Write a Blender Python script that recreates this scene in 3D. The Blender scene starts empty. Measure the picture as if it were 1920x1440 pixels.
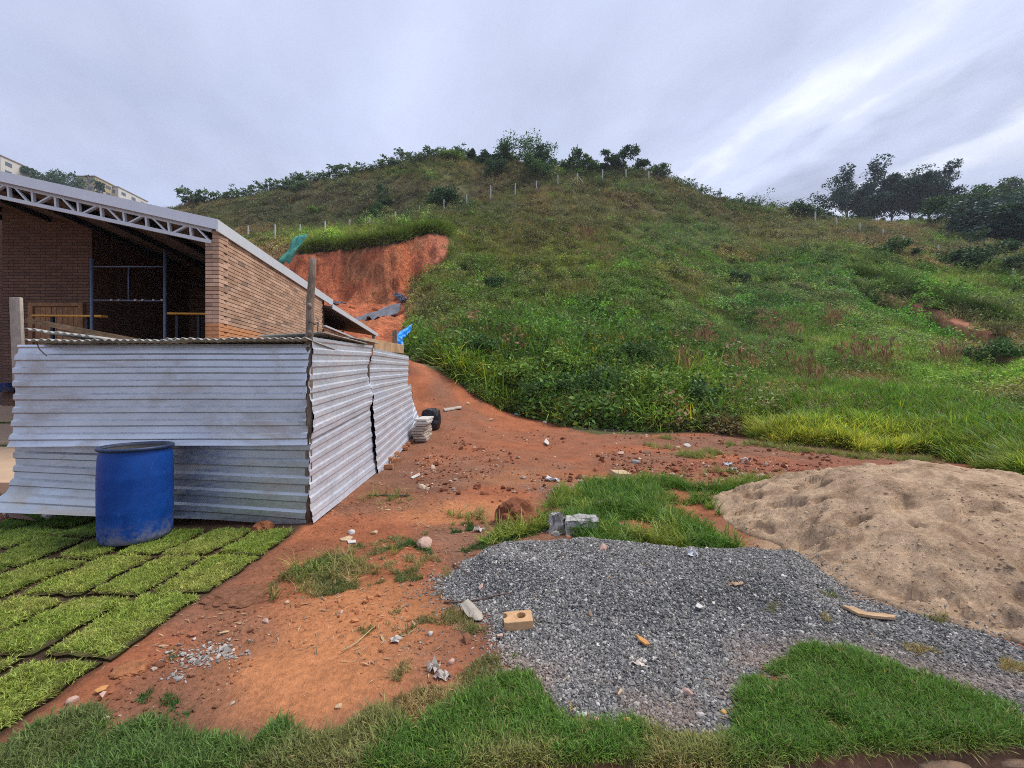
import bpy, bmesh, math, random
import numpy as np
from mathutils import Vector, Matrix, Euler

random.seed(7)
RNG = np.random.default_rng(11)
S = bpy.context.scene
COL = S.collection
R = math.radians

# ------------------------------------------------------------------ camera
EYE = 1.52
F = 800.0 / 1920.0 * 36.0            # 15 mm on a 36 mm sensor
cam_d = bpy.data.cameras.new('camera')
cam_d.sensor_width = 36.0
cam_d.lens = F
cam_d.clip_start = 0.05
cam_d.clip_end = 2000
cam = bpy.data.objects.new('camera', cam_d)
cam.location = (0, 0, EYE)
cam.rotation_euler = (R(90), 0, 0)
COL.objects.link(cam)
S.camera = cam

# ------------------------------------------------------------------ view
S.view_settings.view_transform = 'Standard'
S.view_settings.look = 'None'
S.view_settings.gamma = 1
S.view_settings.use_curve_mapping = False
S.view_settings.exposure = 1.22
S.cycles.max_bounces = 6
S.cycles.diffuse_bounces = 3
S.cycles.glossy_bounces = 3
S.cycles.transmission_bounces = 3
S.cycles.transparent_max_bounces = 6
S.cycles.filter_width = 1.0
S.cycles.use_denoising = False
try:
    S.cycles.denoiser = 'OPENIMAGEDENOISE'
except Exception:
    pass

# ------------------------------------------------------------------ sky
SUN_ELEV, SUN_AZ = R(60), R(82)      # high, to the right, behind cloud
world = bpy.data.worlds.new('World')
S.world = world
world.use_nodes = True
wn, wl = world.node_tree.nodes, world.node_tree.links
wn.clear()


def WN(t, **kw):
    n = wn.new(t)
    for k, v in kw.items():
        setattr(n, k, v)
    return n


def wmath(op, a, b=None):
    n = WN('ShaderNodeMath', operation=op)
    for i, v in enumerate((a, b)):
        if v is None:
            continue
        if isinstance(v, (int, float)):
            n.inputs[i].default_value = v
        else:
            wl.new(v, n.inputs[i])
    return n.outputs[0]


w_out = WN('ShaderNodeOutputWorld')
tc = WN('ShaderNodeTexCoord')
sep = WN('ShaderNodeSeparateXYZ')
wl.new(tc.outputs['Generated'], sep.inputs[0])
zc = wmath('ADD', wmath('ABSOLUTE', sep.outputs['Z']), 0.15)
px_ = wmath('DIVIDE', sep.outputs['X'], zc)
py_ = wmath('DIVIDE', sep.outputs['Y'], zc)
along = wmath('SUBTRACT', wmath('MULTIPLY', px_, 0.34), wmath('MULTIPLY', py_, 0.94))
cross = wmath('ADD', wmath('MULTIPLY', px_, 0.94), wmath('MULTIPLY', py_, 0.34))
cmb = WN('ShaderNodeCombineXYZ')
wl.new(wmath('MULTIPLY', along, 0.55), cmb.inputs[0])
wl.new(wmath('MULTIPLY', cross, 1.5), cmb.inputs[1])
nz1 = WN('ShaderNodeTexNoise')
nz1.inputs['Scale'].default_value = 1.5
nz1.inputs['Detail'].default_value = 6
nz1.inputs['Roughness'].default_value = 0.52
wl.new(cmb.outputs[0], nz1.inputs['Vector'])
nz2 = WN('ShaderNodeTexNoise')
nz2.inputs['Scale'].default_value = 4.2
nz2.inputs['Detail'].default_value = 7
nz2.inputs['Roughness'].default_value = 0.5
nz2.inputs['Distortion'].default_value = 0.35
cmb2 = WN('ShaderNodeCombineXYZ')
wl.new(wmath('MULTIPLY', along, 0.8), cmb2.inputs[0])
wl.new(wmath('MULTIPLY', cross, 1.15), cmb2.inputs[1])
cmb2.inputs[2].default_value = 4.3
wl.new(cmb2.outputs[0], nz2.inputs['Vector'])
q = wmath('ADD', cross, wmath('MULTIPLY', wmath('SUBTRACT', nz1.outputs['Fac'], 0.5), 0.80))
q = wmath('ADD', q, wmath('MULTIPLY', wmath('SUBTRACT', nz2.outputs['Fac'], 0.5), 0.46))
qn = wmath('DIVIDE', wmath('ADD', q, 0.5), 3.5)      # 0..1 for q -0.5 .. 3
ramp = WN('ShaderNodeValToRGB')
ramp.color_ramp.interpolation = 'EASE'
els = [(-0.5, (.45, .52, .76)), (0.45, (.48, .55, .77)), (0.70, (.51, .57, .78)), (0.92, (.41, .455, .64)), (1.04, (.52, .57, .76)),
       (1.15, (.72, .76, .88)), (1.26, (.54, .59, .77)), (1.40, (.34, .375, .53)), (1.58, (.39, .425, .59)),
       (1.74, (.70, .74, .87)), (1.95, (.52, .57, .76)), (3.0, (.48, .55, .77))]
cr = ramp.color_ramp
while len(cr.elements) < len(els):
    cr.elements.new(0.5)
for e, (p, c) in zip(cr.elements, els):
    e.position = (p + 0.5) / 3.5
for e, (p, c) in zip(cr.elements, els):
    e.color = (*c, 1)
wl.new(qn, ramp.inputs[0])
# soft mottling on top
nz3 = WN('ShaderNodeTexNoise')
nz3.inputs['Scale'].default_value = 1.1
nz3.inputs['Detail'].default_value = 8
nz3.inputs['Roughness'].default_value = 0.55
wl.new(cmb2.outputs[0], nz3.inputs['Vector'])
mot = WN('ShaderNodeMapRange')
mot.inputs['From Min'].default_value = 0.3
mot.inputs['From Max'].default_value = 0.7
mot.inputs['To Min'].default_value = 0.77
mot.inputs['To Max'].default_value = 1.13
wl.new(nz3.outputs['Fac'], mot.inputs['Value'])
nz4 = WN('ShaderNodeTexNoise')
nz4.inputs['Scale'].default_value = 2.3
nz4.inputs['Detail'].default_value = 5
nz4.inputs['Roughness'].default_value = 0.55
cmb3 = WN('ShaderNodeCombineXYZ')
wl.new(px_, cmb3.inputs[0])
wl.new(py_, cmb3.inputs[1])
cmb3.inputs[2].default_value = 1.7
wl.new(cmb3.outputs[0], nz4.inputs['Vector'])
pat = WN('ShaderNodeMapRange')
pat.inputs['From Min'].default_value = 0.40
pat.inputs['From Max'].default_value = 0.60
pat.inputs['To Min'].default_value = 0.12
pat.inputs['To Max'].default_value = 1.0
wl.new(nz4.outputs['Fac'], pat.inputs['Value'])
cmix = WN('ShaderNodeMix', data_type='RGBA')
wl.new(pat.outputs[0], cmix.inputs[0])
cmix.inputs[6].default_value = (.485, .545, .755, 1)
wl.new(ramp.outputs['Color'], cmix.inputs[7])
hsv = WN('ShaderNodeHueSaturation')
hsv.inputs['Saturation'].default_value = 0.86
wl.new(cmix.outputs[2], hsv.inputs['Color'])
mul = WN('ShaderNodeVectorMath', operation='SCALE')
wl.new(hsv.outputs[0], mul.inputs[0])
wl.new(mot.outputs[0], mul.inputs['Scale'])
bg_cloud = WN('ShaderNodeBackground')
bg_cloud.inputs['Strength'].default_value = 0.585
wl.new(mul.outputs[0], bg_cloud.inputs['Color'])
sky = WN('ShaderNodeTexSky', sky_type='NISHITA')
sky.sun_disc = False
sky.sun_elevation = SUN_ELEV
sky.sun_rotation = SUN_AZ
bg_sky = WN('ShaderNodeBackground')
bg_sky.inputs['Strength'].default_value = 0.06
wl.new(sky.outputs[0], bg_sky.inputs['Color'])
mixw = WN('ShaderNodeMixShader')
mixw.inputs[0].default_value = 0.9
wl.new(bg_sky.outputs[0], mixw.inputs[1])
wl.new(bg_cloud.outputs[0], mixw.inputs[2])
wl.new(mixw.outputs[0], w_out.inputs['Surface'])

# ------------------------------------------------------------------ sun
sun_d = bpy.data.lights.new('sun', 'SUN')
sun_d.energy = 1.5
sun_d.angle = R(22)
sun_d.color = (1.0, 0.95, 0.86)
sun = bpy.data.objects.new('sun', sun_d)
sdir = Vector((math.sin(SUN_AZ) * math.cos(SUN_ELEV), math.cos(SUN_AZ) * math.cos(SUN_ELEV), math.sin(SUN_ELEV)))
sun.rotation_euler = sdir.to_track_quat('Z', 'Y').to_euler()
sun.location = sdir * 60
COL.objects.link(sun)


# ------------------------------------------------------------------ numeric helpers
def hash2(ix, iy, seed):
    h = (ix.astype(np.int64) * 374761393 + iy.astype(np.int64) * 668265263 + seed * 974634777) & 0x7fffffff
    h = ((h ^ (h >> 13)) * 1274126177) & 0x7fffffff
    h = (h ^ (h >> 16)) & 0xffff
    return h / 65535.0


def vnoise(x, y, seed=0):
    x = np.asarray(x, float)
    y = np.asarray(y, float)
    ix, iy = np.floor(x), np.floor(y)
    fx, fy = x - ix, y - iy
    fx = fx * fx * (3 - 2 * fx)
    fy = fy * fy * (3 - 2 * fy)
    a = hash2(ix, iy, seed)
    b = hash2(ix + 1, iy, seed)
    c = hash2(ix, iy + 1, seed)
    d = hash2(ix + 1, iy + 1, seed)
    return (a * (1 - fx) + b * fx) * (1 - fy) + (c * (1 - fx) + d * fx) * fy


def fbm(x, y, seed=0, octv=4, gain=0.5):
    """0..1, mean near 0.5"""
    t = 0
    a = 1.0
    n = 0
    for k in range(octv):
        t = t + a * vnoise(x * 2 ** k + 17.3 * k, y * 2 ** k - 9.1 * k, seed + k)
        n += a
        a *= gain
    return t / n


def sstep(a, b, x):
    t = np.clip((x - a) / (b - a), 0, 1)
    return t * t * (3 - 2 * t)


def pchip(xs, ys, x):
    """monotone cubic; ys (n,) or (n,m); x (k,) -> (k,) or (k,m)"""
    xs = np.asarray(xs, float)
    ys = np.asarray(ys, float)
    one = ys.ndim == 1
    if one:
        ys = ys[:, None]
    h = np.diff(xs)[:, None]
    d = np.diff(ys, axis=0) / h
    m = np.zeros_like(ys)
    m[0], m[-1] = d[0], d[-1]
    if len(xs) > 2:
        w1 = 2 * h[1:] + h[:-1]
        w2 = h[1:] + 2 * h[:-1]
        same = d[:-1] * d[1:] > 0
        with np.errstate(divide='ignore', invalid='ignore'):
            hm = (w1 + w2) / (w1 / d[:-1] + w2 / d[1:])
        m[1:-1] = np.where(same, np.nan_to_num(hm), 0)
    x = np.clip(np.asarray(x, float), xs[0], xs[-1])
    i = np.clip(np.searchsorted(xs, x, side='right') - 1, 0, len(xs) - 2)
    hh = h[i]
    t = ((x - xs[i])[:, None]) / hh
    t2, t3 = t * t, t * t * t
    r = (2 * t3 - 3 * t2 + 1) * ys[i] + (t3 - 2 * t2 + t) * hh * m[i] + (-2 * t3 + 3 * t2) * ys[i + 1] + (t3 - t2) * hh * m[i + 1]
    return r[:, 0] if one else r


def W(px, py, Y):
    """the point at depth Y that the photo shows at pixel (px, py)"""
    return Vector(((px - 960) / 800 * Y, Y, EYE - (py - 720) / 800 * Y))


def G(px, py, z=0.0):
    """the point of the level z that the photo shows at pixel (px, py)"""
    Y = 800 * (EYE - z) / (py - 720)
    return ((px - 960) / 800 * Y, Y)


def inpoly(x, y, poly):
    x = np.asarray(x, float)
    y = np.asarray(y, float)
    r = np.zeros(x.shape, bool)
    n = len(poly)
    for i in range(n):
        x0, y0 = poly[i]
        x1, y1 = poly[(i + 1) % n]
        if y0 == y1:
            continue
        c = ((y0 > y) != (y1 > y)) & (x < (x1 - x0) * (y - y0) / (y1 - y0) + x0)
        r ^= c
    return r


def polydist(x, y, poly):
    """distance to the outline"""
    best = np.full(np.shape(x), 1e9)
    n = len(poly)
    for i in range(n):
        x0, y0 = poly[i]
        x1, y1 = poly[(i + 1) % n]
        dx, dy = x1 - x0, y1 - y0
        L = dx * dx + dy * dy + 1e-12
        t = np.clip(((x - x0) * dx + (y - y0) * dy) / L, 0, 1)
        best = np.minimum(best, np.hypot(x - x0 - t * dx, y - y0 - t * dy))
    return best


# ------------------------------------------------------------------ scene helpers
def tag(o, label=None, cat=None, group=None, kind=None):
    if label:
        o['label'] = label
    if cat:
        o['category'] = cat
    if group:
        o['group'] = group
    if kind:
        o['kind'] = kind
    return o


def link(o, parent=None):
    COL.objects.link(o)
    if parent is not None:
        o.parent = parent
    return o


def empty(name, loc=(0, 0, 0), rz=0, label=None, cat=None, group=None):
    o = bpy.data.objects.new(name, None)
    o.empty_display_size = 0.2
    o.location = loc
    o.rotation_euler = (0, 0, rz)
    link(o)
    return tag(o, label, cat, group)


def np_mesh(name, verts, faces, mats=(), smooth=True, attrs=None):
    verts = np.asarray(verts, np.float32)
    faces = np.asarray(faces, np.int32)
    me = bpy.data.meshes.new(name)
    nv, nf, k = len(verts), len(faces), (faces.shape[1] if len(faces) else 0)
    me.vertices.add(nv)
    me.vertices.foreach_set('co', verts.ravel())
    if nf:
        me.loops.add(nf * k)
        me.loops.foreach_set('vertex_index', faces.ravel())
        me.polygons.add(nf)
        me.polygons.foreach_set('loop_start', np.arange(0, nf * k, k, dtype=np.int32))
        me.polygons.foreach_set('use_smooth', np.full(nf, smooth, bool))
    for an, (ty, arr) in (attrs or {}).items():
        a = me.attributes.new(an, ty, 'POINT')
        arr = np.asarray(arr, np.float32)
        if ty == 'FLOAT_COLOR':
            if arr.shape[1] == 3:
                arr = np.concatenate([arr, np.ones((len(arr), 1), np.float32)], 1)
            a.data.foreach_set('color', arr.ravel())
        elif ty == 'FLOAT_VECTOR':
            a.data.foreach_set('vector', arr.ravel())
        elif ty == 'INT':
            a.data.foreach_set('value', arr.astype(np.int32).ravel())
        else:
            a.data.foreach_set('value', arr.ravel())
    me.update(calc_edges=True)
    me.validate()
    for m in mats:
        me.materials.append(m)
    return me


def np_obj(name, verts, faces, mat, parent=None, smooth=True, attrs=None):
    me = np_mesh(name, verts, faces, [mat], smooth, attrs)
    return link(bpy.data.objects.new(name, me), parent)


def grid_faces(nu, nv):
    """indices for a (nu x nv) vertex grid stored row by row (u outer)"""
    i = np.arange(nu - 1)[:, None] * nv + np.arange(nv - 1)[None, :]
    i = i.ravel()
    return np.stack([i, i + nv, i + nv + 1, i + 1], 1)


class MB:
    """collects boxes, bars and tubes into one mesh"""

    def __init__(self):
        self.v, self.f = [], []

    def add(self, vs, fs):
        b = len(self.v)
        self.v += [tuple(p) for p in vs]
        self.f += [tuple(i + b for i in f) for f in fs]
        return self

    def hexa(self, p):
        """8 corners: bottom 0-3 ccw, top 4-7"""
        return self.add(p, [(3, 2, 1, 0), (4, 5, 6, 7), (0, 1, 5, 4), (1, 2, 6, 5), (2, 3, 7, 6), (3, 0, 4, 7)])

    def box(self, c, s, rz=0.0, M=None):
        x, y, z = s[0] / 2, s[1] / 2, s[2] / 2
        pts = [Vector(p) for p in ((-x, -y, -z), (x, -y, -z), (x, y, -z), (-x, y, -z), (-x, -y, z), (x, -y, z), (x, y, z), (-x, y, z))]
        m = M if M is not None else Matrix.Rotation(rz, 3, 'Z')
        return self.hexa([m @ p + Vector(c) for p in pts])

    def bar(self, a, b, w, h=None, up=(0, 0, 1)):
        """square bar from a to b"""
        a, b = Vector(a), Vector(b)
        h = h or w
        d = (b - a).normalized()
        up = Vector(up)
        if abs(d.dot(up)) > 0.98:
            up = Vector((0, 1, 0))
        s = d.cross(up).normalized()
        u = s.cross(d).normalized()
        s, u = s * (w / 2), u * (h / 2)
        return self.hexa([a - s - u, a + s - u, b + s - u, b - s - u, a - s + u, a + s + u, b + s + u, b - s + u])

    def tube(self, pts, rads, n=8, cap=True):
        pts = [Vector(p) for p in pts]
        if not hasattr(rads, '__len__'):
            rads = [rads] * len(pts)
        base = len(self.v)
        for i, p in enumerate(pts):
            d = (pts[min(i + 1, len(pts) - 1)] - pts[max(i - 1, 0)]).normalized()
            ref = Vector((0, 0, 1)) if abs(d.z) < 0.9 else Vector((1, 0, 0))
            s = d.cross(ref).normalized()
            u = s.cross(d).normalized()
            for k in range(n):
                a = 2 * math.pi * k / n
                self.v.append(tuple(p + (s * math.cos(a) + u * math.sin(a)) * rads[i]))
        for i in range(len(pts) - 1):
            for k in range(n):
                k2 = (k + 1) % n
                self.f.append((base + i * n + k, base + i * n + k2, base + (i + 1) * n + k2, base + (i + 1) * n + k))
        if cap:
            self.f.append(tuple(base + k for k in range(n))[::-1])
            self.f.append(tuple(base + (len(pts) - 1) * n + k for k in range(n)))
        return self

    def mesh(self, name, mat, smooth=False):
        me = bpy.data.meshes.new(name)
        me.from_pydata(self.v, [], self.f)
        me.materials.append(mat)
        if smooth:
            me.polygons.foreach_set('use_smooth', [True] * len(me.polygons))
        me.update()
        return me

    def build(self, name, mat, parent=None, smooth=False, bevel=0.0):
        o = link(bpy.data.objects.new(name, self.mesh(name, mat, smooth)), parent)
        if bevel:
            b = o.modifiers.new('bevel', 'BEVEL')
            b.width = bevel
            b.segments = 2
            b.limit_method = 'ANGLE'
        return o


# ------------------------------------------------------------------ materials
class NT:
    def __init__(self, name):
        self.m = bpy.data.materials.new(name)
        self.m.use_nodes = True
        self.t = self.m.node_tree
        self.n = self.t.nodes
        self.l = self.t.links
        self.b = self.n['Principled BSDF']
        self.out = self.n['Material Output']

    def node(self, t, **kw):
        n = self.n.new(t)
        for k, v in kw.items():
            setattr(n, k, v)
        return n

    def put(self, v, sock):
        if isinstance(v, (int, float)):
            sock.default_value = v
        elif isinstance(v, tuple):
            sock.default_value = (*v, 1) if len(v) == 3 and sock.type == 'RGBA' else v
        else:
            self.l.new(v, sock)

    def coord(self, which='Object', scale=None):
        c = self.node('ShaderNodeTexCoord').outputs[which]
        if scale is not None:
            mp = self.node('ShaderNodeMapping')
            mp.inputs['Scale'].default_value = scale
            self.l.new(c, mp.inputs['Vector'])
            c = mp.outputs[0]
        return c

    def noise(self, scale, detail=4, rough=0.55, vec=None, dist=0.0):
        n = self.node('ShaderNodeTexNoise')
        n.inputs['Scale'].default_value = scale
        n.inputs['Detail'].default_value = detail
        n.inputs['Roughness'].default_value = rough
        n.inputs['Distortion'].default_value = dist
        self.l.new(vec if vec is not None else self.coord(), n.inputs['Vector'])
        return n.outputs['Fac']

    def rng(self, v, a, b, c, d):
        n = self.node('ShaderNodeMapRange')
        self.put(v, n.inputs['Value'])
        for k, x in zip(('From Min', 'From Max', 'To Min', 'To Max'), (a, b, c, d)):
            n.inputs[k].default_value = x
        return n.outputs[0]

    def mix(self, f, a, b, mode='MIX'):
        n = self.node('ShaderNodeMix', data_type='RGBA', blend_type=mode)
        self.put(f, n.inputs[0])
        self.put(a, n.inputs[6])
        self.put(b, n.inputs[7])
        return n.outputs[2]

    def math(self, op, a, b=0.0):
        n = self.node('ShaderNodeMath', operation=op)
        self.put(a, n.inputs[0])
        self.put(b, n.inputs[1])
        return n.outputs[0]

    def bump(self, h, strength=0.4, dist=0.01):
        n = self.node('ShaderNodeBump')
        n.inputs['Strength'].default_value = strength
        n.inputs['Distance'].default_value = dist
        self.put(h, n.inputs['Height'])
        self.l.new(n.outputs[0], self.b.inputs['Normal'])
        return n

    def set(self, color=None, rough=None, metal=None, spec=None):
        for k, v in (('Base Color', color), ('Roughness', rough), ('Metallic', metal), ('Specular IOR Level', spec)):
            if v is not None:
                self.put(v, self.b.inputs[k])
        return self


def mat_simple(name, color, rough=0.8, metal=0.0, var=0.25, scale=12.0, bump=0.0, bdist=0.005, spec=0.3, stain=None, stain_scale=3.0):
    t = NT(name)
    v = t.rng(t.noise(scale, 6, 0.6), 0.25, 0.75, 1 - var, 1 + var)
    c = t.mix(1.0, color, v, 'MULTIPLY')
    if stain:
        f = t.rng(t.noise(stain_scale, 5, 0.6, dist=0.6), 0.5, 0.68, 0, 0.85)
        c = t.mix(f, c, stain)
    t.set(c, rough, metal, spec)
    if bump:
        t.bump(t.noise(scale * 4, 6, 0.65), bump, bdist)
    return t.m


def mat_leaf(name, instanced=True, rough=0.55, trans=0.28, base=(.06, .1, .02), varamt=0.35):
    """leaf colour = the instance's own tint, varied blade by blade"""
    t = NT(name)
    if instanced:
        a = t.node('ShaderNodeAttribute', attribute_type='INSTANCER', attribute_name='tint')
        col = a.outputs['Color']
    else:
        col = t.node('ShaderNodeRGB').outputs[0]
        col.default_value = (*base, 1)
    bv = t.node('ShaderNodeAttribute', attribute_type='GEOMETRY', attribute_name='bv').outputs['Fac']
    c = t.mix(1.0, col, t.rng(bv, 0, 1, 1 - varamt, 1 + varamt), 'MULTIPLY')
    hs = t.node('ShaderNodeHueSaturation')
    t.l.new(t.rng(t.math('FRACT', t.math('MULTIPLY', bv, 7.31)), 0, 1, 0.475, 0.52), hs.inputs['Hue'])
    t.l.new(c, hs.inputs['Color'])
    c = hs.outputs[0]
    t.set(c, rough, 0.0, 0.25)
    if trans:
        tr = t.node('ShaderNodeBsdfTranslucent')
        t.l.new(t.mix(1.0, c, (1.15, 1.15, .7), 'MULTIPLY'), tr.inputs['Color'])
        ms = t.node('ShaderNodeMixShader')
        ms.inputs[0].default_value = trans
        t.l.new(t.b.outputs[0], ms.inputs[1])
        t.l.new(tr.outputs[0], ms.inputs[2])
        t.l.new(ms.outputs[0], t.out.inputs['Surface'])
    return t.m


def mat_tinted(name, rough=0.85, bump=0.4, scale=60, var=0.35):
    """stones and clods: instance tint with grain"""
    t = NT(name)
    a = t.node('ShaderNodeAttribute', attribute_type='INSTANCER', attribute_name='tint')
    c = t.mix(1.0, a.outputs['Color'], t.rng(t.noise(scale, 4), .3, .7, 1 - var, 1 + var), 'MULTIPLY')
    t.set(c, rough, 0, 0.3)
    if bump:
        t.bump(t.noise(scale * 2, 4), bump, 0.004)
    return t.m


# ------------------------------------------------------------------ scattering with geometry nodes
def make_protos(cname, meshes):
    c = bpy.data.collections.new(cname)
    for i, me in enumerate(meshes):
        o = bpy.data.objects.new('%s_%02d' % (cname, i), me)
        c.objects.link(o)
    return c


def scatter(name, pts, rot, scl, vid, tint, protos, parent=None, kind='stuff'):
    pts = np.asarray(pts, np.float32)
    n = len(pts)
    scl = np.asarray(scl, np.float32)
    if scl.ndim == 1:
        scl = np.repeat(scl[:, None], 3, 1)
    me = np_mesh(name, pts, np.zeros((0, 3), int), [], attrs={
        'rot': ('FLOAT_VECTOR', rot), 'scl': ('FLOAT_VECTOR', scl), 'vid': ('INT', vid), 'tint': ('FLOAT_COLOR', tint)})
    o = link(bpy.data.objects.new(name, me), parent)
    ng = bpy.data.node_groups.new('scatter_' + name, 'GeometryNodeTree')
    ng.interface.new_socket('Geometry', in_out='INPUT', socket_type='NodeSocketGeometry')
    ng.interface.new_socket('Geometry', in_out='OUTPUT', socket_type='NodeSocketGeometry')
    N, L = ng.nodes, ng.links
    gi, go = N.new('NodeGroupInput'), N.new('NodeGroupOutput')
    ci = N.new('GeometryNodeCollectionInfo')
    ci.inputs['Collection'].default_value = protos
    ci.inputs['Separate Children'].default_value = True
    ci.inputs['Reset Children'].default_value = True
    ip = N.new('GeometryNodeInstanceOnPoints')

    def na(ty, nm):
        a = N.new('GeometryNodeInputNamedAttribute')
        a.data_type = ty
        a.inputs['Name'].default_value = nm
        return a.outputs['Attribute']

    L.new(gi.outputs[0], ip.inputs['Points'])
    L.new(ci.outputs[0], ip.inputs['Instance'])
    ip.inputs['Pick Instance'].default_value = True
    L.new(na('INT', 'vid'), ip.inputs['Instance Index'])
    er = N.new('FunctionNodeEulerToRotation')
    L.new(na('FLOAT_VECTOR', 'rot'), er.inputs[0])
    L.new(er.outputs[0], ip.inputs['Rotation'])
    L.new(na('FLOAT_VECTOR', 'scl'), ip.inputs['Scale'])
    L.new(ip.outputs[0], go.inputs[0])
    md = o.modifiers.new('scatter', 'NODES')
    md.node_group = ng
    if kind:
        o['kind'] = kind
    return o


def rand_rot(n, tilt=0.15):
    r = np.zeros((n, 3))
    r[:, 0] = RNG.normal(0, tilt, n)
    r[:, 1] = RNG.normal(0, tilt, n)
    r[:, 2] = RNG.uniform(0, 6.283, n)
    return r


def blade_mesh(name, mat, nbl, rad, h, w, lean, droop, rng, hvar=0.4, segs=3):
    """tuft of bent, tapering blades rooted inside radius rad"""
    V, Fc, B = [], [], []
    for i in range(nbl):
        a = rng.uniform(0, 6.283)
        r = rad * math.sqrt(rng.uniform(0, 1))
        p = np.array([r * math.cos(a), r * math.sin(a), -0.02 * h])
        yaw = rng.uniform(0, 6.283)
        hh = h * (1 + rng.uniform(-hvar, hvar))
        ln = abs(rng.normal(lean, lean * 0.5))
        dr = droop * rng.uniform(0.5, 1.5)
        d = np.array([math.cos(yaw), math.sin(yaw), 0])
        s = np.array([-d[1], d[0], 0])
        ang = ln
        b0 = len(V)
        bv = rng.uniform(0, 1)
        for k in range(segs):
            ww = w * (1 - 0.55 * k / segs) / 2
            V += [p - s * ww, p + s * ww]
            B += [bv, bv]
            st = hh / segs
            p = p + st * (d * math.sin(ang) + np.array([0, 0, 1]) * math.cos(ang))
            ang += dr / segs
        V.append(p)
        B.append(bv)
        for k in range(segs - 1):
            c = b0 + 2 * k
            Fc += [(c, c + 1, c + 3), (c, c + 3, c + 2)]
        c = b0 + 2 * (segs - 1)
        Fc.append((c, c + 1, c + 2))
    return np_mesh(name, np.array(V), np.array(Fc), [mat], True, {'bv': ('FLOAT', np.array(B))})


def leaf_cloud(P, size, rng, aspect=0.5, up=0.4, N=None):
    """diamond leaves folded along the middle at points P -> verts, tris, bv"""
    n = len(P)
    d = rng.normal(0, 1, (n, 3))
    d[:, 2] *= 0.6
    d[:, 2] -= 0.1
    d /= np.linalg.norm(d, axis=1)[:, None] + 1e-9
    nn = rng.normal(0, 1, (n, 3)) + np.array([0, 0, up * 3])
    s = np.cross(d, nn)
    s /= np.linalg.norm(s, axis=1)[:, None] + 1e-9
    sz = (size * rng.uniform(0.6, 1.4, n))[:, None]
    a = P
    b = P + d * sz * 0.5 + s * sz * aspect * 0.5
    c = P + d * sz
    e = P + d * sz * 0.5 - s * sz * aspect * 0.5
    V = np.stack([a, b, c, e], 1).reshape(-1, 3)
    i = np.arange(n)[:, None] * 4
    Fc = np.concatenate([i + np.array([[0, 1, 2]]), i + np.array([[0, 2, 3]])], 0)
    bv = np.repeat(rng.uniform(0, 1, n), 4)
    return V, Fc, bv


def rock_mesh(name, mat, seed, squash=(1, 1, 0.7), rough=0.25, subdiv=2, smooth=False):
    bm = bmesh.new()
    bmesh.ops.create_icosphere(bm, subdivisions=subdiv, radius=0.5)
    rr = np.random.default_rng(seed)
    planes = [(Vector(rr.normal(0, 1, 3)).normalized(), rr.uniform(0.26, 0.42)) for _ in range(9)]
    for v in bm.verts:
        p = v.co.copy()
        for nrm, dd in planes:                      # chip flat facets
            k = p.dot(nrm) - dd
            if k > 0:
                p -= nrm * k * 0.9
        p *= 1 + rough * (rr.uniform(-1, 1)) * 0.25
        v.co = Vector((p.x * squash[0], p.y * squash[1], p.z * squash[2]))
    me = bpy.data.meshes.new(name)
    bm.to_mesh(me)
    bm.free()
    me.materials.append(mat)
    if smooth:
        me.polygons.foreach_set('use_smooth', [True] * len(me.polygons))
    return me

# ================================================================== terrain
def _z(py, Y):
    return EYE - (py - 720) * Y / 800


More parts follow.
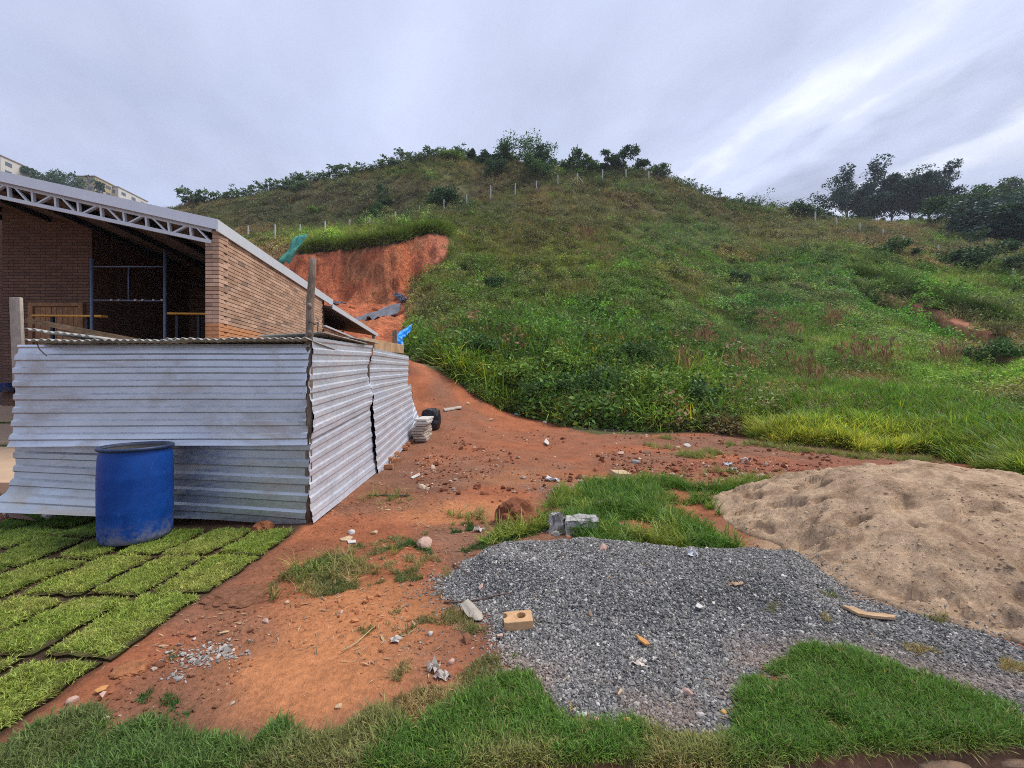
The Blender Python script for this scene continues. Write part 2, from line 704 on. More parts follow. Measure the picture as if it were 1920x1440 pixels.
P_ = lambda Y, py: (Y, _z(py, Y))
_left = [(4, 0), (12.5, .3), (20, 1), (60, 14), (100, 40), (180, 74), (270, 90)]
_far = [(4, 0), (6, .1), (10, .8), (20, 3.5), (38, 10), (65, 22), (110, 46), (135, 55), (270, 80)]
COLS = {
    -1600: _left, -600: _left, 0: _left,
    340: [(4, 0), (14, .2), (22, 2), (40, 8), (60, 20), P_(85, 394), (110, 40), (180, 64), (270, 72)],
    480: [(4, 0), (14, .2), (22, 2), (38, 8), P_(50, 474), P_(62, 448), P_(85, 374), (110, 40), (270, 60)],
    560: [(4, 0), (14, .3), (20, 2.2), (30, 6.5), P_(38, 560), P_(41, 478), P_(62, 442), P_(85, 358), (110, 40), (270, 60)],
    640: [(4, 0), (10, .2), (14, .7), P_(20, 640), P_(30, 575), P_(38, 560), P_(40.5, 470), P_(62, 430), P_(85, 341), (110, 43), (270, 60)],
    740: [(4, 0), (7.5, .03), (10.7, .35), (14, 1.7), (17, 2.4), P_(22, 640), P_(28, 600), P_(36, 562), P_(38.6, 458), P_(62, 418), P_(85, 322), (110, 44), (270, 60)],
    775: [(4, 0), (7.5, .03), (10.7, .33), (13, 1.0), P_(15, 681), (17, 2.35), P_(20, 655), P_(28, 600), P_(35, 562), P_(38, 540), P_(40.3, 448), P_(61, 410), P_(85, 315), (110, 44), (270, 60)],
    815: [(4, 0), (7.5, .03), (10.7, .3), (13, .9), P_(15, 692), (17, 2.4), P_(20, 650), P_(26, 600), P_(34, 535), P_(38, 500), P_(40.3, 442), P_(60, 402), P_(85, 310), (110, 45), (270, 60)],
    860: [(4, 0), (8, .03), (10.7, .25), (13, .72), P_(15, 714), (16.5, 2.4), P_(19, 655), P_(25, 604), P_(38, 504), P_(50, 434), P_(63, 398), P_(85, 309), (110, 45), (270, 60)],
    950: [(4, 0), (8, .02), (11, .15), P_(15, 768), (16.5, 1.7), P_(19, 658), P_(25, 606), P_(38, 504), P_(52, 430), P_(67, 372), P_(83, 312), (110, 44), (270, 58)],
    1050: [(4, 0), (9, .02), (13, .1), P_(15, 789), (16.5, 1.4), P_(19, 660), P_(25, 608), P_(38, 506), P_(54, 424), P_(69, 354), P_(82, 322), (110, 42), (270, 55)],
    1200: [(4, 0), (9, 0), P_(13.8, 803), (15.3, .9), P_(19, 665), P_(25, 610), P_(38, 508), P_(54, 430), P_(71, 349), P_(80, 329), (110, 41), (270, 52)],
    1400: [(4, 0), (8, 0), P_(12, 817), (14, .65), P_(18, 706), P_(23, 655), P_(29, 604), P_(43, 504), P_(60, 429), P_(72, 392), (110, 36), (270, 50)],
    1600: [(4, 0), (8, 0), P_(9.8, 845), P_(13, 766), P_(17, 706), P_(22, 645), P_(31, 564), P_(40, 504), P_(52, 454), P_(68, 422), (110, 40), (270, 70)],
    1800: [(4, 0), (7, 0), P_(8.4, 865), P_(12, 776), P_(16, 706), P_(21, 645), P_(25, 614), P_(36, 534), P_(52, 469), P_(66, 440), (110, 43), (140, 51), (270, 80)],
    1920: [(4, 0), (6.5, 0), P_(7.3, 888), P_(11, 776), P_(15, 706), P_(20, 655), P_(27, 604), P_(38, 534), P_(50, 474), P_(66, 444), (110, 45), (140, 55), (270, 85)],
    2400: _far, 3600: _far,
}
_cx = np.array(sorted(COLS), float)
_Yt = np.exp(np.linspace(math.log(4), math.log(270), 640))
_tab = np.stack([pchip([p[0] for p in COLS[int(c)]], [p[1] for p in COLS[int(c)]], _Yt) for c in _cx], 0)
_pxt = np.arange(-1600, 3601, 10.0)
_TAB = pchip(_cx, _tab, _pxt)                       # (npx, nY)

STEP_PX = [1560, 1590, 1640, 1700, 1760, 1800, 1850, 1885, 1910]
STEP_Y = [37.5, 36.0, 33.0, 30.5, 27.6, 26.0, 24.2, 23.2, 22.6]


def T(x, Y):
    """height of the land"""
    x = np.asarray(x, float)
    Y = np.asarray(Y, float)
    Yc = np.clip(Y, 4.0, 269.9)
    px = np.clip(960 + 800 * x / Yc, -1600, 3599.9)
    fi = (px + 1600) / 10
    i = np.floor(fi).astype(int)
    fi = fi - i
    fj = np.log(Yc / 4.0) / math.log(270 / 4.0) * 639
    j = np.clip(np.floor(fj).astype(int), 0, 638)
    fj = fj - j
    z = (_TAB[i, j] * (1 - fi) + _TAB[i + 1, j] * fi) * (1 - fj) + (_TAB[i, j + 1] * (1 - fi) + _TAB[i + 1, j + 1] * fi) * fj
    # natural unevenness
    a = sstep(13, 34, Y) * 0.9
    z = z + a * (fbm(x * .16, Y * .16, 5, 4) - .5) * 1.3 * (1 - .6 * sstep(70, 90, Y))
    z = z + a * (fbm(x * .45, Y * .45, 7, 3) - .5) * .9 * (1 - .8 * sstep(60, 85, Y))
    z = z + sstep(5, 9, Y) * (1 - sstep(14, 20, Y)) * (fbm(x * .8, Y * .8, 9, 4) - .5) * 0.16
    # small landslip scar on the right
    ys = np.interp(px, STEP_PX, STEP_Y)
    d = ys - Y + (fbm(x * .5, Y * .5, 31, 3) - .5) * 1.6
    fade = sstep(1570, 1620, px) * (1 - sstep(1885, 1908, px))
    z = z - fade * 1.5 * sstep(0, 0.5, d) * np.exp(-np.clip(d, 0, 60) / 4.0)
    return z


def ledge_y(x):
    return np.interp(x, [-2.2, -0.2, 0.9, 1.4, 2.0], [1.60, 1.67, 1.72, 1.77, 1.79]) + (fbm(x * 3.0, x * 0 + 3, 3, 4) - .5) * .07


def near_relief(x, Y):
    z = (fbm(x * 2.2, Y * 2.2, 41, 5) - .5) * 0.05 + (fbm(x * 14, Y * 14, 43, 3) - .5) * 0.014
    z = z * sstep(0.4, 1.2, np.abs(x) * 0 + Y) * (1 - sstep(12, 14, Y))
    z = z - 0.12 * (1 - sstep(-0.05, 0.035, Y - ledge_y(x)))
    return z


def ground_z(x, Y):
    return T(x, Y) + near_relief(x, Y)


def gz(x, Y):
    return float(ground_z(np.array([x]), np.array([Y]))[0])


def ray_hit(px, py, y0=6.0):
    """first place where the sight line through a pixel meets the land (arrays ok)"""
    px = np.atleast_1d(np.asarray(px, float))
    py = np.atleast_1d(np.asarray(py, float))
    Ys = np.exp(np.linspace(math.log(y0), math.log(250), 420))
    X = (px[:, None] - 960) / 800 * Ys[None]
    Z = EYE - (py[:, None] - 720) / 800 * Ys[None]
    Tz = T(X, np.broadcast_to(Ys[None], X.shape))
    hit = Tz >= Z
    any_ = hit.any(1)
    k = np.where(any_, hit.argmax(1), np.argmax((Tz - EYE) / Ys[None], 1))
    k = np.clip(k, 1, len(Ys) - 1)
    r = np.arange(len(px))
    f0, f1 = (Tz - Z)[r, k - 1], (Tz - Z)[r, k]
    t = np.where(any_, np.clip(-f0 / (f1 - f0 + 1e-9), 0, 1), 1)
    Y = Ys[k - 1] + (Ys[k] - Ys[k - 1]) * t
    x = (px - 960) / 800 * Y
    return x, Y, T(x, Y), any_


def proj(x, Y, z):
    return 960 + 800 * x / Y, 720 - 800 * (z - EYE) / Y


# ------------------------------------------------------------------ soils
RED = np.array((.340, .120, .057))
ORANGE = np.array((.50, .205, .088))
BROWN = np.array((.235, .112, .068))
DARK = np.array((.150, .070, .042))
UNDER = np.array((.105, .100, .042))

SOIL_POLY = [(505, 500), (545, 480), (590, 474), (640, 471), (700, 464), (740, 457), (780, 445), (812, 438), (838, 444), (845, 455),
             (839, 478), (826, 494), (802, 515), (782, 540), (770, 560), (762, 590), (760, 620), (758, 645), (770, 662), (792, 682),
             (842, 707), (900, 747), (950, 772), (1050, 795), (1080, 806), (1120, 815), (1300, 815), (1440, 846), (1600, 856),
             (1740, 866), (1800, 876), (1860, 896), (1960, 918), (2300, 1000), (2300, 1500), (-900, 1500), (-900, 700), (300, 640), (430, 520)]
SCAR_POLY = [(1618, 532), (1660, 548), (1700, 562), (1760, 582), (1800, 594), (1850, 606), (1872, 622), (1868, 632), (1840, 626), (1880, 650), (1840, 645),
             (1780, 624), (1720, 594), (1660, 562)]

# blobs of soil colour on the open ground: pixel of the middle, radii in pixels, colour, weight
SOIL_SPOTS = [(600, 1250, 260, 120, ORANGE, .95), (700, 1140, 140, 60, ORANGE * .85, .7), (860, 960, 150, 26, ORANGE, .75), (640, 1180, 170, 80, ORANGE * .95, .7),
              (560, 1050, 140, 40, DARK * 1.3, .35), (720, 905, 130, 60, BROWN * .85, .7), (420, 1180, 130, 70, BROWN * 1.05, .5), (330, 1290, 130, 60, BROWN * .9, .6),
              (1000, 895, 120, 22, ORANGE * .8, .5), (1250, 890, 160, 26, RED * .95, .5), (1500, 875, 260, 18, RED * np.array((.75, .8, 1.0)), .8),
              (1000, 840, 220, 40, RED * .95, .6), (480, 1190, 90, 40, DARK * 1.5, .3), (380, 1110, 200, 60, DARK * 1.5, .35), (800, 1250, 90, 60, BROWN, .4), (1680, 1120, 170, 70, np.array((.36, .24, .15)), 1.0), (1480, 1030, 70, 40, np.array((.36, .24, .15)), 1.0)]


def soil_colour(x, Y, z):
    """base colour of the bare land, N x 3"""
    n = len(x)
    px, py = proj(x, np.maximum(Y, .3), 0 * z)
    ppx, ppy = proj(x, np.maximum(Y, .3), z)
    n1 = fbm(x * .7, Y * .7, 51, 5)
    n2 = fbm(x * 3.1, Y * 3.1, 57, 4)
    c = RED + (BROWN - RED) * sstep(.4, .62, n1)[:, None]
    c = c * (0.78 + 0.44 * n2)[:, None]
    for bx, by, rx, ry, col, w in SOIL_SPOTS:
        d = np.hypot((px - bx) / rx, (py - by) / ry)
        k = w * (1 - sstep(.45, 1.25, d + (n2 - .5) * .9)) * (Y < 14)
        c = c + (col - c) * k[:, None]
    sodk = sstep(-2.14, -2.24, x) * sstep(4.9, 4.5, Y) * (x > -6)
    c = c + (np.array((.070, .042, .026)) * (.6 + .8 * n2)[:, None] - c) * sodk[:, None]
    # soil of the ledge by the road edge
    k = (1 - sstep(-.02, .07, Y - ledge_y(x)))
    c = c + (np.array((.16, .095, .06)) * (0.6 + .8 * n2)[:, None] - c) * k[:, None]
    # the cut bank behind
    far = Y > 12.5
    streak = fbm(x * 1.3, Y * .25, 61, 5)
    bank = np.array((.54, .165, .075)) * (0.58 + .9 * streak)[:, None]
    bank = bank + (np.array((.44, .20, .095)) - bank) * (sstep(.52, .70, fbm(x * .35, z * .35, 67, 4)) * .65)[:, None]
    bank = bank + (np.array((.48, .21, .145)) - bank) * (sstep(-9.5, -5.5, x) * sstep(34, 37, Y) * .5)[:, None]
    c = c + (bank - c) * sstep(13, 18, Y)[:, None]
    wob = 6 * (fbm(x * .9, Y * .9, 71, 4) - .5)
    soil = inpoly(ppx + wob, ppy + wob * .6, SOIL_POLY) & (Y < 47)
    scar = inpoly(ppx + wob, ppy + wob * .5, SCAR_POLY) & (Y < 45) & far
    scar_c = np.array((.34, .15, .085)) * (0.7 + .6 * n2)[:, None]
    und = UNDER * (0.6 + .8 * n1)[:, None]
    und = und + (np.array((.20, .12, .07)) - und) * (sstep(.52, .7, fbm(x * .12, Y * .12, 77, 4)) * .8)[:, None]
    out = np.where((soil | (~far))[:, None], c, und)
    out = np.where(scar[:, None], scar_c, out)
    return np.clip(out, .01, .9), soil & far


def mat_ground():
    t = NT('earth')
    a = t.node('ShaderNodeAttribute', attribute_type='GEOMETRY', attribute_name='col').outputs['Color']
    co = t.coord()
    n1 = t.noise(26, 6, .62, co)
    n2 = t.noise(130, 4, .6, co)
    n3 = t.noise(2.4, 5, .6, co)
    c = t.mix(1.0, a, t.rng(n1, .3, .7, .74, 1.26), 'MULTIPLY')
    c = t.mix(1.0, c, t.rng(n2, .3, .7, .86, 1.14), 'MULTIPLY')
    c = t.mix(1.0, c, t.rng(n3, .3, .7, .82, 1.18), 'MULTIPLY')
    bk0 = t.node('ShaderNodeAttribute', attribute_type='GEOMETRY', attribute_name='bank').outputs['Fac']
    bl = t.rng(t.noise(2.6, 7, .7, t.coord('Object', (1, 1, .6)), .8), .32, .62, .60, 1.30)
    c = t.mix(bk0, c, t.mix(1.0, c, bl, 'MULTIPLY'))
    # pale grit in the soil
    v = t.node('ShaderNodeTexVoronoi')
    v.inputs['Scale'].default_value = 42
    v.inputs['Randomness'].default_value = 1
    t.l.new(co, v.inputs['Vector'])
    grit = t.math('MULTIPLY', t.rng(v.outputs['Distance'], .10, .17, 1, 0), t.rng(t.noise(5, 3, .5, co), .5, .62, 0, 1))
    grit = t.math('MULTIPLY', grit, t.rng(a, .12, .2, 0, 1))
    c = t.mix(t.math('MULTIPLY', grit, .75), c, (.52, .40, .30))
    t.set(c, t.rng(n1, .3, .7, .85, 1.0), 0, .15)
    h = t.math('ADD', t.math('MULTIPLY', n1, 1.0), t.math('MULTIPLY', n2, .35))
    big = t.node('ShaderNodeMapping')
    big.inputs['Scale'].default_value = (1, 1, .55)
    t.l.new(co, big.inputs['Vector'])
    bk = t.node('ShaderNodeAttribute', attribute_type='GEOMETRY', attribute_name='bank').outputs['Fac']
    h2 = t.math('MULTIPLY', t.math('ADD', t.noise(1.7, 7, .68, big.outputs[0], .6), t.math('MULTIPLY', t.noise(6, 4, .6, big.outputs[0]), .4)), t.math('MULTIPLY', bk, 34))
    t.bump(t.math('ADD', h, h2), .75, .04)
    return t.m


M_EARTH = mat_ground()

# ground near the camera
gx = np.concatenate([np.arange(-30, -7, .25), np.arange(-7, 7, .032), np.arange(7, 34, .25)])
gy = np.concatenate([np.arange(-8, 1.0, .25), np.arange(1.0, 5.2, .03), np.arange(5.2, 13.01, .05)])
GX, GY = np.meshgrid(gx, gy, indexing='ij')
xx, yy = GX.ravel(), GY.ravel()
zz = ground_z(xx, yy)
cc, _ = soil_colour(xx, yy, zz)
ground = np_obj('ground', np.stack([xx, yy, zz], 1), grid_faces(len(gx), len(gy)), M_EARTH, attrs={'col': ('FLOAT_COLOR', cc), 'bank': ('FLOAT', np.zeros(len(xx)))})
tag(ground, kind='structure')

# the hill and everything that rises behind
hp = np.concatenate([np.arange(-1600, 300, 14.0), np.arange(300, 2000, 5.0), np.arange(2000, 3590, 14.0)])
hy = np.exp(np.linspace(math.log(12.6), math.log(265), 330))
HP, HY = np.meshgrid(hp, hy, indexing='ij')
hx = ((HP - 960) / 800 * HY).ravel()
hyy = HY.ravel()
hz = ground_z(hx, hyy) - 0.03 * (hyy < 13.3)
hc, hsoil = soil_colour(hx, hyy, hz)
rough = (fbm(hx * 1.6, hz * 1.0, 81, 4) - .5) * 1.0 + (np.abs(fbm(hx * .7, hz * .35 + hyy * .1, 83, 4) - .5)) * -1.6
hyy2 = hyy + np.where(hsoil & (hyy > 33), rough * 1.1, 0)
hz2 = hz + np.where(hsoil & (hyy > 13), (fbm(hx * .9, hyy * .9, 85, 5) - .5) * .55 * sstep(13, 16, hyy), 0)
hill = np_obj('hillside', np.stack([hx, hyy2, hz2], 1), grid_faces(len(hp), len(hy)), M_EARTH, attrs={'col': ('FLOAT_COLOR', hc), 'bank': ('FLOAT', (hsoil * sstep(15, 22, hyy)))})
tag(hill, kind='structure')

# far plain so that the land goes on in every direction
far = MB().add([(-900, -900, -.16), (900, -900, -.16), (900, 900, -.16), (-900, 900, -.16)], [(0, 1, 2, 3)])
t = NT('plain')
t.set(t.mix(t.noise(.05, 5), (.16, .10, .06), (.07, .09, .03)), 1.0)
tag(far.build('terrain', t.m), kind='structure')

# ================================================================== heaps of sand and gravel
SAND_C = (4.27, 4.35)


def sand_h(x, Y):
    dx, dy = x - SAND_C[0], Y - SAND_C[1]
    ang = np.arctan2(dy, dx)
    rad = 1.96 + .30 * np.exp(-((ang + 2.15) / .5) ** 2) + .12 * np.sin(ang * 3 + 1) + .3 * np.exp(-((ang - .2) / .8) ** 2)
    r = np.hypot(dx, dy) / rad
    r = r + (fbm(x * 2.0, Y * 2.0, 91, 4) - .5) * .16
    b = np.clip(1 - r ** 1.45, 0, 1)
    h = .735 * np.where(b > .8, .8 + (b - .8) * .62, b)
    on = sstep(0, .12, b)
    # footprints and slumps
    h = h + on * ((fbm(x * 3.4, Y * 3.4, 93, 4) - .5) * .10 + ((fbm(x * 8, Y * 9, 95, 4) - .5) * .085 + (fbm(x * 22, Y * 24, 97, 3) - .5) * .034) * (1 - .6 * sstep(.6, .85, b)))
    pit = sstep(.60, .70, fbm(x * 5.2 + 5, Y * 6.4, 99, 2))
    h = h - on * pit * .075 * (1 - .7 * sstep(.65, .85, b))
    return h, b


t = NT('sand')
co = t.coord()
wet = t.math('MULTIPLY', t.rng(t.noise(3.2, 7, .68, co, .8), .44, .62, 0, .9), 1.0)
c = t.mix(wet, (.52, .365, .235), (.28, .180, .110))
c = t.mix(1.0, c, t.rng(t.noise(160, 5, .7, co), .3, .7, .62, 1.38), 'MULTIPLY')
c = t.mix(1.0, c, t.rng(t.noise(30, 4, .6, co), .3, .7, .78, 1.22), 'MULTIPLY')
t.set(c, .95, 0, .15)
t.bump(t.math('ADD', t.noise(70, 6, .7, co), t.math('MULTIPLY', t.noise(240, 3, .6, co), .5)), .8, .02)
M_SAND = t.m
sx = np.arange(1.6, 7.2, .022)
sy = np.arange(1.7, 7.2, .022)
SX, SY = np.meshgrid(sx, sy, indexing='ij')
x_, y_ = SX.ravel(), SY.ravel()
h_, b_ = sand_h(x_, y_)
keep = (b_ > 0.0)
z_ = ground_z(x_, y_) + np.where(keep, h_ + .006, -.05)
f_ = grid_faces(len(sx), len(sy))
f_ = f_[keep[f_].any(1)]
used = np.unique(f_)
rm = -np.ones(len(x_), int)
rm[used] = np.arange(len(used))
sand = np_obj('sand_heap', np.stack([x_, y_, z_], 1)[used], rm[f_], M_SAND)
SANDPOLY = 0
tag(sand, 'big heap of light brown building sand beside the grey gravel', 'sand heap')


def heap_z(x, Y):
    """land plus whatever is heaped on it"""
    x = np.asarray(x, float)
    Y = np.asarray(Y, float)
    z = ground_z(x, Y)
    h, b = sand_h(x, Y)
    g, m = gravel_h(x, Y)
    return np.maximum(z + np.where(b > 0, h, 0), z + g)


# ------------------------------------------------------------------ gravel
GRAVEL_PX = [(872, 1050, 0), (836, 1078, 0), (824, 1104, 0), (862, 1137, 0), (918, 1152, 0), (928, 1205, 0), (948, 1252, 0), (1000, 1268, 0), (1018, 1308, 0),
             (1060, 1348, 0), (1140, 1356, 0), (1240, 1378, 0), (1335, 1388, 0), (1372, 1366, 0), (1376, 1292, 0), (1428, 1252, 0), (1500, 1216, 0),
             (1560, 1222, 0), (1640, 1242, 0), (1700, 1268, 0), (1790, 1295, 0), (1990, 1345, 0), (1990, 1260, 0), (1900, 1210, 0), (1800, 1165, 0), (1700, 1135, .05), (1600, 1100, .1),
             (1560, 1040, .12), (1500, 1000, .18), (1400, 1000, .2), (1300, 1005, .2), (1200, 998, .2), (1120, 992, .2), (1060, 998, .17), (1000, 1006, .14), (930, 1026, .06)]
GRAVEL_POLY = [G(*p) for p in GRAVEL_PX]


def gravel_h(x, Y):
    inside = inpoly(x + (fbm(x * 4, Y * 4, 103, 3) - .5) * .12, Y + (fbm(x * 4 + 9, Y * 4, 105, 3) - .5) * .12, GRAVEL_POLY)
    d = polydist(x, Y, GRAVEL_POLY)
    back = sstep(2.0, 3.5, Y)
    h = sstep(0, .35 + .9 * (1 - back), d) * (.03 + .19 * back * (1 - .55 * sstep(1.7, 2.6, x)))
    h = h * (1 - .75 * sstep(2.0, 2.8, x - (Y - 2.4) * .1) * (1 - sstep(2.6, 3.0, Y)))
    h = h + (fbm(x * 3, Y * 3, 107, 4) - .5) * .05 * sstep(0, .3, d) * (0.3 + back)
    return np.where(inside, np.maximum(h, .004), 0), inside


t = NT('gravel_fines')
co = t.coord()
v = t.node('ShaderNodeTexVoronoi')
v.inputs['Scale'].default_value = 75
t.l.new(co, v.inputs['Vector'])
c = t.mix(1.0, (.13, .135, .145), t.rng(t.noise(80, 5, .7, co), .3, .7, .5, 1.5), 'MULTIPLY')
t.set(c, .95, 0, .2)
t.bump(v.outputs['Distance'], .8, .012)
M_FINES = t.m
gx2 = np.arange(-1.0, 3.6, .025)
gy2 = np.arange(1.6, 4.2, .025)
A, B = np.meshgrid(gx2, gy2, indexing='ij')
x_, y_ = A.ravel(), B.ravel()
h_, in_ = gravel_h(x_, y_)
z_ = ground_z(x_, y_) + np.where(in_, h_, -.03)
f_ = grid_faces(len(gx2), len(gy2))
f_ = f_[in_[f_].any(1)]
used = np.unique(f_)
rm = -np.ones(len(x_), int)
rm[used] = np.arange(len(used))
gravel = np_obj('gravel_heap', np.stack([x_, y_, z_], 1)[used], rm[f_], M_FINES)
tag(gravel, 'low spread heap of grey crushed stone in the foreground', 'gravel heap')

M_STONE = mat_tinted('crushed_stone', .75, .5, 70, .3)
stone_protos = make_protos('gravel_stone', [rock_mesh('gravel_stone', M_STONE, 200 + k, (1, RNG.uniform(.55, .9), RNG.uniform(.4, .65)), .2, 1) for k in range(9)])
n = 190000
x_ = RNG.uniform(-.9, 3.6, n)
y_ = RNG.uniform(1.66, 4.15, n)
h_, in_ = gravel_h(x_, y_)
d_ = polydist(x_, y_, GRAVEL_POLY)
thin = 1 - .45 * sstep(2.2, 3.0, x_)
p_keep = np.where(in_, sstep(-.02, .06, d_ + .02) * thin, .55 * np.exp(-d_ / .05) * (y_ < 3.4) + .03 * np.exp(-d_ / .25))
_, sb = sand_h(x_, y_)
p_keep = p_keep * np.where(sb > 0.10, .02, np.where(sb > 0.0, .35, 1)) * (y_ > ledge_y(x_) + .03)
k = RNG.uniform(0, 1, n) < p_keep
x_, y_ = x_[k], y_[k]
n = len(x_)
z_ = heap_z(x_, y_)
g = RNG.uniform(0, 1, n)
base = np.stack([RNG.normal(.19, .065, n)] * 3, 1) * np.array((1.05, 1.0, .93))
base[g > .86] *= 1.9
base[g < .2] *= .5
# dusty, pinkish stones along the thin front rim
rim = (1 - sstep(.05, .4, polydist(x_, y_, GRAVEL_POLY))) * (1 - sstep(2.3, 2.7, y_)) * sstep(0, .4, .4 + x_ * 0)
base = base + (np.array((.34, .25, .20)) * RNG.uniform(.5, 1.3, (n, 1)) - base) * (rim * sstep(.42, .62, fbm(x_ * 3, y_ * 3, 111, 3)))[:, None] * .6
tone = (0.8 + .4 * fbm(x_ * 1.3, y_ * 1.3, 113, 3))[:, None]
base = np.clip(base * tone, .025, .7)
scatter('gravel_stones', np.stack([x_, y_, z_ + .002], 1), rand_rot(n, .5), np.clip(RNG.lognormal(math.log(.0175), .34, n), .007, .04), RNG.integers(0, 9, n), base, stone_protos, gravel)

# crumbs of damp sand on the heap
M_CRUMB = mat_tinted('sand_crumb', 1.0, .8, 120, .3)
crumbs = make_protos('sand_crumb', [rock_mesh('sand_crumb', M_CRUMB, 260 + k, (1, RNG.uniform(.7, .95), RNG.uniform(.4, .6)), .3, 1, True) for k in range(5)])
n = 26000
x_ = RNG.uniform(2.0, 6.2, n)
y_ = RNG.uniform(2.2, 6.4, n)
_, b_ = sand_h(x_, y_)
k = (b_ > .01) & (RNG.uniform(0, 1, n) < sstep(.42, .62, fbm(x_ * 2.4, y_ * 2.4, 117, 4)))
x_, y_ = x_[k], y_[k]
n = len(x_)
c_ = np.array((.46, .33, .21)) * RNG.uniform(.65, 1.2, (n, 1))
scatter('sand_crumbs', np.stack([x_, y_, heap_z(x_, y_) + .002], 1), rand_rot(n, .5), np.clip(RNG.lognormal(math.log(.014), .5, n), .005, .06), RNG.integers(0, 5, n), c_, crumbs, sand)

# ================================================================== lawn grass
M_BLADE = mat_leaf('grass_blade', True, .5, .3, varamt=.4)
rg = np.random.default_rng(5)
short_protos = make_protos('short_tuft', [blade_mesh('short_tuft', M_BLADE, 13, .020, .029, .0038, 1.0, 1.0, rg) for _ in range(8)])
lawn_protos = make_protos('lawn_tuft', [blade_mesh('lawn_tuft', M_BLADE, 13, .026, .050, .0042, .6, 1.0, rg) for _ in range(8)])
tall_protos = make_protos('tall_tuft', [blade_mesh('tall_tuft', M_BLADE, 20, .06, .24, .011, .5, 1.1, rg, .5, 4) for _ in range(8)])


def tint_mix(n, base, alt, f, jit=.18):
    c = np.array(base)[None] + (np.array(alt) - np.array(base))[None] * np.clip(f, 0, 1)[:, None]
    return np.clip(c * (1 + RNG.normal(0, jit, n))[:, None], .008, .8)


GREEN = (.130, .245, .040)
DEEP = (.045, .135, .030)
SOD = (.285, .375, .066)
STRAW = (.42, .32, .14)


def px_region(polys, n, box, warp=.10):
    """random ground points inside pixel-described patches with ragged edges"""
    x = RNG.uniform(box[0], box[1], n)
    y = RNG.uniform(box[2], box[3], n)
    wx = (fbm(x * 3, y * 3, 121, 4) - .5) * warp * 2.4
    wy = (fbm(x * 3 + 7, y * 3, 123, 4) - .5) * warp * 2.4
    k = np.zeros(n, bool)
    for p in polys:
        k |= inpoly(x + wx, y + wy, [G(*q) for q in p])
    return x[k], y[k]


def on_top(x, y):
    _, m = gravel_h(x, y)
    _, b = sand_h(x, y)
    return m, b > 0


# --- green lawn strip in the foreground
LAWN = [[(-300, 1480), (-200, 1420), (0, 1398), (60, 1372), (120, 1342), (180, 1325), (200, 1372), (260, 1352), (330, 1372), (400, 1382), (480, 1394), (540, 1350), (582, 1382),
         (640, 1372), (690, 1345), (720, 1330), (760, 1350), (790, 1378), (820, 1345), (865, 1322), (895, 1292), (930, 1272), (965, 1262), (992, 1266), (1008, 1300),
         (1045, 1340), (1062, 1358), (1140, 1364), (1180, 1360), (1245, 1384), (1330, 1394), (1382, 1372), (1384, 1298), (1432, 1258), (1480, 1236), (1500, 1218), (1555, 1222),
         (1610, 1222), (1650, 1244), (1700, 1268), (1760, 1290), (1830, 1306), (1930, 1335), (2200, 1380), (2200, 1480)]]
x_, y_ = px_region(LAWN, 52000, (-2.6, 2.9, 1.64, 2.5), .05)
k = (y_ > ledge_y(x_) + .01)
x_, y_ = x_[k], y_[k]
clump = fbm(x_ * 5, y_ * 5, 131, 4)
left_thin = 1 - .55 * (1 - sstep(-1.1, -.5, x_)) * sstep(.42, .56, fbm(x_ * 3, y_ * 3, 133, 3))
k = RNG.uniform(0, 1, len(x_)) < sstep(.24, .48, clump) * left_thin
x_, y_, clump = x_[k], y_[k], clump[k]
n = len(x_)
dry = sstep(.50, .68, fbm(x_ * 2.6, y_ * 2.6, 135, 4)) * .5 + .9 * (1 - sstep(-.01, .035, y_ - ledge_y(x_))) + (RNG.uniform(0, 1, n) > .95) * .8
dry = dry * (1 - .6 * (1 - sstep(-1.5, -.6, x_)))
col = tint_mix(n, GREEN, STRAW, dry)
col = col * (1 - .18 * (1 - sstep(-1.6, .2, x_)))[:, None] + np.array((.012, .0, .016)) * (1 - sstep(-1.6, 0, x_))[:, None]
scatter('lawn_grass', np.stack([x_, y_, ground_z(x_, y_)], 1), rand_rot(n, .25), RNG.uniform(.7, 1.25, n) * (.65 + .6 * clump), RNG.integers(0, 8, n), col, lawn_protos)

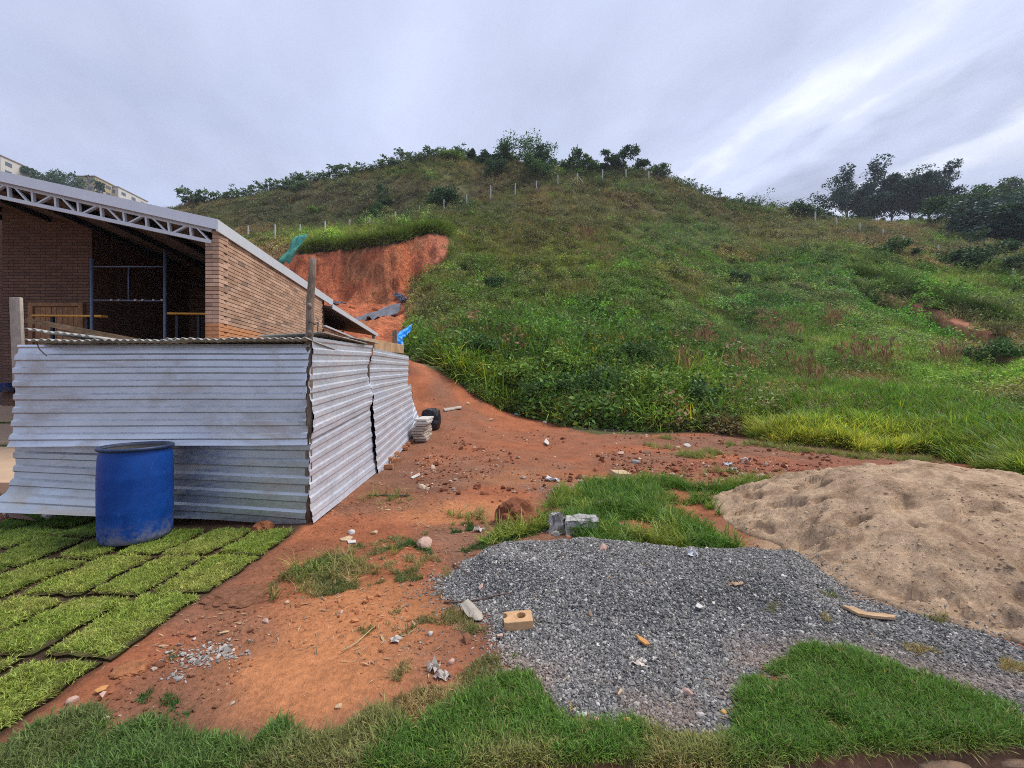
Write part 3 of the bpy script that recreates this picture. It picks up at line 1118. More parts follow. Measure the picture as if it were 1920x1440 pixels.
# --- loose patches of grass on the soil
PATCH = [[(512, 1106), (520, 1085), (575, 1062), (640, 1030), (700, 1012), (745, 1008), (800, 1030), (842, 1055), (835, 1085), (790, 1090), (700, 1098), (600, 1120), (540, 1122)],
         [(862, 1032), (900, 1014), (935, 992), (1000, 970), (1035, 955), (1045, 985), (1010, 1002), (930, 1024), (885, 1040)],
         [(690, 1196), (675, 1180), (720, 1150), (790, 1130), (820, 1112), (850, 1140), (890, 1165), (915, 1180), (925, 1215), (900, 1220), (850, 1175), (800, 1165), (760, 1190)],
         [(745, 1255), (765, 1232), (800, 1228), (810, 1245), (770, 1262), (740, 1290), (725, 1300)],
         [(840, 988), (880, 978), (892, 990), (850, 1000)], [(790, 1002), (830, 990), (840, 1000), (800, 1010)],
         [(725, 1330), (745, 1310), (850, 1290), (905, 1230), (930, 1230), (945, 1268), (890, 1300), (820, 1350), (760, 1350)],
         [(690, 1020), (700, 1000), (712, 1008), (706, 1020)], [(298, 1245), (312, 1228), (335, 1212), (325, 1232)],
         [(240, 1325), (255, 1308), (270, 1308), (260, 1330)], [(275, 1330), (300, 1310), (320, 1312), (312, 1332)], [(330, 1335), (340, 1322), (355, 1330)],
         [(1535, 1120), (1560, 1110), (1575, 1122), (1550, 1132)], [(1545, 1175), (1560, 1165), (1575, 1178)], [(1730, 1165), (1790, 1160), (1800, 1175), (1750, 1178)],
         [(1440, 1160), (1465, 1150), (1470, 1162)], [(1455, 1185), (1470, 1178), (1480, 1190)], [(1690, 1210), (1740, 1220), (1740, 1235), (1700, 1232)],
         [(1870, 1240), (1920, 1250), (1920, 1275), (1880, 1265)], [(1490, 1205), (1510, 1195), (1520, 1212)], [(940, 1235), (960, 1225), (965, 1238)],
         [(1060, 1335), (1090, 1325), (1085, 1345)]]
x_, y_ = px_region(PATCH, 130000, (-2.6, 3.2, 1.9, 5.2), .05)
cl = fbm(x_ * 6, y_ * 6, 141, 4)
k = RNG.uniform(0, 1, len(x_)) < sstep(.36, .55, cl) * .55
x_, y_, cl = x_[k], y_[k], cl[k]
n = len(x_)
ppx, ppy = proj(x_, y_, 0)
dry = sstep(.40, .60, fbm(x_ * 2.5, y_ * 2.5, 143, 4)) * .75 + .55 * ((ppx > 700) & (ppy > 1120)) + .35 * ((ppx < 850) & (ppy > 1045) & (ppy < 1125))
dry = dry * (1 - .8 * ((ppx > 855) & (ppy < 1045)))
col = tint_mix(n, DEEP, STRAW, dry * RNG.uniform(.5, 1.2, n))
scatter('patchy_grass', np.stack([x_, y_, heap_z(x_, y_)], 1), rand_rot(n, .5), RNG.uniform(.45, .95, n), RNG.integers(0, 8, n), col, lawn_protos)

# --- coarse grass between the path and the gravel, taller weeds
COARSE = [[(1010, 965), (1040, 930), (1080, 915), (1130, 905), (1210, 898), (1270, 905), (1330, 918), (1400, 905), (1450, 905), (1520, 905), (1470, 935), (1410, 965), (1380, 1040), (1300, 1044), (1200, 1040), (1120, 1030), (1050, 990)],
          [(880, 1025), (930, 1000), (985, 985), (1010, 962), (1036, 975), (1020, 998)]]
x_, y_ = px_region(COARSE, 34000, (-.7, 4.2, 3.5, 7.0), .12)
cl = fbm(x_ * 2.2, y_ * 2.2, 151, 4)
_, ins = on_top(x_, y_)
k = (RNG.uniform(0, 1, len(x_)) < sstep(.36, .58, cl) * .55) & ~ins
x_, y_, cl = x_[k], y_[k], cl[k]
n = len(x_)
col = tint_mix(n, (.105, .225, .030), (.28, .34, .06), sstep(.45, .7, fbm(x_ * 1.5, y_ * 1.5, 153, 3)) + (RNG.uniform(0, 1, n) > .93) * .5)
sel = RNG.uniform(0, 1, n) < .30
scatter('coarse_grass', np.stack([x_, y_, ground_z(x_, y_)], 1)[~sel], rand_rot((~sel).sum(), .3), RNG.uniform(.8, 1.5, (~sel).sum()), RNG.integers(0, 8, (~sel).sum()), col[~sel], lawn_protos)
scatter('weed_tufts', np.stack([x_, y_, ground_z(x_, y_)], 1)[sel], rand_rot(sel.sum(), .25), RNG.uniform(.35, .8, sel.sum()) * (.5 + cl[sel]), RNG.integers(0, 8, sel.sum()), col[sel] * .95, tall_protos)

# --- sprouts on the path
sp = [(1230, 838, 40), (1250, 822, 24), (1305, 855, 60), (1340, 850, 44), (1285, 855, 24), (1420, 835, 60), (1500, 846, 50), (1560, 850, 40), (1610, 858, 40), (1640, 855, 30), (1345, 885, 20), (1430, 905, 40),
      (730, 938, 14), (620, 1068, 26), (600, 1090, 20), (1720, 862, 50), (880, 975, 16), (1370, 835, 20), (1690, 862, 30), (1470, 840, 40)]
xs, ys = [], []
for px, py, m in sp:
    gx_, gy_, _, _ = ray_hit(px, py, 3)
    xs.append(gx_ + RNG.normal(0, .16, m))
    ys.append(gy_ + RNG.normal(0, .16, m))
x_, y_ = np.concatenate(xs), np.concatenate(ys)
n = len(x_)
scatter('path_sprouts', np.stack([x_, y_, ground_z(x_, y_)], 1), rand_rot(n, .3), RNG.uniform(.3, .65, n), RNG.integers(0, 8, n), tint_mix(n, (.14, .24, .03), STRAW, RNG.uniform(0, .8, n)), tall_protos)

# --- sods of turf laid in rows, each one lifted as a piece
t = NT('sod_earth')
co = t.coord()
c = t.mix(t.noise(30, 5, .6, co), (.045, .030, .018), (.13, .085, .05))
c = t.mix(t.rng(t.noise(9, 3, .5, co), .4, .6, 0, .6), c, (.10, .12, .03))
t.set(c, 1, 0, .1)
t.bump(t.noise(90, 4), .8, .01)
M_SODEARTH = t.m
ROWS = [(-2.62, -2.20, [1.52, 2.31, 3.06, 3.74, 4.40]),
        (-3.06, -2.66, [1.60, 2.36, 3.03, 3.70, 4.40]),
        (-3.52, -3.10, [1.72, 2.40, 3.02, 3.73, 4.38]),
        (-4.00, -3.60, [2.35, 2.98, 3.66, 4.36]),
        (-4.52, -4.10, [2.90, 3.52, 4.14, 4.66]),
        (-5.02, -4.58, [3.30, 3.88, 4.42, 4.85]),
        (-5.50, -5.08, [3.75, 4.38, 4.95])]
sod_grasses = []
for ri, (xa, xb, br) in enumerate(ROWS):
    for bi in range(len(br) - 1):
        x0, x1 = xa + RNG.uniform(-.015, .015), xb + RNG.uniform(-.015, .015)
        y0, y1 = br[bi] + RNG.uniform(.018, .038), br[bi + 1] - RNG.uniform(.018, .038)
        x0 += .012
        x1 -= .012
        cx, cy = (x0 + x1) / 2, (y0 + y1) / 2
        nx, ny = 12, 18
        U, V = np.meshgrid(np.linspace(-1, 1, nx), np.linspace(-1, 1, ny), indexing='ij')
        sk = RNG.uniform(-.02, .02, 4)
        X = cx + U * (x1 - x0) / 2 + V * sk[0] + (fbm(V * 3 + ri, U * 0 + bi * 7, 161, 3) - .5) * .05 * np.abs(U)
        Y = cy + V * (y1 - y0) / 2 + U * sk[1] + (fbm(U * 3 + ri * 3, V * 0 + bi * 5, 163, 3) - .5) * .05 * np.abs(V)
        gzv = ground_z(X.ravel(), Y.ravel()).reshape(X.shape)
        edge = np.maximum(np.abs(U), np.abs(V))
        top = gzv + .024 * (1 - sstep(.88, 1.0, edge) * .3) + (fbm(X * 5, Y * 5, 165, 3) - .5) * .018
        vt = np.stack([X, Y, top], 2).reshape(-1, 3)
        ft = grid_faces(nx, ny)
        rim_i = [i * ny for i in range(nx)] + [(nx - 1) * ny + j for j in range(1, ny)] + [i * ny + ny - 1 for i in range(nx - 2, -1, -1)] + [j for j in range(ny - 2, 0, -1)]
        vb = vt[rim_i].copy()
        vb[:, 2] = gzv.ravel()[rim_i] - .02
        b0 = len(vt)
        m = len(rim_i)
        fs = np.array([(rim_i[i], rim_i[(i + 1) % m], b0 + (i + 1) % m, b0 + i) for i in range(m)])
        # slab as its own thing with its origin in the middle
        org = np.array([cx, cy, float(gzv.mean())])
        sod = np_obj('sod_slab', np.concatenate([vt, vb]) - org, np.concatenate([ft, fs]), M_SODEARTH)
        sod.location = org
        where = ['in the row along the bare red soil', 'in the second row from the bare red soil', 'in the third row from the bare red soil', 'in the fourth row, behind and left of the blue drum', 'in the fifth row, left of the blue drum', 'in the sixth row, towards the metal hut', 'in the outermost row beside the hut'][ri]
        pos = ['nearest', 'second nearest', 'third nearest', 'farthest'][bi] if len(br) == 5 else ['nearest', 'middle', 'farthest'][bi] if len(br) == 4 else ['nearer', 'farther'][bi]
        tag(sod, '%s turf slab %s' % (pos, where), 'turf slab', 'turf slabs laid on the soil')
        area = (x1 - x0) * (y1 - y0)
        nn = int(area * 5600)
        u, w = RNG.uniform(-1, 1, nn), RNG.uniform(-1, 1, nn)
        rag = fbm(u * 4 + ri * 5 + cx, w * 6 + bi * 3, 169, 3)
        kk = (np.abs(u) < .82 + .2 * rag) & (np.abs(w) < .88 + .13 * rag) & (RNG.uniform(0, 1, nn) < .55 + .9 * fbm(u * 3 + ri, w * 4 + bi * 2, 173, 3))
        u, w = u[kk], w[kk]
        nn = len(u)
        fx = cx + u * (x1 - x0) / 2 + w * sk[0]
        fy = cy + w * (y1 - y0) / 2 + u * sk[1]
        fz = ground_z(fx, fy) + .022 + (fbm(fx * 5, fy * 5, 165, 3) - .5) * .018
        tone = fbm(fx * 2.4, fy * 2.4, 167, 4)
        yel = sstep(.5, .72, tone) * .35 + RNG.uniform(-.12, .22) + (RNG.uniform(0, 1, nn) > .93) * .6 + (np.maximum(np.abs(u), np.abs(w)) > .92) * .25
        dk = .82 if ri >= 3 else 1.0
        col = tint_mix(nn, SOD, (.46, .43, .13), yel, .22) * dk
        far_c = np.array((.14, .265, .045))
        col = col + (far_c - col) * (sstep(3.6, 4.6, fy) * .5 + (.35 if ri >= 4 else 0))[:, None]
        g = scatter('grass_blades', np.stack([fx, fy, fz], 1) - org, rand_rot(nn, .35), RNG.uniform(.75, 1.3, nn), RNG.integers(0, 8, nn), col, short_protos, sod)

# ================================================================== the hut of corrugated sheets
def mat_zinc(name, tint=(.60, .64, .69), stain=(.34, .25, .17), seed=0.0, stain_amt=.5, metal=.78):
    t = NT(name)
    co = t.coord()
    mp = t.node('ShaderNodeMapping')
    mp.inputs['Scale'].default_value = (1, 1, 2.2)
    mp.inputs['Location'].default_value = (seed, seed, 0)
    t.l.new(co, mp.inputs['Vector'])
    s1 = t.noise(1.7, 6, .6, mp.outputs[0], .4)
    s2 = t.noise(14, 5, .65, mp.outputs[0])
    c = t.mix(1.0, tint, t.rng(s2, .3, .7, .90, 1.08), 'MULTIPLY')
    c = t.mix(1.0, c, t.rng(s1, .3, .7, .88, 1.10), 'MULTIPLY')
    f = t.rng(t.noise(1.15, 6, .62, mp.outputs[0], .8), .53, .70, 0, stain_amt)
    c = t.mix(f, c, stain)
    t.set(c, t.rng(s2, .3, .7, .36, .55), t.rng(f, 0, .4, metal, .15), .4)
    t.bump(t.noise(5, 4, .5, co), .12, .02)
    return t.m


M_ZINC = mat_zinc('galvanised_sheet')
M_ZINC_B = mat_zinc('galvanised_sheet_dull', (.50, .54, .57), (.32, .24, .15), 3.0, .75)
M_ZINC_C = mat_zinc('galvanised_sheet_side', (.62, .65, .74), (.50, .40, .30), 7.0, .4, .35)
def mat_wood(name, c0, c1, sc=(3, 3, 22)):
    t = NT(name)
    co = t.coord('Object', sc)
    nz = t.noise(3, 7, .65, co, 1.0)
    c = t.mix(t.rng(nz, .3, .7, 0, 1), c0, c1)
    c = t.mix(1.0, c, t.rng(t.noise(3, 4), .3, .7, .7, 1.25), 'MULTIPLY')
    t.set(c, .9, 0, .15)
    t.bump(nz, .5, .01)
    return t.m


M_GREYWOOD = mat_wood('weathered_wood', (.11, .082, .062), (.34, .27, .215), (26, 26, 2.5))
M_PLANK = mat_wood('pale_plank', (.30, .245, .20), (.52, .45, .38), (20, 20, 3))
M_BROWNWOOD = mat_wood('brown_timber', (.12, .075, .045), (.30, .20, .125), (4, 4, 20))
M_TANWOOD = mat_wood('tan_timber', (.36, .22, .11), (.60, .42, .26), (3, 18, 18))

hut = empty('metal_hut', (-3.7, 4.56, 0), 0, 'shoulder high hut walled with corrugated silver metal sheets behind the blue drum', 'hut')
HO = Vector((-3.7, 4.56, 0))
RIB = .140
RIBH = .023


def rib_profile(tt):
    """out-of-plane offset of a trapezoid-ribbed sheet; tt metres from its lower edge"""
    ph = (tt / RIB) % 1.0
    return np.where(ph < .42, 0.0, np.where(ph < .53, (ph - .42) / .11, np.where(ph < .86, 1.0, (1.0 - ph) / .14))) * RIBH


def sheet(name, BL, BR, TL, TR, mat, out, warp=None, ns=40, seed=0, sag=0.0):
    """ribbed sheet between four corners; out = unit vector facing the viewer; warp(s,t,x)->extra offset"""
    BL, BR, TL, TR = (Vector(p) for p in (BL, BR, TL, TR))
    H = (TL - BL).length
    m = int(round(H / RIB))
    ph = []
    for k in range(m + 1):
        for q_ in (0, .21, .42, .53, .70, .86):
            tt = (k + q_) * RIB
            if tt < H:
                ph.append(tt)
    ph.append(H)
    tt = np.array(sorted(set(ph)))
    ss = np.linspace(0, 1, ns)
    Sg, Tg = np.meshgrid(ss, tt / H, indexing='ij')
    bl, br, tl, tr = (np.array(p) for p in (BL, BR, TL, TR))
    P = (bl[None, None] * ((1 - Sg) * (1 - Tg))[..., None] + br * (Sg * (1 - Tg))[..., None] + tl * ((1 - Sg) * Tg)[..., None] + tr * (Sg * Tg)[..., None])
    o = np.array(out)
    off = rib_profile(Tg * H)
    L = (BR - BL).length
    off = off + (fbm(Sg * L * 1.4 + seed, Tg * H * 1.6, 171 + seed, 3) - .5) * .022
    off = off + (fbm(Sg * L * 7 + seed, Tg * H * 7, 175 + seed, 2) - .5) * .003
    if warp:
        off = off + warp(Sg, Tg)
    P = P + o * off[..., None]
    P[..., 2] += (fbm(Sg * L * 1.1 + seed, Tg * 0, 177 + seed, 3) - .5) * .008 * (1 + sag)
    # ragged ends
    d = np.array((BR - BL).normalized())
    rag = (fbm(Tg * H * 7 + seed, Sg * 0 + 1, 179 + seed, 3) - .5) * .035
    P = P + d * (rag * (np.maximum(0, np.abs(Sg - .5) * 2 - .9) * 10))[..., None]
    P = P - np.array(HO)
    o_ = np_obj(name, P.reshape(-1, 3), grid_faces(ns, len(tt)), mat, hut, smooth=False)
    md = o_.modifiers.new('gauge', 'SOLIDIFY')
    md.thickness = .0018
    md.offset = -1
    return o_


FY = 4.52


def FP(px, py, Y=FY):
    return W(px, py, Y)


# front wall: an upper sheet over a lower one that has slipped and splays out
sheet('metal_sheet', FP(25, 836, 4.52), FP(577, 834, 4.52), FP(31, 646, 4.55), FP(580, 645, 4.55), M_ZINC, (0, -1, 0),
      lambda s, t: .07 * np.exp(-t / .08) * (1 - .6 * s) + .06 * np.exp(-(1 - s) / .02) * np.exp(-((t - .45) / .25) ** 2) - .03 * np.exp(-(1 - t) / .05), ns=56, seed=1)
sheet('metal_sheet', FP(28, 945, 4.54), FP(574, 989, 4.56), FP(30, 824, 4.60), FP(584, 832, 4.57), M_ZINC_B, (0, -1, 0),
      lambda s, t: .30 * np.exp(-t / .16) * np.exp(-s / .34) + .05 * np.exp(-t / .15) * np.sin(s * 6), ns=56, seed=4)
RIBH = .011
# side wall runs back to the right of the corner post
SD = Vector((-.05, 1, 0)).normalized()
SN = (.9988, .05, 0)
C0 = Vector((-2.145, 4.55, 0))


def SP(s, z):
    p = C0 + SD * s
    return (p.x, p.y, z)


sheet('metal_sheet', SP(.0, .93), SP(2.22, 1.13), SP(.0, 2.02), SP(2.20, 2.125), M_ZINC_C, SN, lambda s, t: .05 * np.exp(-s / .03) * np.sin(t * 9) * .4 + .04 * np.exp(-(1 - s) / .05) * np.sin(t * 8), ns=34, seed=7)
sheet('metal_sheet', SP(-.03, .045), SP(2.52, .065), SP(.0, .97), SP(2.26, 1.20), M_ZINC_C, SN, lambda s, t: .06 * np.exp(-t / .2) - .02, ns=36, seed=9)
sheet('metal_sheet', SP(2.30, 1.22), SP(5.30, 1.40), SP(2.24, 2.10), SP(5.45, 2.18), M_ZINC_C, SN, lambda s, t: -.01 + .05 * np.exp(-s / .03) * np.sin(t * 7 + 1), ns=36, seed=12)
sheet('metal_sheet', SP(2.46, .0), SP(5.95, .26), SP(2.28, 1.30), SP(5.5, 1.52), M_ZINC_C, SN, lambda s, t: .04 * np.exp(-t / .2) + .035, ns=40, seed=15)
# last short sheet leaning in at the far end
sheet('metal_sheet', W(752, 846, 9.4), W(783, 786, 10.7), W(747, 752, 9.7), W(759, 722, 10.5), M_ZINC_C, SN, lambda s, t: .02 + .03 * s, ns=20, seed=19)

# added near-black panels stand in for the shade inside, seen through sheet gaps
M_GAP_SHADE = mat_simple('gap_shade', (.022, .018, .016), .95, 0, .3, 5)
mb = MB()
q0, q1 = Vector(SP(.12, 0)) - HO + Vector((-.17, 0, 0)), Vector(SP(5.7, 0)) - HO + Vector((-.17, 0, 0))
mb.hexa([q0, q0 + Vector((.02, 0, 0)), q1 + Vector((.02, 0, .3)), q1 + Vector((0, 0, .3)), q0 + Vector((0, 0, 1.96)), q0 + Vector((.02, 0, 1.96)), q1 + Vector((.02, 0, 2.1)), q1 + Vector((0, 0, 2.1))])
mb.build('shade_panel', M_GAP_SHADE, hut)
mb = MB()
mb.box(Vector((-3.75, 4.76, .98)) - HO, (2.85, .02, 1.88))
mb.build('shade_panel', M_GAP_SHADE, hut)

# posts, rails and roof of the hut
mb = MB()
mb.tube([W(577, 996, 4.60) - HO, W(579, 800, 4.60) - HO, W(580, 640, 4.59) - HO, W(582, 560, 4.58) - HO, W(585, 520, 4.58) - HO, W(587, 484, 4.57) - HO],
        [.040, .036, .038, .040, .036, .034], 10)
for kz, kr in ((2.35, .046), (2.06, .046)):
    mb.tube([Vector((-2.163, 4.555, kz - .03)) - HO, Vector((-2.163, 4.55, kz)) - HO, Vector((-2.160, 4.555, kz + .03)) - HO], [.02, .03, .02], 8)
mb.build('corner_post', M_GREYWOOD, hut, True)
mb = MB()
mb.tube([Vector((-2.12, 4.53, 2.17)) - HO + Vector((.045 * math.cos(a), .045 * math.sin(a) + .03, .012 * math.sin(a * 2))) for a in np.linspace(0, 6.6, 16)] + [Vector((-2.06, 4.52, 2.10)) - HO, Vector((-2.05, 4.51, 2.06)) - HO], .006, 6)
t = NT('black_wire')
t.set((.015, .015, .017), .5)
M_BLACK = t.m
mb.build('wire_tie', M_BLACK, hut)
mb = MB()
p0, p1 = W(37, 640, 4.62) - HO, W(30, 558, 4.60) - HO
mb.bar(p0 + Vector((0, 0, -.5)), p1, .115, .035, (0, 1, 0))
mb.build('plank_post', M_PLANK, hut, bevel=.004)
mb = MB()
mb.bar(W(48, 600, 4.66) - HO, W(262, 640, 4.9) - HO, .03, .055, (0, 0, 1))
mb.build('brace_plank', M_BROWNWOOD, hut)
for a, b in ((0.03, 2.1), (2.15, 5.3)):
    mb = MB()
    mb.bar(Vector(SP(a, 1.93)) - HO + Vector((-.06, 0, 0)), Vector(SP(b, 2.02)) - HO + Vector((-.06, 0, 0)), .05, .07)
    mb.build('rail', M_BROWNWOOD, hut)
mb = MB()
mb.bar(Vector((-5.2, 4.60, 1.90)) - HO, Vector((-2.2, 4.60, 1.92)) - HO, .05, .06)
mb.build('rail', M_BROWNWOOD, hut)
for s in (2.27, 5.35):
    mb = MB()
    mb.bar(Vector(SP(s, -.15)) - HO + Vector((-.05, 0, 0)), Vector(SP(s, 2.1)) - HO + Vector((-.05, 0, 0)), .06)
    mb.build('post', M_GREYWOOD, hut)
mb = MB()
mb.bar(Vector(SP(2.0, 2.14)) - HO + Vector((-.05, 0, 0)), Vector(SP(5.0, 2.30)) - HO + Vector((-.05, 0, 0)), .045, .19)
mb.build('top_board', M_TANWOOD, hut, bevel=.004)
mb = MB()
mb.bar(Vector(SP(4.45, 1.9)) - HO + Vector((-.1, 0, 0)), Vector(SP(4.45, 2.65)) - HO + Vector((-.1, 0, 0)), .09, .05)
mb.build('plank_post', M_GREYWOOD, hut)

M_FIBRO = mat_simple('fibre_cement', (.46, .45, .41), .9, 0, .3, 9, .3, .004, .2, (.20, .19, .17), 2.2)


def wavy_sheet(name, a, b, c, d, per=.078, amp=.0105, parent=None, nw=8):
    """corrugated fibre-cement sheet: waves run along a->b, edges a-d and b-c"""
    a, b, c, d = (np.array(p, float) for p in (a, b, c, d))
    L = np.linalg.norm(b - a)
    ns = int(L / per * nw) + 2
    s = np.linspace(0, 1, ns)
    tt = np.linspace(0, 1, 5)
    Sg, Tg = np.meshgrid(s, tt, indexing='ij')
    P = a * ((1 - Sg) * (1 - Tg))[..., None] + b * (Sg * (1 - Tg))[..., None] + d * ((1 - Sg) * Tg)[..., None] + c * (Sg * Tg)[..., None]
    nrm = np.cross(b - a, d - a)
    nrm /= np.linalg.norm(nrm)
    P = P + nrm * (np.sin(Sg * L / per * 6.283) * amp + (fbm(Sg * 6, Tg * 2, 181, 3) - .5) * .015)[..., None]
    P -= np.array(HO)
    o = np_obj(name, P.reshape(-1, 3), grid_faces(ns, 5), M_FIBRO, parent)
    md = o.modifiers.new('thickness', 'SOLIDIFY')
    md.thickness = .007
    md.offset = 0
    return o


f0 = 4.40
wavy_sheet('roof_sheet', W(45, 638, f0), W(330, 638, f0), (-3.5, 6.4, 1.86), (-5.1, 6.4, 1.86), parent=hut)
wavy_sheet('roof_sheet', W(310, 636, f0), W(577, 634, f0 + .02), (-2.25, 6.4, 1.89), (-3.65, 6.4, 1.88), parent=hut)
wavy_sheet('roof_sheet', W(46, 617, f0 + .1), W(172, 631, f0 + .12), (-4.1, 6.0, 1.95), (-5.0, 6.0, 1.98), parent=hut)
for a_, b_, za, zb_ in ((.25, 1.9, 2.10, 2.13), (1.2, 2.6, 2.15, 2.20)):
    q0, q1 = Vector(SP(a_, za)) - HO, Vector(SP(b_, zb_)) - HO
    mb = MB()
    mb.hexa([q0 + Vector((-.7, 0, -.04)), q0 + Vector((.03, 0, 0)), q1 + Vector((.05, 0, 0)), q1 + Vector((-.7, 0, -.06)),
             q0 + Vector((-.7, 0, -.03)), q0 + Vector((.03, 0, .008)), q1 + Vector((.05, 0, .008)), q1 + Vector((-.7, 0, -.05))])
    mb.build('flat_roof_sheet', M_FIBRO, hut)
mb = MB()
mb.tube([W(68, 641, 4.47) - HO, W(74, 655, 4.44) - HO, W(88, 668, 4.44) - HO], [.006, .006, .004], 6)
mb.build('hanging_strip', M_BROWNWOOD, hut)

# ================================================================== blue drum
t = NT('blue_plastic')
co = t.coord()
nz = t.noise(7, 6, .6, co, .6)
c = t.mix(t.rng(nz, .3, .7, 0, 1), (.002, .040, .225), (.003, .064, .32))
sc_ = t.rng(t.noise(20, 6, .78, t.coord('Object', (1, 1, .3)), 1.0), .62, .70, 0, .6)
c = t.mix(sc_, c, (.16, .30, .58))
g_ = t.node('ShaderNodeSeparateXYZ')
t.l.new(co, g_.inputs[0])
dirt = t.math('MULTIPLY', t.rng(g_.outputs[2], .0, .22, 1, 0), t.rng(t.noise(11, 6, .7, co), .42, .60, 0, .8))
c = t.mix(dirt, c, (.30, .27, .24))
t.set(c, t.rng(nz, .3, .7, .42, .58), 0, .3)
t.bump(t.noise(9, 3, .5, co), .12, .02)
M_BLUE = t.m
t = NT('drum_rim')
t.set(t.mix(t.noise(20, 4), (.006, .018, .07), (.05, .08, .16)), .5, .3)
M_RIM = t.m
t = NT('drum_inside')
t.set(t.mix(t.noise(14, 5), (.05, .045, .04), (.22, .19, .16)), .8)
M_DIN = t.m


def lathe(prof, n=48, close_top=False, close_bot=False):
    v, f = [], []
    for r, z in prof:
        for k in range(n):
            a = 2 * math.pi * k / n
            v.append((r * math.cos(a), r * math.sin(a), z))
    for i in range(len(prof) - 1):
        for k in range(n):
            f.append((i * n + k, i * n + (k + 1) % n, (i + 1) * n + (k + 1) % n, (i + 1) * n + k))
    mb = MB()
    mb.add(v, f)
    if close_bot:
        mb.f.append(tuple(range(n))[::-1])
    if close_top:
        mb.f.append(tuple((len(prof) - 1) * n + k for k in range(n)))
    return mb


dx_, dy_ = G(256, 1014)
dz_ = gz(dx_, dy_) + .028
drum = empty('blue_drum', (dx_, dy_, dz_), 0, 'open topped blue plastic drum standing on the turf before the metal sheets', 'drum')
RD = .282
lathe([(RD * .86, 0), (RD * .95, .012), (RD * .99, .05), (RD, .12), (RD * 1.010, .28), (RD * 1.015, .295), (RD * 1.012, .31), (RD * 1.015, .5), (RD * 1.012, .60), (RD * 1.016, .615), (RD * 1.010, .63), (RD * 1.003, .70), (RD * .985, .80), (RD * .95, .845), (RD * .945, .862)], 56, False, True).build('body', M_BLUE, drum, True)
lathe([(RD * .945, .858), (RD * 1.0, .860), (RD * 1.03, .868), (RD * 1.035, .884), (RD * 1.01, .894), (RD * .955, .893), (RD * .925, .885), (RD * .915, .865)], 56).build('rim', M_RIM, drum, True)
lathe([(RD * .918, .884), (RD * .93, .80), (RD * .95, .60), (RD * .9, .50)], 56, True).build('inner_wall', M_DIN, drum, True)

# ================================================================== brick shed
def shifted(mb, o):
    mb.v = [(p[0] - o[0], p[1] - o[1], p[2] - o[2]) for p in mb.v]
    return mb


BY = 7.4
BC = Vector((-5.08, BY, 0))                 # outer front corner
BD = Vector((-.11, .994, 0)).normalized()   # the side wall runs back this way
BN = Vector((BD.y, -BD.x, 0))               # its outward side
BANG = math.atan2(BD.y, BD.x)
shed = empty('brick_shed', BC, 0, 'open fronted brick shed with a white edged sloping roof on a steel truss', 'shed')
WALL_LEN, WALL_TOP = 5.42, 4.19
CH = .070


def brick_mat(name, single):
    t = NT(name)
    if single:
        r = t.node('ShaderNodeObjectInfo').outputs['Random']
    else:
        r = t.node('ShaderNodeAttribute', attribute_type='GEOMETRY', attribute_name='bv').outputs['Fac']
    rp = t.node('ShaderNodeValToRGB')
    e = rp.color_ramp.elements
    cols = [(.50, .325, .225), (.43, .265, .18), (.54, .35, .245), (.30, .215, .165), (.47, .29, .195)]
    while len(e) < 5:
        e.new(.5)
    for k, (el, c) in enumerate(zip(e, cols)):
        el.position = (0, .3, .55, .80, .86)[k]
        el.color = (*c, 1)
    rp.color_ramp.interpolation = 'CONSTANT'
    t.l.new(r, rp.inputs[0])
    geo = t.node('ShaderNodeNewGeometry').outputs['Position']
    c = t.mix(1.0, rp.outputs[0], t.rng(t.math('FRACT', t.math('MULTIPLY', r, 13.7)), 0, 1, .84, 1.16), 'MULTIPLY')
    c = t.mix(1.0, c, t.rng(t.noise(9, 5, .6, geo), .3, .7, .85, 1.15), 'MULTIPLY')
    t.set(c, .9, 0, .2)
    t.bump(t.noise(80, 4, .6, geo), .3, .004)
    return t.m


M_BRICK = brick_mat('soil_cement_brick', True)
M_BRICKS = brick_mat('soil_cement_bricks', False)
M_OBRICK = mat_simple('orange_brick', (.58, .27, .125), .9, 0, .25, 9, .3, .004, .2)
M_MORTAR = mat_simple('mortar', (.075, .045, .034), 1, 0, .3, 20, .4, .004, .1)


def block_mesh(name, s, mat):
    mb = MB()
    b = .003
    x, y, z = s[0] / 2, s[1] / 2, s[2] / 2
    mb.box((0, 0, 0), s)
    me = mb.mesh(name, mat)
    bm = bmesh.new()
    bm.from_mesh(me)
    bmesh.ops.bevel(bm, geom=list(bm.edges), offset=b, segments=1, affect='EDGES')
    bm.to_mesh(me)
    bm.free()
    return me


FULL = {m.name: block_mesh('brick', (.247, .05, CH - .010), m) for m in (M_BRICK, M_OBRICK)}
HALF = {m.name: block_mesh('half_brick', (.122, .05, CH - .010), m) for m in (M_BRICK, M_OBRICK)}
PFULL = {m.name: block_mesh('pier_brick', (.239, .12, CH - .009), m) for m in (M_BRICK, M_OBRICK)}
PHALF = {m.name: block_mesh('pier_half', (.117, .24, CH - .009), m) for m in (M_BRICK, M_OBRICK)}
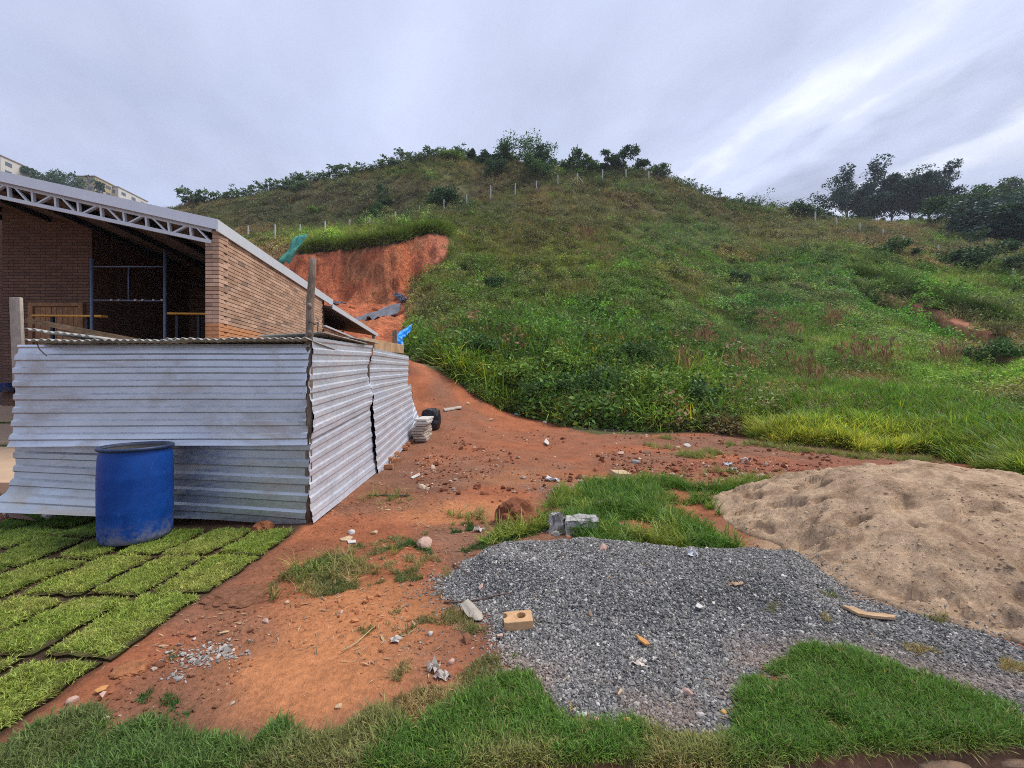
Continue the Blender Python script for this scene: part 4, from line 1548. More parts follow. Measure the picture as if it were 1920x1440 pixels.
# core of the side wall
mb = MB()
a0 = BC + BD * .125 - BN * .014
b0 = BC + BD * (WALL_LEN - .003) - BN * .014
th = BN * .11
mb.hexa([a0 - th + Vector((0, 0, .3)), a0 + Vector((0, 0, .3)), b0 + Vector((0, 0, .3)), b0 - th + Vector((0, 0, .3)),
         a0 - th + Vector((0, 0, WALL_TOP)), a0 + Vector((0, 0, WALL_TOP)), b0 + Vector((0, 0, WALL_TOP)), b0 - th + Vector((0, 0, WALL_TOP))])
side_wall = shifted(mb, BC).build('side_wall', M_MORTAR, shed)
jv, jf, jb = [], [], []
unit = np.array([(-1, -1, -1), (1, -1, -1), (1, 1, -1), (-1, 1, -1), (-1, -1, 1), (1, -1, 1), (1, 1, 1), (-1, 1, 1)], float)
uf = np.array([(3, 2, 1, 0), (4, 5, 6, 7), (0, 1, 5, 4), (1, 2, 6, 5), (2, 3, 7, 6), (3, 0, 4, 7)])
rr = random.Random(3)
cands = []
ncourse = int((WALL_TOP - .55) / CH)
for c in range(ncourse):
    z = WALL_TOP - (c + .5) * CH
    s = .125 if c % 2 else .25
    while s < WALL_LEN - .06:
        L = min(.25, WALL_LEN - s)
        cands.append((s + L / 2, z, L))
        s += .25
vis = [q_ for q_ in cands if q_[1] > 2.25]
vis.sort(key=lambda q_: q_[0])
single = set(vis[:262])
dN = np.array(BN)
dD = np.array(BD)
for q_ in cands:
    s, z, L = q_
    p = BD * s - BN * .025 + Vector((0, 0, z)) + BN * rr.uniform(-.0015, .0015)
    orange = z < 2.60 and s < 5.0 - 0 * z
    if q_ in single:
        if L > .2:
            me = FULL[M_OBRICK.name if orange else M_BRICK.name]
        else:
            me = HALF[M_OBRICK.name if orange else M_BRICK.name]
        o = bpy.data.objects.new('brick', me)
        o.location = p
        o.rotation_euler = (0, 0, BANG)
        link(o, side_wall)
    else:
        h = np.array((L - .003, .05, CH - .010)) / 2
        loc = unit * h
        P = np.array(p)[None] + loc[:, :1] * dD + loc[:, 1:2] * np.array((-BN.x, -BN.y, 0)) + loc[:, 2:] * np.array((0, 0, 1))
        jf.append(uf + len(jv) * 8)
        jv.append(P)
        jb += [rr.random()] * 8
o = np_obj('bricks', np.concatenate(jv), np.concatenate(jf), M_BRICKS, side_wall, False, {'bv': ('FLOAT', np.array(jb))})
o['kind'] = 'stuff'
# pier at the front corner
mb = MB()
mb.box((-.142, .125, 2.05), (.185, .225, 3.3))
pier = mb.build('corner_pier', M_MORTAR, shed)
z = WALL_TOP - CH / 2
c = 0
n_single = 0
PTOP = EYE + 263 * BY / 800
while z > 1.4:
    m = M_OBRICK if z < 2.60 else M_BRICK
    full_here = z < PTOP
    if c % 2:
        o = bpy.data.objects.new('brick', PFULL[m.name] if full_here else PHALF[m.name])
        o.location = (-.1215, .06, z) if full_here else (-.06, .12, z)
        link(o, pier)
    else:
        for k in ((0, 1) if full_here else (0,)):
            o = bpy.data.objects.new('brick', PHALF[m.name])
            o.location = (-.0605 - .1215 * k, .12, z)
            link(o, pier)
    z -= CH
    c += 1

# roof: white edge, sheet, purlins
M_WHITE = mat_simple('white_flashing', (.66, .68, .73), .45, .1, .05, 5, 0, .002, .4)
M_STEEL = mat_simple('painted_truss', (.60, .62, .66), .5, .1, .08, 6)
M_ROOF = mat_simple('roof_sheet', (.17, .145, .14), .7, .2, .15, 4)
M_DARKSTEEL = mat_simple('dark_steel', (.035, .04, .055), .6, .3, .2, 6)
SL = .222
E0 = Vector((-5.04, 7.30, 4.34))            # eave corner, top of the edge strip


def roofp(s, w, dz=0.0):
    """s metres back along the eave, w metres up the slope to the left"""
    p = E0 + BD * s * 1.0
    return Vector((p.x - w, p.y, p.z - .018 * s + SL * w + dz))


mb = MB()
RW, RL = 8.6, 6.42
mb.hexa([roofp(.02, RW, -.08), roofp(.02, .02, -.08), roofp(RL - .02, .02, -.08), roofp(RL - .02, RW, -.08), roofp(.02, RW, -.012), roofp(.02, .02, -.012), roofp(RL - .02, .02, -.012), roofp(RL - .02, RW, -.012)])
shifted(mb, BC).build('roof', M_ROOF, shed)
mb = MB()
a, b = roofp(0, 0), roofp(0, RW)
t2 = Vector((0, .03, 0))
dn = Vector((0, 0, -.178))
mb.hexa([b + dn, a + dn, a + dn + t2, b + dn + t2, b, a, a + t2, b + t2])
shifted(mb, BC).build('front_fascia', M_WHITE, shed)
mb = MB()
a, b = roofp(-.004, -.012), roofp(RL, -.012)
t2 = -BN * .03
dn = Vector((0, 0, -.205))
up = Vector((0, 0, -.004))
mb.hexa([a + dn + t2, a + dn, b + dn, b + dn + t2, a + t2 + up, a + up, b + up, b + t2 + up])
shifted(mb, BC).build('side_fascia', M_WHITE, shed)
for w in np.arange(.5, 8.4, 1.25):
    mb = MB()
    mb.bar(roofp(.12, w, -.14), roofp(RL - .1, w, -.14), .06, .11)
    shifted(mb, BC).build('purlin', M_DARKSTEEL, shed)
# front truss
TY = 7.40
tr = empty('truss', (0, 0, 0))
tr.parent = shed


def TP(px, py):
    return W(px, py, TY) - BC


mb = MB()
mb.bar(TP(398, 432.5), TP(-90, 324), .06, .045, (0, 1, 0))
mb.build('top_chord', M_STEEL, tr)
mb = MB()
mb.bar(TP(397, 454), TP(-90, 350.5), .06, .048, (0, 1, 0))
mb.build('bottom_chord', M_STEEL, tr)


def chord_y(px):
    return 432.5 + (398 - px) * -.2225, 454 + (397 - px) * -.2125


xs_ = [17 - 43 * 2, 17 - 43, 17, 62, 105, 147.5, 190.5, 233, 275, 317, 358]
for k, X in enumerate(xs_):
    a, b = chord_y(X)
    mb = MB()
    mb.bar(TP(X, a + 2), TP(X + 2, b - 2), .034, .05, (0, 1, 0))
    mb.build('web_post', M_STEEL, tr)
for k in range(len(xs_) - 1):
    X0, X1 = xs_[k], xs_[k + 1]
    mb = MB()
    if k % 2 == 0:
        a, b = chord_y(X0 + 13)[0], chord_y(X0 + 36)[1]
        mb.bar(TP(X0 + 13, a + 2), TP(X0 + 37, b - 2), .026, .05, (0, 1, 0))
    else:
        a, b = chord_y(X1 - 7)[0], chord_y(X0 + 9)[1]
        mb.bar(TP(X1 - 7, a + 2), TP(X0 + 9, b - 2), .026, .05, (0, 1, 0))
    mb.build('web_diagonal', M_STEEL, tr)
mb = MB()
a, b = chord_y(371)[0], chord_y(393)[1]
mb.bar(TP(371, a + 2), TP(393, b - 2), .026, .05, (0, 1, 0))
mb.build('web_diagonal', M_STEEL, tr)
# inside walls and floor
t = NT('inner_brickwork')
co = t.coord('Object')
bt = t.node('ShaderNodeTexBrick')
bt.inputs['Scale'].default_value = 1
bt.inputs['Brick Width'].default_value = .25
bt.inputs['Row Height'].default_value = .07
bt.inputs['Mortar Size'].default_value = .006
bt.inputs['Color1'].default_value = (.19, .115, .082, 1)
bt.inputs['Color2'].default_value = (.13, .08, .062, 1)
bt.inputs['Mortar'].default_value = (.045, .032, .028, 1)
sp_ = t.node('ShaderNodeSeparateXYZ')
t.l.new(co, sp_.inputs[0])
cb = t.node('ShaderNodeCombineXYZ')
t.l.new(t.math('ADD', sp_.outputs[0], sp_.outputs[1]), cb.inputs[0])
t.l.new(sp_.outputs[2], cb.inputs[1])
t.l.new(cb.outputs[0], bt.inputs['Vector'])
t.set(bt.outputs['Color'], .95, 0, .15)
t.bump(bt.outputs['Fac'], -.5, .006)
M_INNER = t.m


def under_roof(x, y):
    return E0.z + SL * (E0.x - (y - E0.y) * .11 - x) - .115


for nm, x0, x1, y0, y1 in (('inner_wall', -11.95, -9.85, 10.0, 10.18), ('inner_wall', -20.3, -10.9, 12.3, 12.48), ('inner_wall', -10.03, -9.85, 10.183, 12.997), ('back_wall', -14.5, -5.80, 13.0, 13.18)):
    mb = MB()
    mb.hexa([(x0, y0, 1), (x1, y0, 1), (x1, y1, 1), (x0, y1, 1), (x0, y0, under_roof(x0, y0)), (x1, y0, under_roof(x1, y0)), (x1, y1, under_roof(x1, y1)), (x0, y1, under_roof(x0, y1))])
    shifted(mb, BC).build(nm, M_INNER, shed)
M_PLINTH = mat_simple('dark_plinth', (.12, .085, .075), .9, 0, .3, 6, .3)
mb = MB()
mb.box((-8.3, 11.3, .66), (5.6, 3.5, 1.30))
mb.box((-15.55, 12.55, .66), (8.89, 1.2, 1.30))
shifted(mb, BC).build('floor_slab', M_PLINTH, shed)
# double door in the inner wall
M_DOOR = mat_wood('door_wood', (.22, .115, .06), (.40, .235, .135), (18, 18, 2))
dr = empty('door', (0, 0, 0))
dr.parent = shed
dl, dr_, dt = W(62, 0, 9.98).x, W(155, 0, 9.98).x, EYE + 152 * 9.98 / 800
for x0, x1, z0, z1, nm in ((dl - .06, dl + .05, 1.31, dt, 'door_frame'), (dr_ - .05, dr_ + .06, 1.31, dt, 'door_frame'), (dl + .052, dr_ - .052, dt - .09, dt, 'door_frame')):
    mb = MB()
    mb.box(((x0 + x1) / 2, 9.96, (z0 + z1) / 2), (x1 - x0, .08, z1 - z0))
    shifted(mb, BC).build(nm, M_DOOR, dr, bevel=.006)
nb = 8
for k in range(nb):
    w = (dr_ - dl - .12) / nb
    x0 = dl + .06 + k * w
    mb = MB()
    mb.box((x0 + w / 2, 9.975, (1.31 + dt - .1) / 2), (w - (.008 if k != 3 else .022), .035, dt - .1 - 1.31))
    shifted(mb, BC).build('door_board', M_DOOR, dr, bevel=.004)

# blue-grey steel frame and yellow planks inside
M_FRAME = mat_simple('blue_grey_tube', (.10, .125, .19), .5, .3, .15, 8)
scaf = empty('steel_frame', W(172, 720, 8.3) + Vector((0, 0, -1.5)), 0, 'blue grey tube frame standing inside the open brick shed', 'frame')
so = scaf.location
zb = gz(-8, 8.3)


def bar2(nm, a, b, w):
    mb = MB()
    mb.tube([Vector(a) - so, Vector(b) - so], w, 8)
    mb.build(nm, M_FRAME, scaf, True)


def S_(px, py, Y=8.3):
    return W(px, py, Y)


for px in (172.5, 309.5):
    a = S_(px, 485 if px < 200 else 470)
    bar2('upright', (a.x, a.y, zb - .05), a, .027)
bar2('cross_tube', S_(172, 500), S_(310, 500), .014)
bar2('cross_tube', S_(172, 563), S_(310, 564), .018)
bar2('short_tube', S_(241, 500), S_(241, 563), .012)
for px in (209, 223, 254, 268, 288, 304):
    mb = MB()
    mb.box(S_(px, 562.5, 8.27) - so, (.03, .03, .035))
    mb.build('clamp', M_PLANK, scaf)
M_YELLOW = mat_simple('yellow_plank', (.62, .33, .06), .7, 0, .15, 8)
for a, b, lab in (((66, 592, 9.2), (196, 593, 8.6), 'yellow beam lying across in front of the door in the shed'), ((311, 588, 8.9), (392, 589, 8.9), 'yellow beam behind the brick pier of the shed')):
    pa, pb = W(*a), W(*b)
    e = empty('yellow_beam', (pa + pb) / 2, 0, lab, 'beam')
    mb = MB()
    mb.bar(pa - e.location, pb - e.location, .12, .035)
    mb.build('board', M_YELLOW, e, bevel=.004)
    mb = MB()
    for k in (.25, .75):
        q_ = pa.lerp(pb, k) - e.location
        mb.bar(q_ + Vector((0, .02, -.022)), q_ + Vector((0, .02, zb - pa.z - .03)), .05)
    mb.build('trestle_leg', M_DARKSTEEL, e)

# lower wing behind: brick parapet, clerestory gap, eave on a post
M_WINGROOF = mat_simple('wing_roof', (.07, .05, .045), .6, .2, .1, 4)  # dark colour stands in for the shade on the roof's underside
wing = empty('rear_wing', BC + BD * 5.5, 0, 'low rear wing of the brick shed with a grey roof edge and open gap', 'building')
WO = wing.location


def wp(s, off, z):
    p = BC + BD * s + BN * off
    return Vector((p.x, p.y, z)) - WO


mb = MB()
mb.hexa([wp(5.45, -.12, 1.0), wp(5.45, -.01, 1.0), wp(10.4, -.01, 1.0), wp(10.4, -.12, 1.0), wp(5.45, -.12, 3.24), wp(5.45, -.01, 3.24), wp(10.4, -.01, 3.24), wp(10.4, -.12, 3.24)])
wwall = mb.build('wall', M_MORTAR, wing)
jv, jf, jb = [], [], []
z = 3.2
c = 0
while z > 1.6:
    s = 5.45 + (.125 if c % 2 else 0)
    while s < 10.3:
        h = np.array((.247, .04, CH - .010)) / 2
        loc = unit * h
        p = np.array(wp(s + .125, -.012, z))
        P = p[None] + loc[:, :1] * dD + loc[:, 1:2] * np.array((-BN.x, -BN.y, 0)) + loc[:, 2:] * np.array((0, 0, 1))
        jf.append(uf + len(jv) * 8)
        jv.append(P)
        jb += [rr.random()] * 8
        s += .25
    z -= CH
    c += 1
o = np_obj('bricks', np.concatenate(jv), np.concatenate(jf), M_BRICKS, wwall, False, {'bv': ('FLOAT', np.array(jb))})
o['kind'] = 'stuff'
mb = MB()
mb.bar(wp(5.45, .0, 3.27), wp(8.6, .0, 3.27), .16, .05)
mb.build('sill_strip', M_WHITE, wing)
mb = MB()
mb.bar(wp(8.0, .0, 3.22), wp(10.4, .0, 3.20), .14, .16)
mb.build('wall_plate', M_TANWOOD, wing)
mb = MB()
mb.hexa([wp(5.46, -4.5, 4.55), wp(5.46, .25, 3.78), wp(12.2, .25, 3.70), wp(12.2, -4.5, 4.45), wp(5.46, -4.5, 4.62), wp(5.46, .25, 3.86), wp(12.2, .25, 3.78), wp(12.2, -4.5, 4.53)])
mb.build('roof', M_WINGROOF, wing)
mb = MB()
mb.bar(wp(5.46, .27, 3.86), wp(12.25, .27, 3.76), .03, .15)
mb.build('eave_strip', M_WHITE, wing)
mb = MB()
mb.hexa([wp(5.46, -4.6, .8), wp(5.46, -4.45, .8), wp(12.0, -4.45, .8), wp(12.0, -4.6, .8), wp(5.46, -4.6, 4.4), wp(5.46, -4.45, 4.4), wp(12.0, -4.45, 4.4), wp(12.0, -4.6, 4.4)])
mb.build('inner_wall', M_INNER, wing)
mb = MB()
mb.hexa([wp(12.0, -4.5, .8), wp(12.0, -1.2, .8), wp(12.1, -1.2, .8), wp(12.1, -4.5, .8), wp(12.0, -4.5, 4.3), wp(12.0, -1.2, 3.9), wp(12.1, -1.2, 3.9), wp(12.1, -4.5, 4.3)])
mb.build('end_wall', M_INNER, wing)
mb = MB()
mb.bar(wp(11.9, .15, 1.6), wp(11.9, .15, 3.72), .11)
mb.build('post', M_WHITE, wing)

# ------------------------------------------------------------------ paved path at the far left
M_PAVE = mat_simple('tan_paving', (.50, .35, .235), .9, 0, .12, 5, .2, .004, .2)
lab = ['tan paving slab nearest the hut at the left edge', 'second tan paving slab beyond the first grass joint', 'farthest tan paving slab below the dark plinth']
for k, (ya, za, yb, zb2) in enumerate(((5.5, .25, 7.35, .44), (7.62, .475, 9.55, .635), (9.9, .68, 9.56 + 2.4, .95))):
    if k == 2:
        yb, zb2 = 10.0 + 1.9, .93
    mb = MB()
    x0, x1 = -1.62, -1.05
    mb.hexa([Vector((-9.5 - k * 2, ya, za - .3)), Vector((-5.35 - k * 1.5, ya, za - .3)), Vector((-5.35 - k * 1.5 - 1.2, yb, zb2 - .3)), Vector((-9.5 - k * 2 - 2, yb, zb2 - .3)),
             Vector((-9.5 - k * 2, ya, za)), Vector((-5.35 - k * 1.5, ya, za)), Vector((-5.35 - k * 1.5 - 1.2, yb, zb2)), Vector((-9.5 - k * 2 - 2, yb, zb2))])
    c = Vector((-7.5 - k * 2, (ya + yb) / 2, za - .3))
    o = shifted(mb, c).build('paving_slab', M_PAVE)
    o.location = c
    tag(o, lab[k], 'paving slab', 'tan paving slabs')
n = 2600
k = RNG.integers(0, 2, n)
y_ = np.where(k == 0, RNG.uniform(7.33, 7.66, n), RNG.uniform(9.53, 9.92, n))
x_ = np.where(k == 0, RNG.uniform(-10, -6.4, n), RNG.uniform(-12.5, -8.2, n))
z_ = np.where(k == 0, .40, .60)
scatter('joint_grass', np.stack([x_, y_, z_], 1), rand_rot(n, .3), RNG.uniform(.8, 1.5, n), RNG.integers(0, 8, n), tint_mix(n, (.10, .20, .03), STRAW, RNG.uniform(0, .4, n)), lawn_protos)
o = np_obj('path_bed', np.array([(-12, 5.45, .10), (-5.4, 5.45, .10), (-7.0, 12.2, .80), (-16, 12.2, .80)]), np.array([(0, 1, 2, 3)]), M_SODEARTH)
o['kind'] = 'structure'
bt_ = empty('blue_tub', W(9, 735, 9.9), 0, 'small dark blue tub on the plinth at the far left edge', 'tub')
lathe([(.16, 0), (.22, .18), (.235, .2), (.20, .19), (.15, .03)], 20, False, True).build('body', M_BLUE, bt_, True)

# ================================================================== vegetation of the hill
M_HILLLEAF = mat_leaf('hill_leaf', True, .6, .25, varamt=.45)
rg = np.random.default_rng(21)
hill_grass = make_protos('hill_grass', [blade_mesh('hill_grass', M_HILLLEAF, 26, .30, .60, .026, .45, 1.2, rg, .5, 3) for _ in range(8)])


def clump_mesh(name, nleaf, rad, hgt, leaf, rng, mat, aspect=.5, stems=5):
    """low dome of leaves on stems"""
    th = rng.uniform(0, 6.283, nleaf)
    rr_ = np.sqrt(rng.uniform(0, 1, nleaf)) * rad
    zz_ = hgt * (1 - (rr_ / rad) ** 2 * .7) * rng.uniform(.15, 1.0, nleaf) ** .6
    lump = .75 + .5 * fbm(np.cos(th) * 2 + 5, np.sin(th) * 2 + 5, int(rng.integers(999)), 2)
    P = np.stack([np.cos(th) * rr_ * lump, np.sin(th) * rr_ * lump, zz_ * lump], 1)
    V, Fc, bv = leaf_cloud(P, leaf, rng, aspect)
    return np_mesh(name, V, Fc, [mat], True, {'bv': ('FLOAT', bv)})


hill_clumps = make_protos('hill_clump', [clump_mesh('hill_clump', 150, .5, .62, .135, rg, M_HILLLEAF, .45) for _ in range(5)]
                          + [clump_mesh('hill_clump', 150, .5, .8, .11, rg, M_HILLLEAF, .40) for _ in range(3)])


def plume_mesh(name, rng, mat):
    V, Fc, B = [], [], []
    for i in range(5):
        a = rng.uniform(0, 6.283)
        lean = rng.uniform(.02, .22)
        d = np.array([math.cos(a) * lean, math.sin(a) * lean, 1.0])
        d /= np.linalg.norm(d)
        b = np.array([rng.normal(0, .07), rng.normal(0, .07), 0])
        h = rng.uniform(.8, 1.25)
        s = np.array([-math.sin(a), math.cos(a), 0])
        for ww, l0, l1 in ((.008, 0, .75), (.05, .70, 1.0)):
            p0, p1, pm = b + d * h * l0, b + d * h * l1, b + d * h * (l0 + l1) / 2
            for sv in (s, np.cross(s, d)):
                k = len(V)
                V += [p0, pm + sv * ww / 2, p1, pm - sv * ww / 2]
                Fc += [(k, k + 1, k + 2), (k, k + 2, k + 3)]
                B += [rng.uniform(0, 1)] * 4
    return np_mesh(name, np.array(V), np.array(Fc), [mat], True, {'bv': ('FLOAT', np.array(B))})


plumes = make_protos('plume', [plume_mesh('plume', rg, M_HILLLEAF) for _ in range(4)])

# colour zones as the hill shows them: place (pixel), radii, colour, weight
ZONES = [(1290, 440, 130, 40, (.062, .140, .040), .8), (1150, 560, 260, 90, (.060, .125, .022), .5), (1000, 470, 200, 70, (.105, .125, .030), .7), (900, 560, 120, 110, (.060, .115, .020), .6),
         (1130, 395, 190, 40, (.130, .130, .055), .55), (1480, 440, 120, 30, (.140, .130, .065), .55), (1650, 450, 90, 24, (.14, .12, .07), .5), (690, 440, 160, 30, (.13, .215, .035), .9),
         (600, 400, 220, 35, (.058, .078, .044), .85), (700, 370, 220, 34, (.088, .088, .060), .8), (920, 345, 110, 24, (.11, .090, .052), .5), (820, 380, 60, 20, (.05, .085, .03), .5),
         (1480, 570, 180, 70, (.050, .140, .035), .65), (1640, 640, 170, 60, (.075, .190, .028), .7), (1850, 720, 150, 50, (.100, .235, .026), .8), (1780, 540, 130, 36, (.085, .175, .03), .7),
         (1860, 600, 80, 30, (.125, .120, .055), .6), (1700, 560, 50, 20, (.03, .05, .016), .5), (1000, 700, 150, 60, (.042, .135, .022), .8), (1250, 720, 170, 50, (.055, .130, .024), .6),
         (830, 660, 70, 40, (.030, .085, .022), .7), (1400, 640, 120, 40, (.045, .100, .028), .6), (1850, 470, 110, 26, (.085, .100, .050), .6), (1330, 380, 120, 20, (.075, .110, .03), .5),
         (500, 480, 60, 16, (.22, .17, .09), .9), (1100, 640, 200, 40, (.050, .105, .022), .5), (1200, 480, 90, 26, (.05, .115, .022), .5), (1560, 500, 90, 26, (.06, .12, .03), .5)]


def veg_colour(px, py, x, Y):
    n = len(px)
    n1 = fbm(x * .22, Y * .22, 201, 4)
    n2 = fbm(x * .9, Y * .9, 203, 3)
    c = np.array((.070, .120, .026))[None] + (np.array((.135, .115, .050)) - np.array((.070, .120, .026)))[None] * sstep(.45, .65, n1)[:, None]
    for bx, by, rx, ry, col, w in ZONES:
        d = np.hypot((px - bx) / rx, (py - by) / ry) + (n2 - .5) * .8
        k = w * (1 - sstep(.5, 1.3, d))
        c = c + (np.array(col) - c) * k[:, None]
    c = c * 1.85 * (.55 + .9 * n2)[:, None] * (.75 + .5 * fbm(x * .06, Y * .06, 221, 3))[:, None]
    c = c * np.clip(1 + RNG.normal(0, .33, n), .3, 2.2)[:, None]
    c = c * np.array((1.36, 1.18, 1.26))
    c = c + (np.array((.17, .165, .095)) * (.6 + .8 * n2)[:, None] - c) * (.45 * (1 - sstep(380, 500, py)))[:, None]
    c = c + (np.array((.34, .26, .15)) - c) * ((RNG.uniform(0, 1, n) > .88) * .7)[:, None]
    return np.clip(c, .012, .6)


FOOT_PX = [770, 800, 850, 900, 1000, 1060, 1090, 1150, 1300, 1400, 1450, 1550, 1650, 1750, 1800, 1860, 1920, 2300]
FOOT_PY = [690, 690, 708, 748, 785, 797, 800, 806, 808, 818, 834, 842, 848, 856, 868, 888, 905, 1010]
_fx, _fY, _, _ = ray_hit(FOOT_PX, FOOT_PY, 4.0)
_fY[:2] = (17.0, 16.6)
_fY[-1] = 6.0
FOOT_PX.append(3200)
_fY = np.append(_fY, 4.6)


def foot_y(px):
    return np.interp(px, FOOT_PX, _fY)


N = 200000
u = np.concatenate([RNG.uniform(-.80, 1.42, 150000), RNG.uniform(-1.7, -.80, 20000), RNG.uniform(1.42, 2.4, 30000)])
lY = RNG.uniform(math.log(8), math.log(104), N)
Y = np.exp(lY)
x = u * Y
z = T(x, Y)
px, py = proj(x, Y, z)
wob = (fbm(x * .8, Y * .8, 205, 3) - .5)
soil = inpoly(px + wob * 14, py + wob * 10, SOIL_POLY) & (Y < 47)
scar = inpoly(px + wob * 10, py + wob * 6, SCAR_POLY) & (Y < 45)
ok = (~soil) & (Y > foot_y(px) + .1 + wob * .8) & ~(scar & (RNG.uniform(0, 1, N) < .93))
ok &= ~((px > 1380) & (Y < foot_y(px) + 1.9))
ok &= ~((px < 470) & (Y < 24))
ok &= ~((px < 770) & (Y < 39))
ok &= (Y < 92) | (px > 1500)
# bare earth shows through here and there
bare = sstep(.60, .72, fbm(x * .30, Y * .30, 207, 4))
ok &= RNG.uniform(0, 1, N) > bare * .55
x, Y, z, px, py = x[ok], Y[ok], z[ok], px[ok], py[ok]
n = len(x)
col = veg_colour(px, py, x, Y)
dist_s = .55 + .0105 * Y
typ = fbm(x * .35, Y * .35, 209, 4) + RNG.normal(0, .06, n)
grassy = (typ > .47) | ((py < 470) & (px > 560) & (px < 860) & (Y < 66))
k = grassy
scatter('hill_grass', np.stack([x, Y, z], 1)[k], rand_rot(k.sum(), .18), (dist_s * RNG.uniform(.6, 1.25, n))[k] * .9, RNG.integers(0, 8, k.sum()), col[k], hill_grass)
k = ~grassy
scatter('hill_undergrowth', np.stack([x, Y, z - .05], 1)[k], rand_rot(k.sum(), .15), (dist_s * RNG.uniform(.55, 1.35, n))[k] * .95, RNG.integers(0, 8, k.sum()), col[k] * .92, hill_clumps)

# scattered bushes of the slope, too many and too alike to tell apart
N = 6200
u = RNG.uniform(-.62, 1.42, N)
Y = np.exp(RNG.uniform(math.log(13), math.log(88), N))
x = u * Y
z = T(x, Y)
px, py = proj(x, Y, z)
soil = inpoly(px, py + 8, SOIL_POLY) & (Y < 47)
clus = fbm(x * .18, Y * .18, 231, 4)
ok = (~soil) & (Y > foot_y(px) + 1.8) & ~((px < 770) & (Y < 41)) & (RNG.uniform(0, 1, N) < sstep(.44, .62, clus)) & ~inpoly(px, py, SCAR_POLY)
x, Y, z, px, py = x[ok], Y[ok], z[ok], px[ok], py[ok]
n = len(x)
c = veg_colour(px, py, x, Y)
c = np.where((RNG.uniform(0, 1, n) < .55)[:, None], c * np.array((.55, .72, .60)), c * np.array((.9, 1.15, .8)))
big = RNG.uniform(.7, 1.5, n) * (.7 + .012 * Y)
scatter('hill_bushes', np.stack([x, Y, z - .1], 1), rand_rot(n, .2), np.stack([big, big, big * RNG.uniform(.8, 1.5, n)], 1), RNG.integers(0, 8, n), np.clip(c, .012, .6), hill_clumps)
N = 5500
u = RNG.uniform(-.55, 1.42, N)
Y = np.exp(RNG.uniform(math.log(13), math.log(84), N))
x = u * Y
z = T(x, Y)
px, py = proj(x, Y, z)
soil = inpoly(px, py + 8, SOIL_POLY) & (Y < 47)
ok = (~soil) & (Y > foot_y(px) + 2.2) & ~((px < 860) & (Y < 41)) & (RNG.uniform(0, 1, N) < sstep(.48, .66, fbm(x * .14 + 3, Y * .14, 233, 4)))
x, Y, z = x[ok], Y[ok], z[ok]
n = len(x)
c = np.array((.36, .28, .16)) * RNG.uniform(.5, 1.25, (n, 1)) + RNG.uniform(0, .08, (n, 1)) * np.array((0, 1, 0))
scatter('dry_hill_grass', np.stack([x, Y, z], 1), rand_rot(n, .2), RNG.uniform(.7, 1.3, n) * (.6 + .011 * Y), RNG.integers(0, 8, n), np.clip(c, .012, .6), hill_grass)

# thicket at the foot of the slope
N = 5200
pxr = 770 + 640 * RNG.uniform(0, 1, N) ** 1.15
Y = foot_y(pxr) + np.abs(RNG.normal(0, 1, N)) * 3.0 + .35
x = (pxr - 960) / 800 * Y
z = T(x, Y)
px, py = proj(x, Y, z)
ok = (RNG.uniform(0, 1, N) < (1 - sstep(1180, 1420, pxr)) * (.35 + .65 * sstep(.38, .6, fbm(pxr * .02, Y * .45, 217, 3)))) & ((px > 815) | (py < 668))
x, Y, z, px, py = x[ok], Y[ok], z[ok], px[ok], py[ok]
n = len(x)
c = np.array((.078, .175, .040))[None] * (.4 + 1.2 * fbm(x * .5, Y * .5, 211, 3))[:, None] * (1 + RNG.normal(0, .25, n))[:, None]
c = c + (np.array((.15, .29, .05)) - c) * (sstep(.5, .7, fbm(x * .4 + 9, Y * .4, 213, 3)) * .8)[:, None]
c[RNG.uniform(0, 1, n) > .95] = (.30, .33, .06)
c[RNG.uniform(0, 1, n) > .97] = (.26, .17, .10)
big = RNG.uniform(.5, 1.45, n) * (.7 + .6 * fbm(x * .8, Y * .8, 219, 2)) * np.where(RNG.uniform(0, 1, n) > .9, 1.35, 1)
scatter('thicket', np.stack([x, Y, z - .1], 1), rand_rot(n, .2), np.stack([big * .85, big * .85, big * 1.05], 1), RNG.integers(0, 8, n), np.clip(c * np.array((1.45, 1.25, 1.2)), .012, .6), hill_clumps)
k = RNG.uniform(0, 1, n) < .65
scatter('thicket_grass', np.stack([x, Y, z], 1)[k], rand_rot(k.sum(), .3), RNG.uniform(.9, 1.75, k.sum()), RNG.integers(0, 8, k.sum()), np.clip(c[k] * np.array((1.8, 1.45, 1.0)), .012, .6), hill_grass)

# bright tall grass along the path
N = 44000
pxr = np.concatenate([RNG.uniform(1075, 2350, 34000), RNG.uniform(2350, 3200, 10000)])
edge = foot_y(pxr)
Y = edge + RNG.uniform(0, 1, N) ** 1.5 * edge * .5 + .10
x = (pxr - 960) / 800 * Y
nn1 = fbm(x * 1.2, Y * 1.2, 215, 4)
Y = Y + (nn1 - .5) * 1.1
x = (pxr - 960) / 800 * Y
_, ins = sand_h(x, Y)
ok = (ins <= 0) & (RNG.uniform(0, 1, N) < sstep(.28, .55, nn1 + .12 * sstep(0, .8, (Y - edge))))
ok &= (pxr > 1380) | (Y < edge + 1.3)
x, Y, nn1, edge, pxr = x[ok], Y[ok], nn1[ok], edge[ok], pxr[ok]
n = len(x)
near = 1 - sstep(.2, 1.9, Y - edge)
c = tint_mix(n, (.150, .300, .045), (.62, .64, .10), near * .95 * (RNG.uniform(0, 1, n) < .8) * (1 - sstep(1640, 1800, pxr) * .7) + (RNG.uniform(0, 1, n) > .94) * .5, .2)
c = c * (.55 + .9 * fbm(x * .9, Y * .9, 235, 4))[:, None]
c = c + (np.array((.30, .27, .12)) - c) * ((RNG.uniform(0, 1, n) > .92) * .7)[:, None]
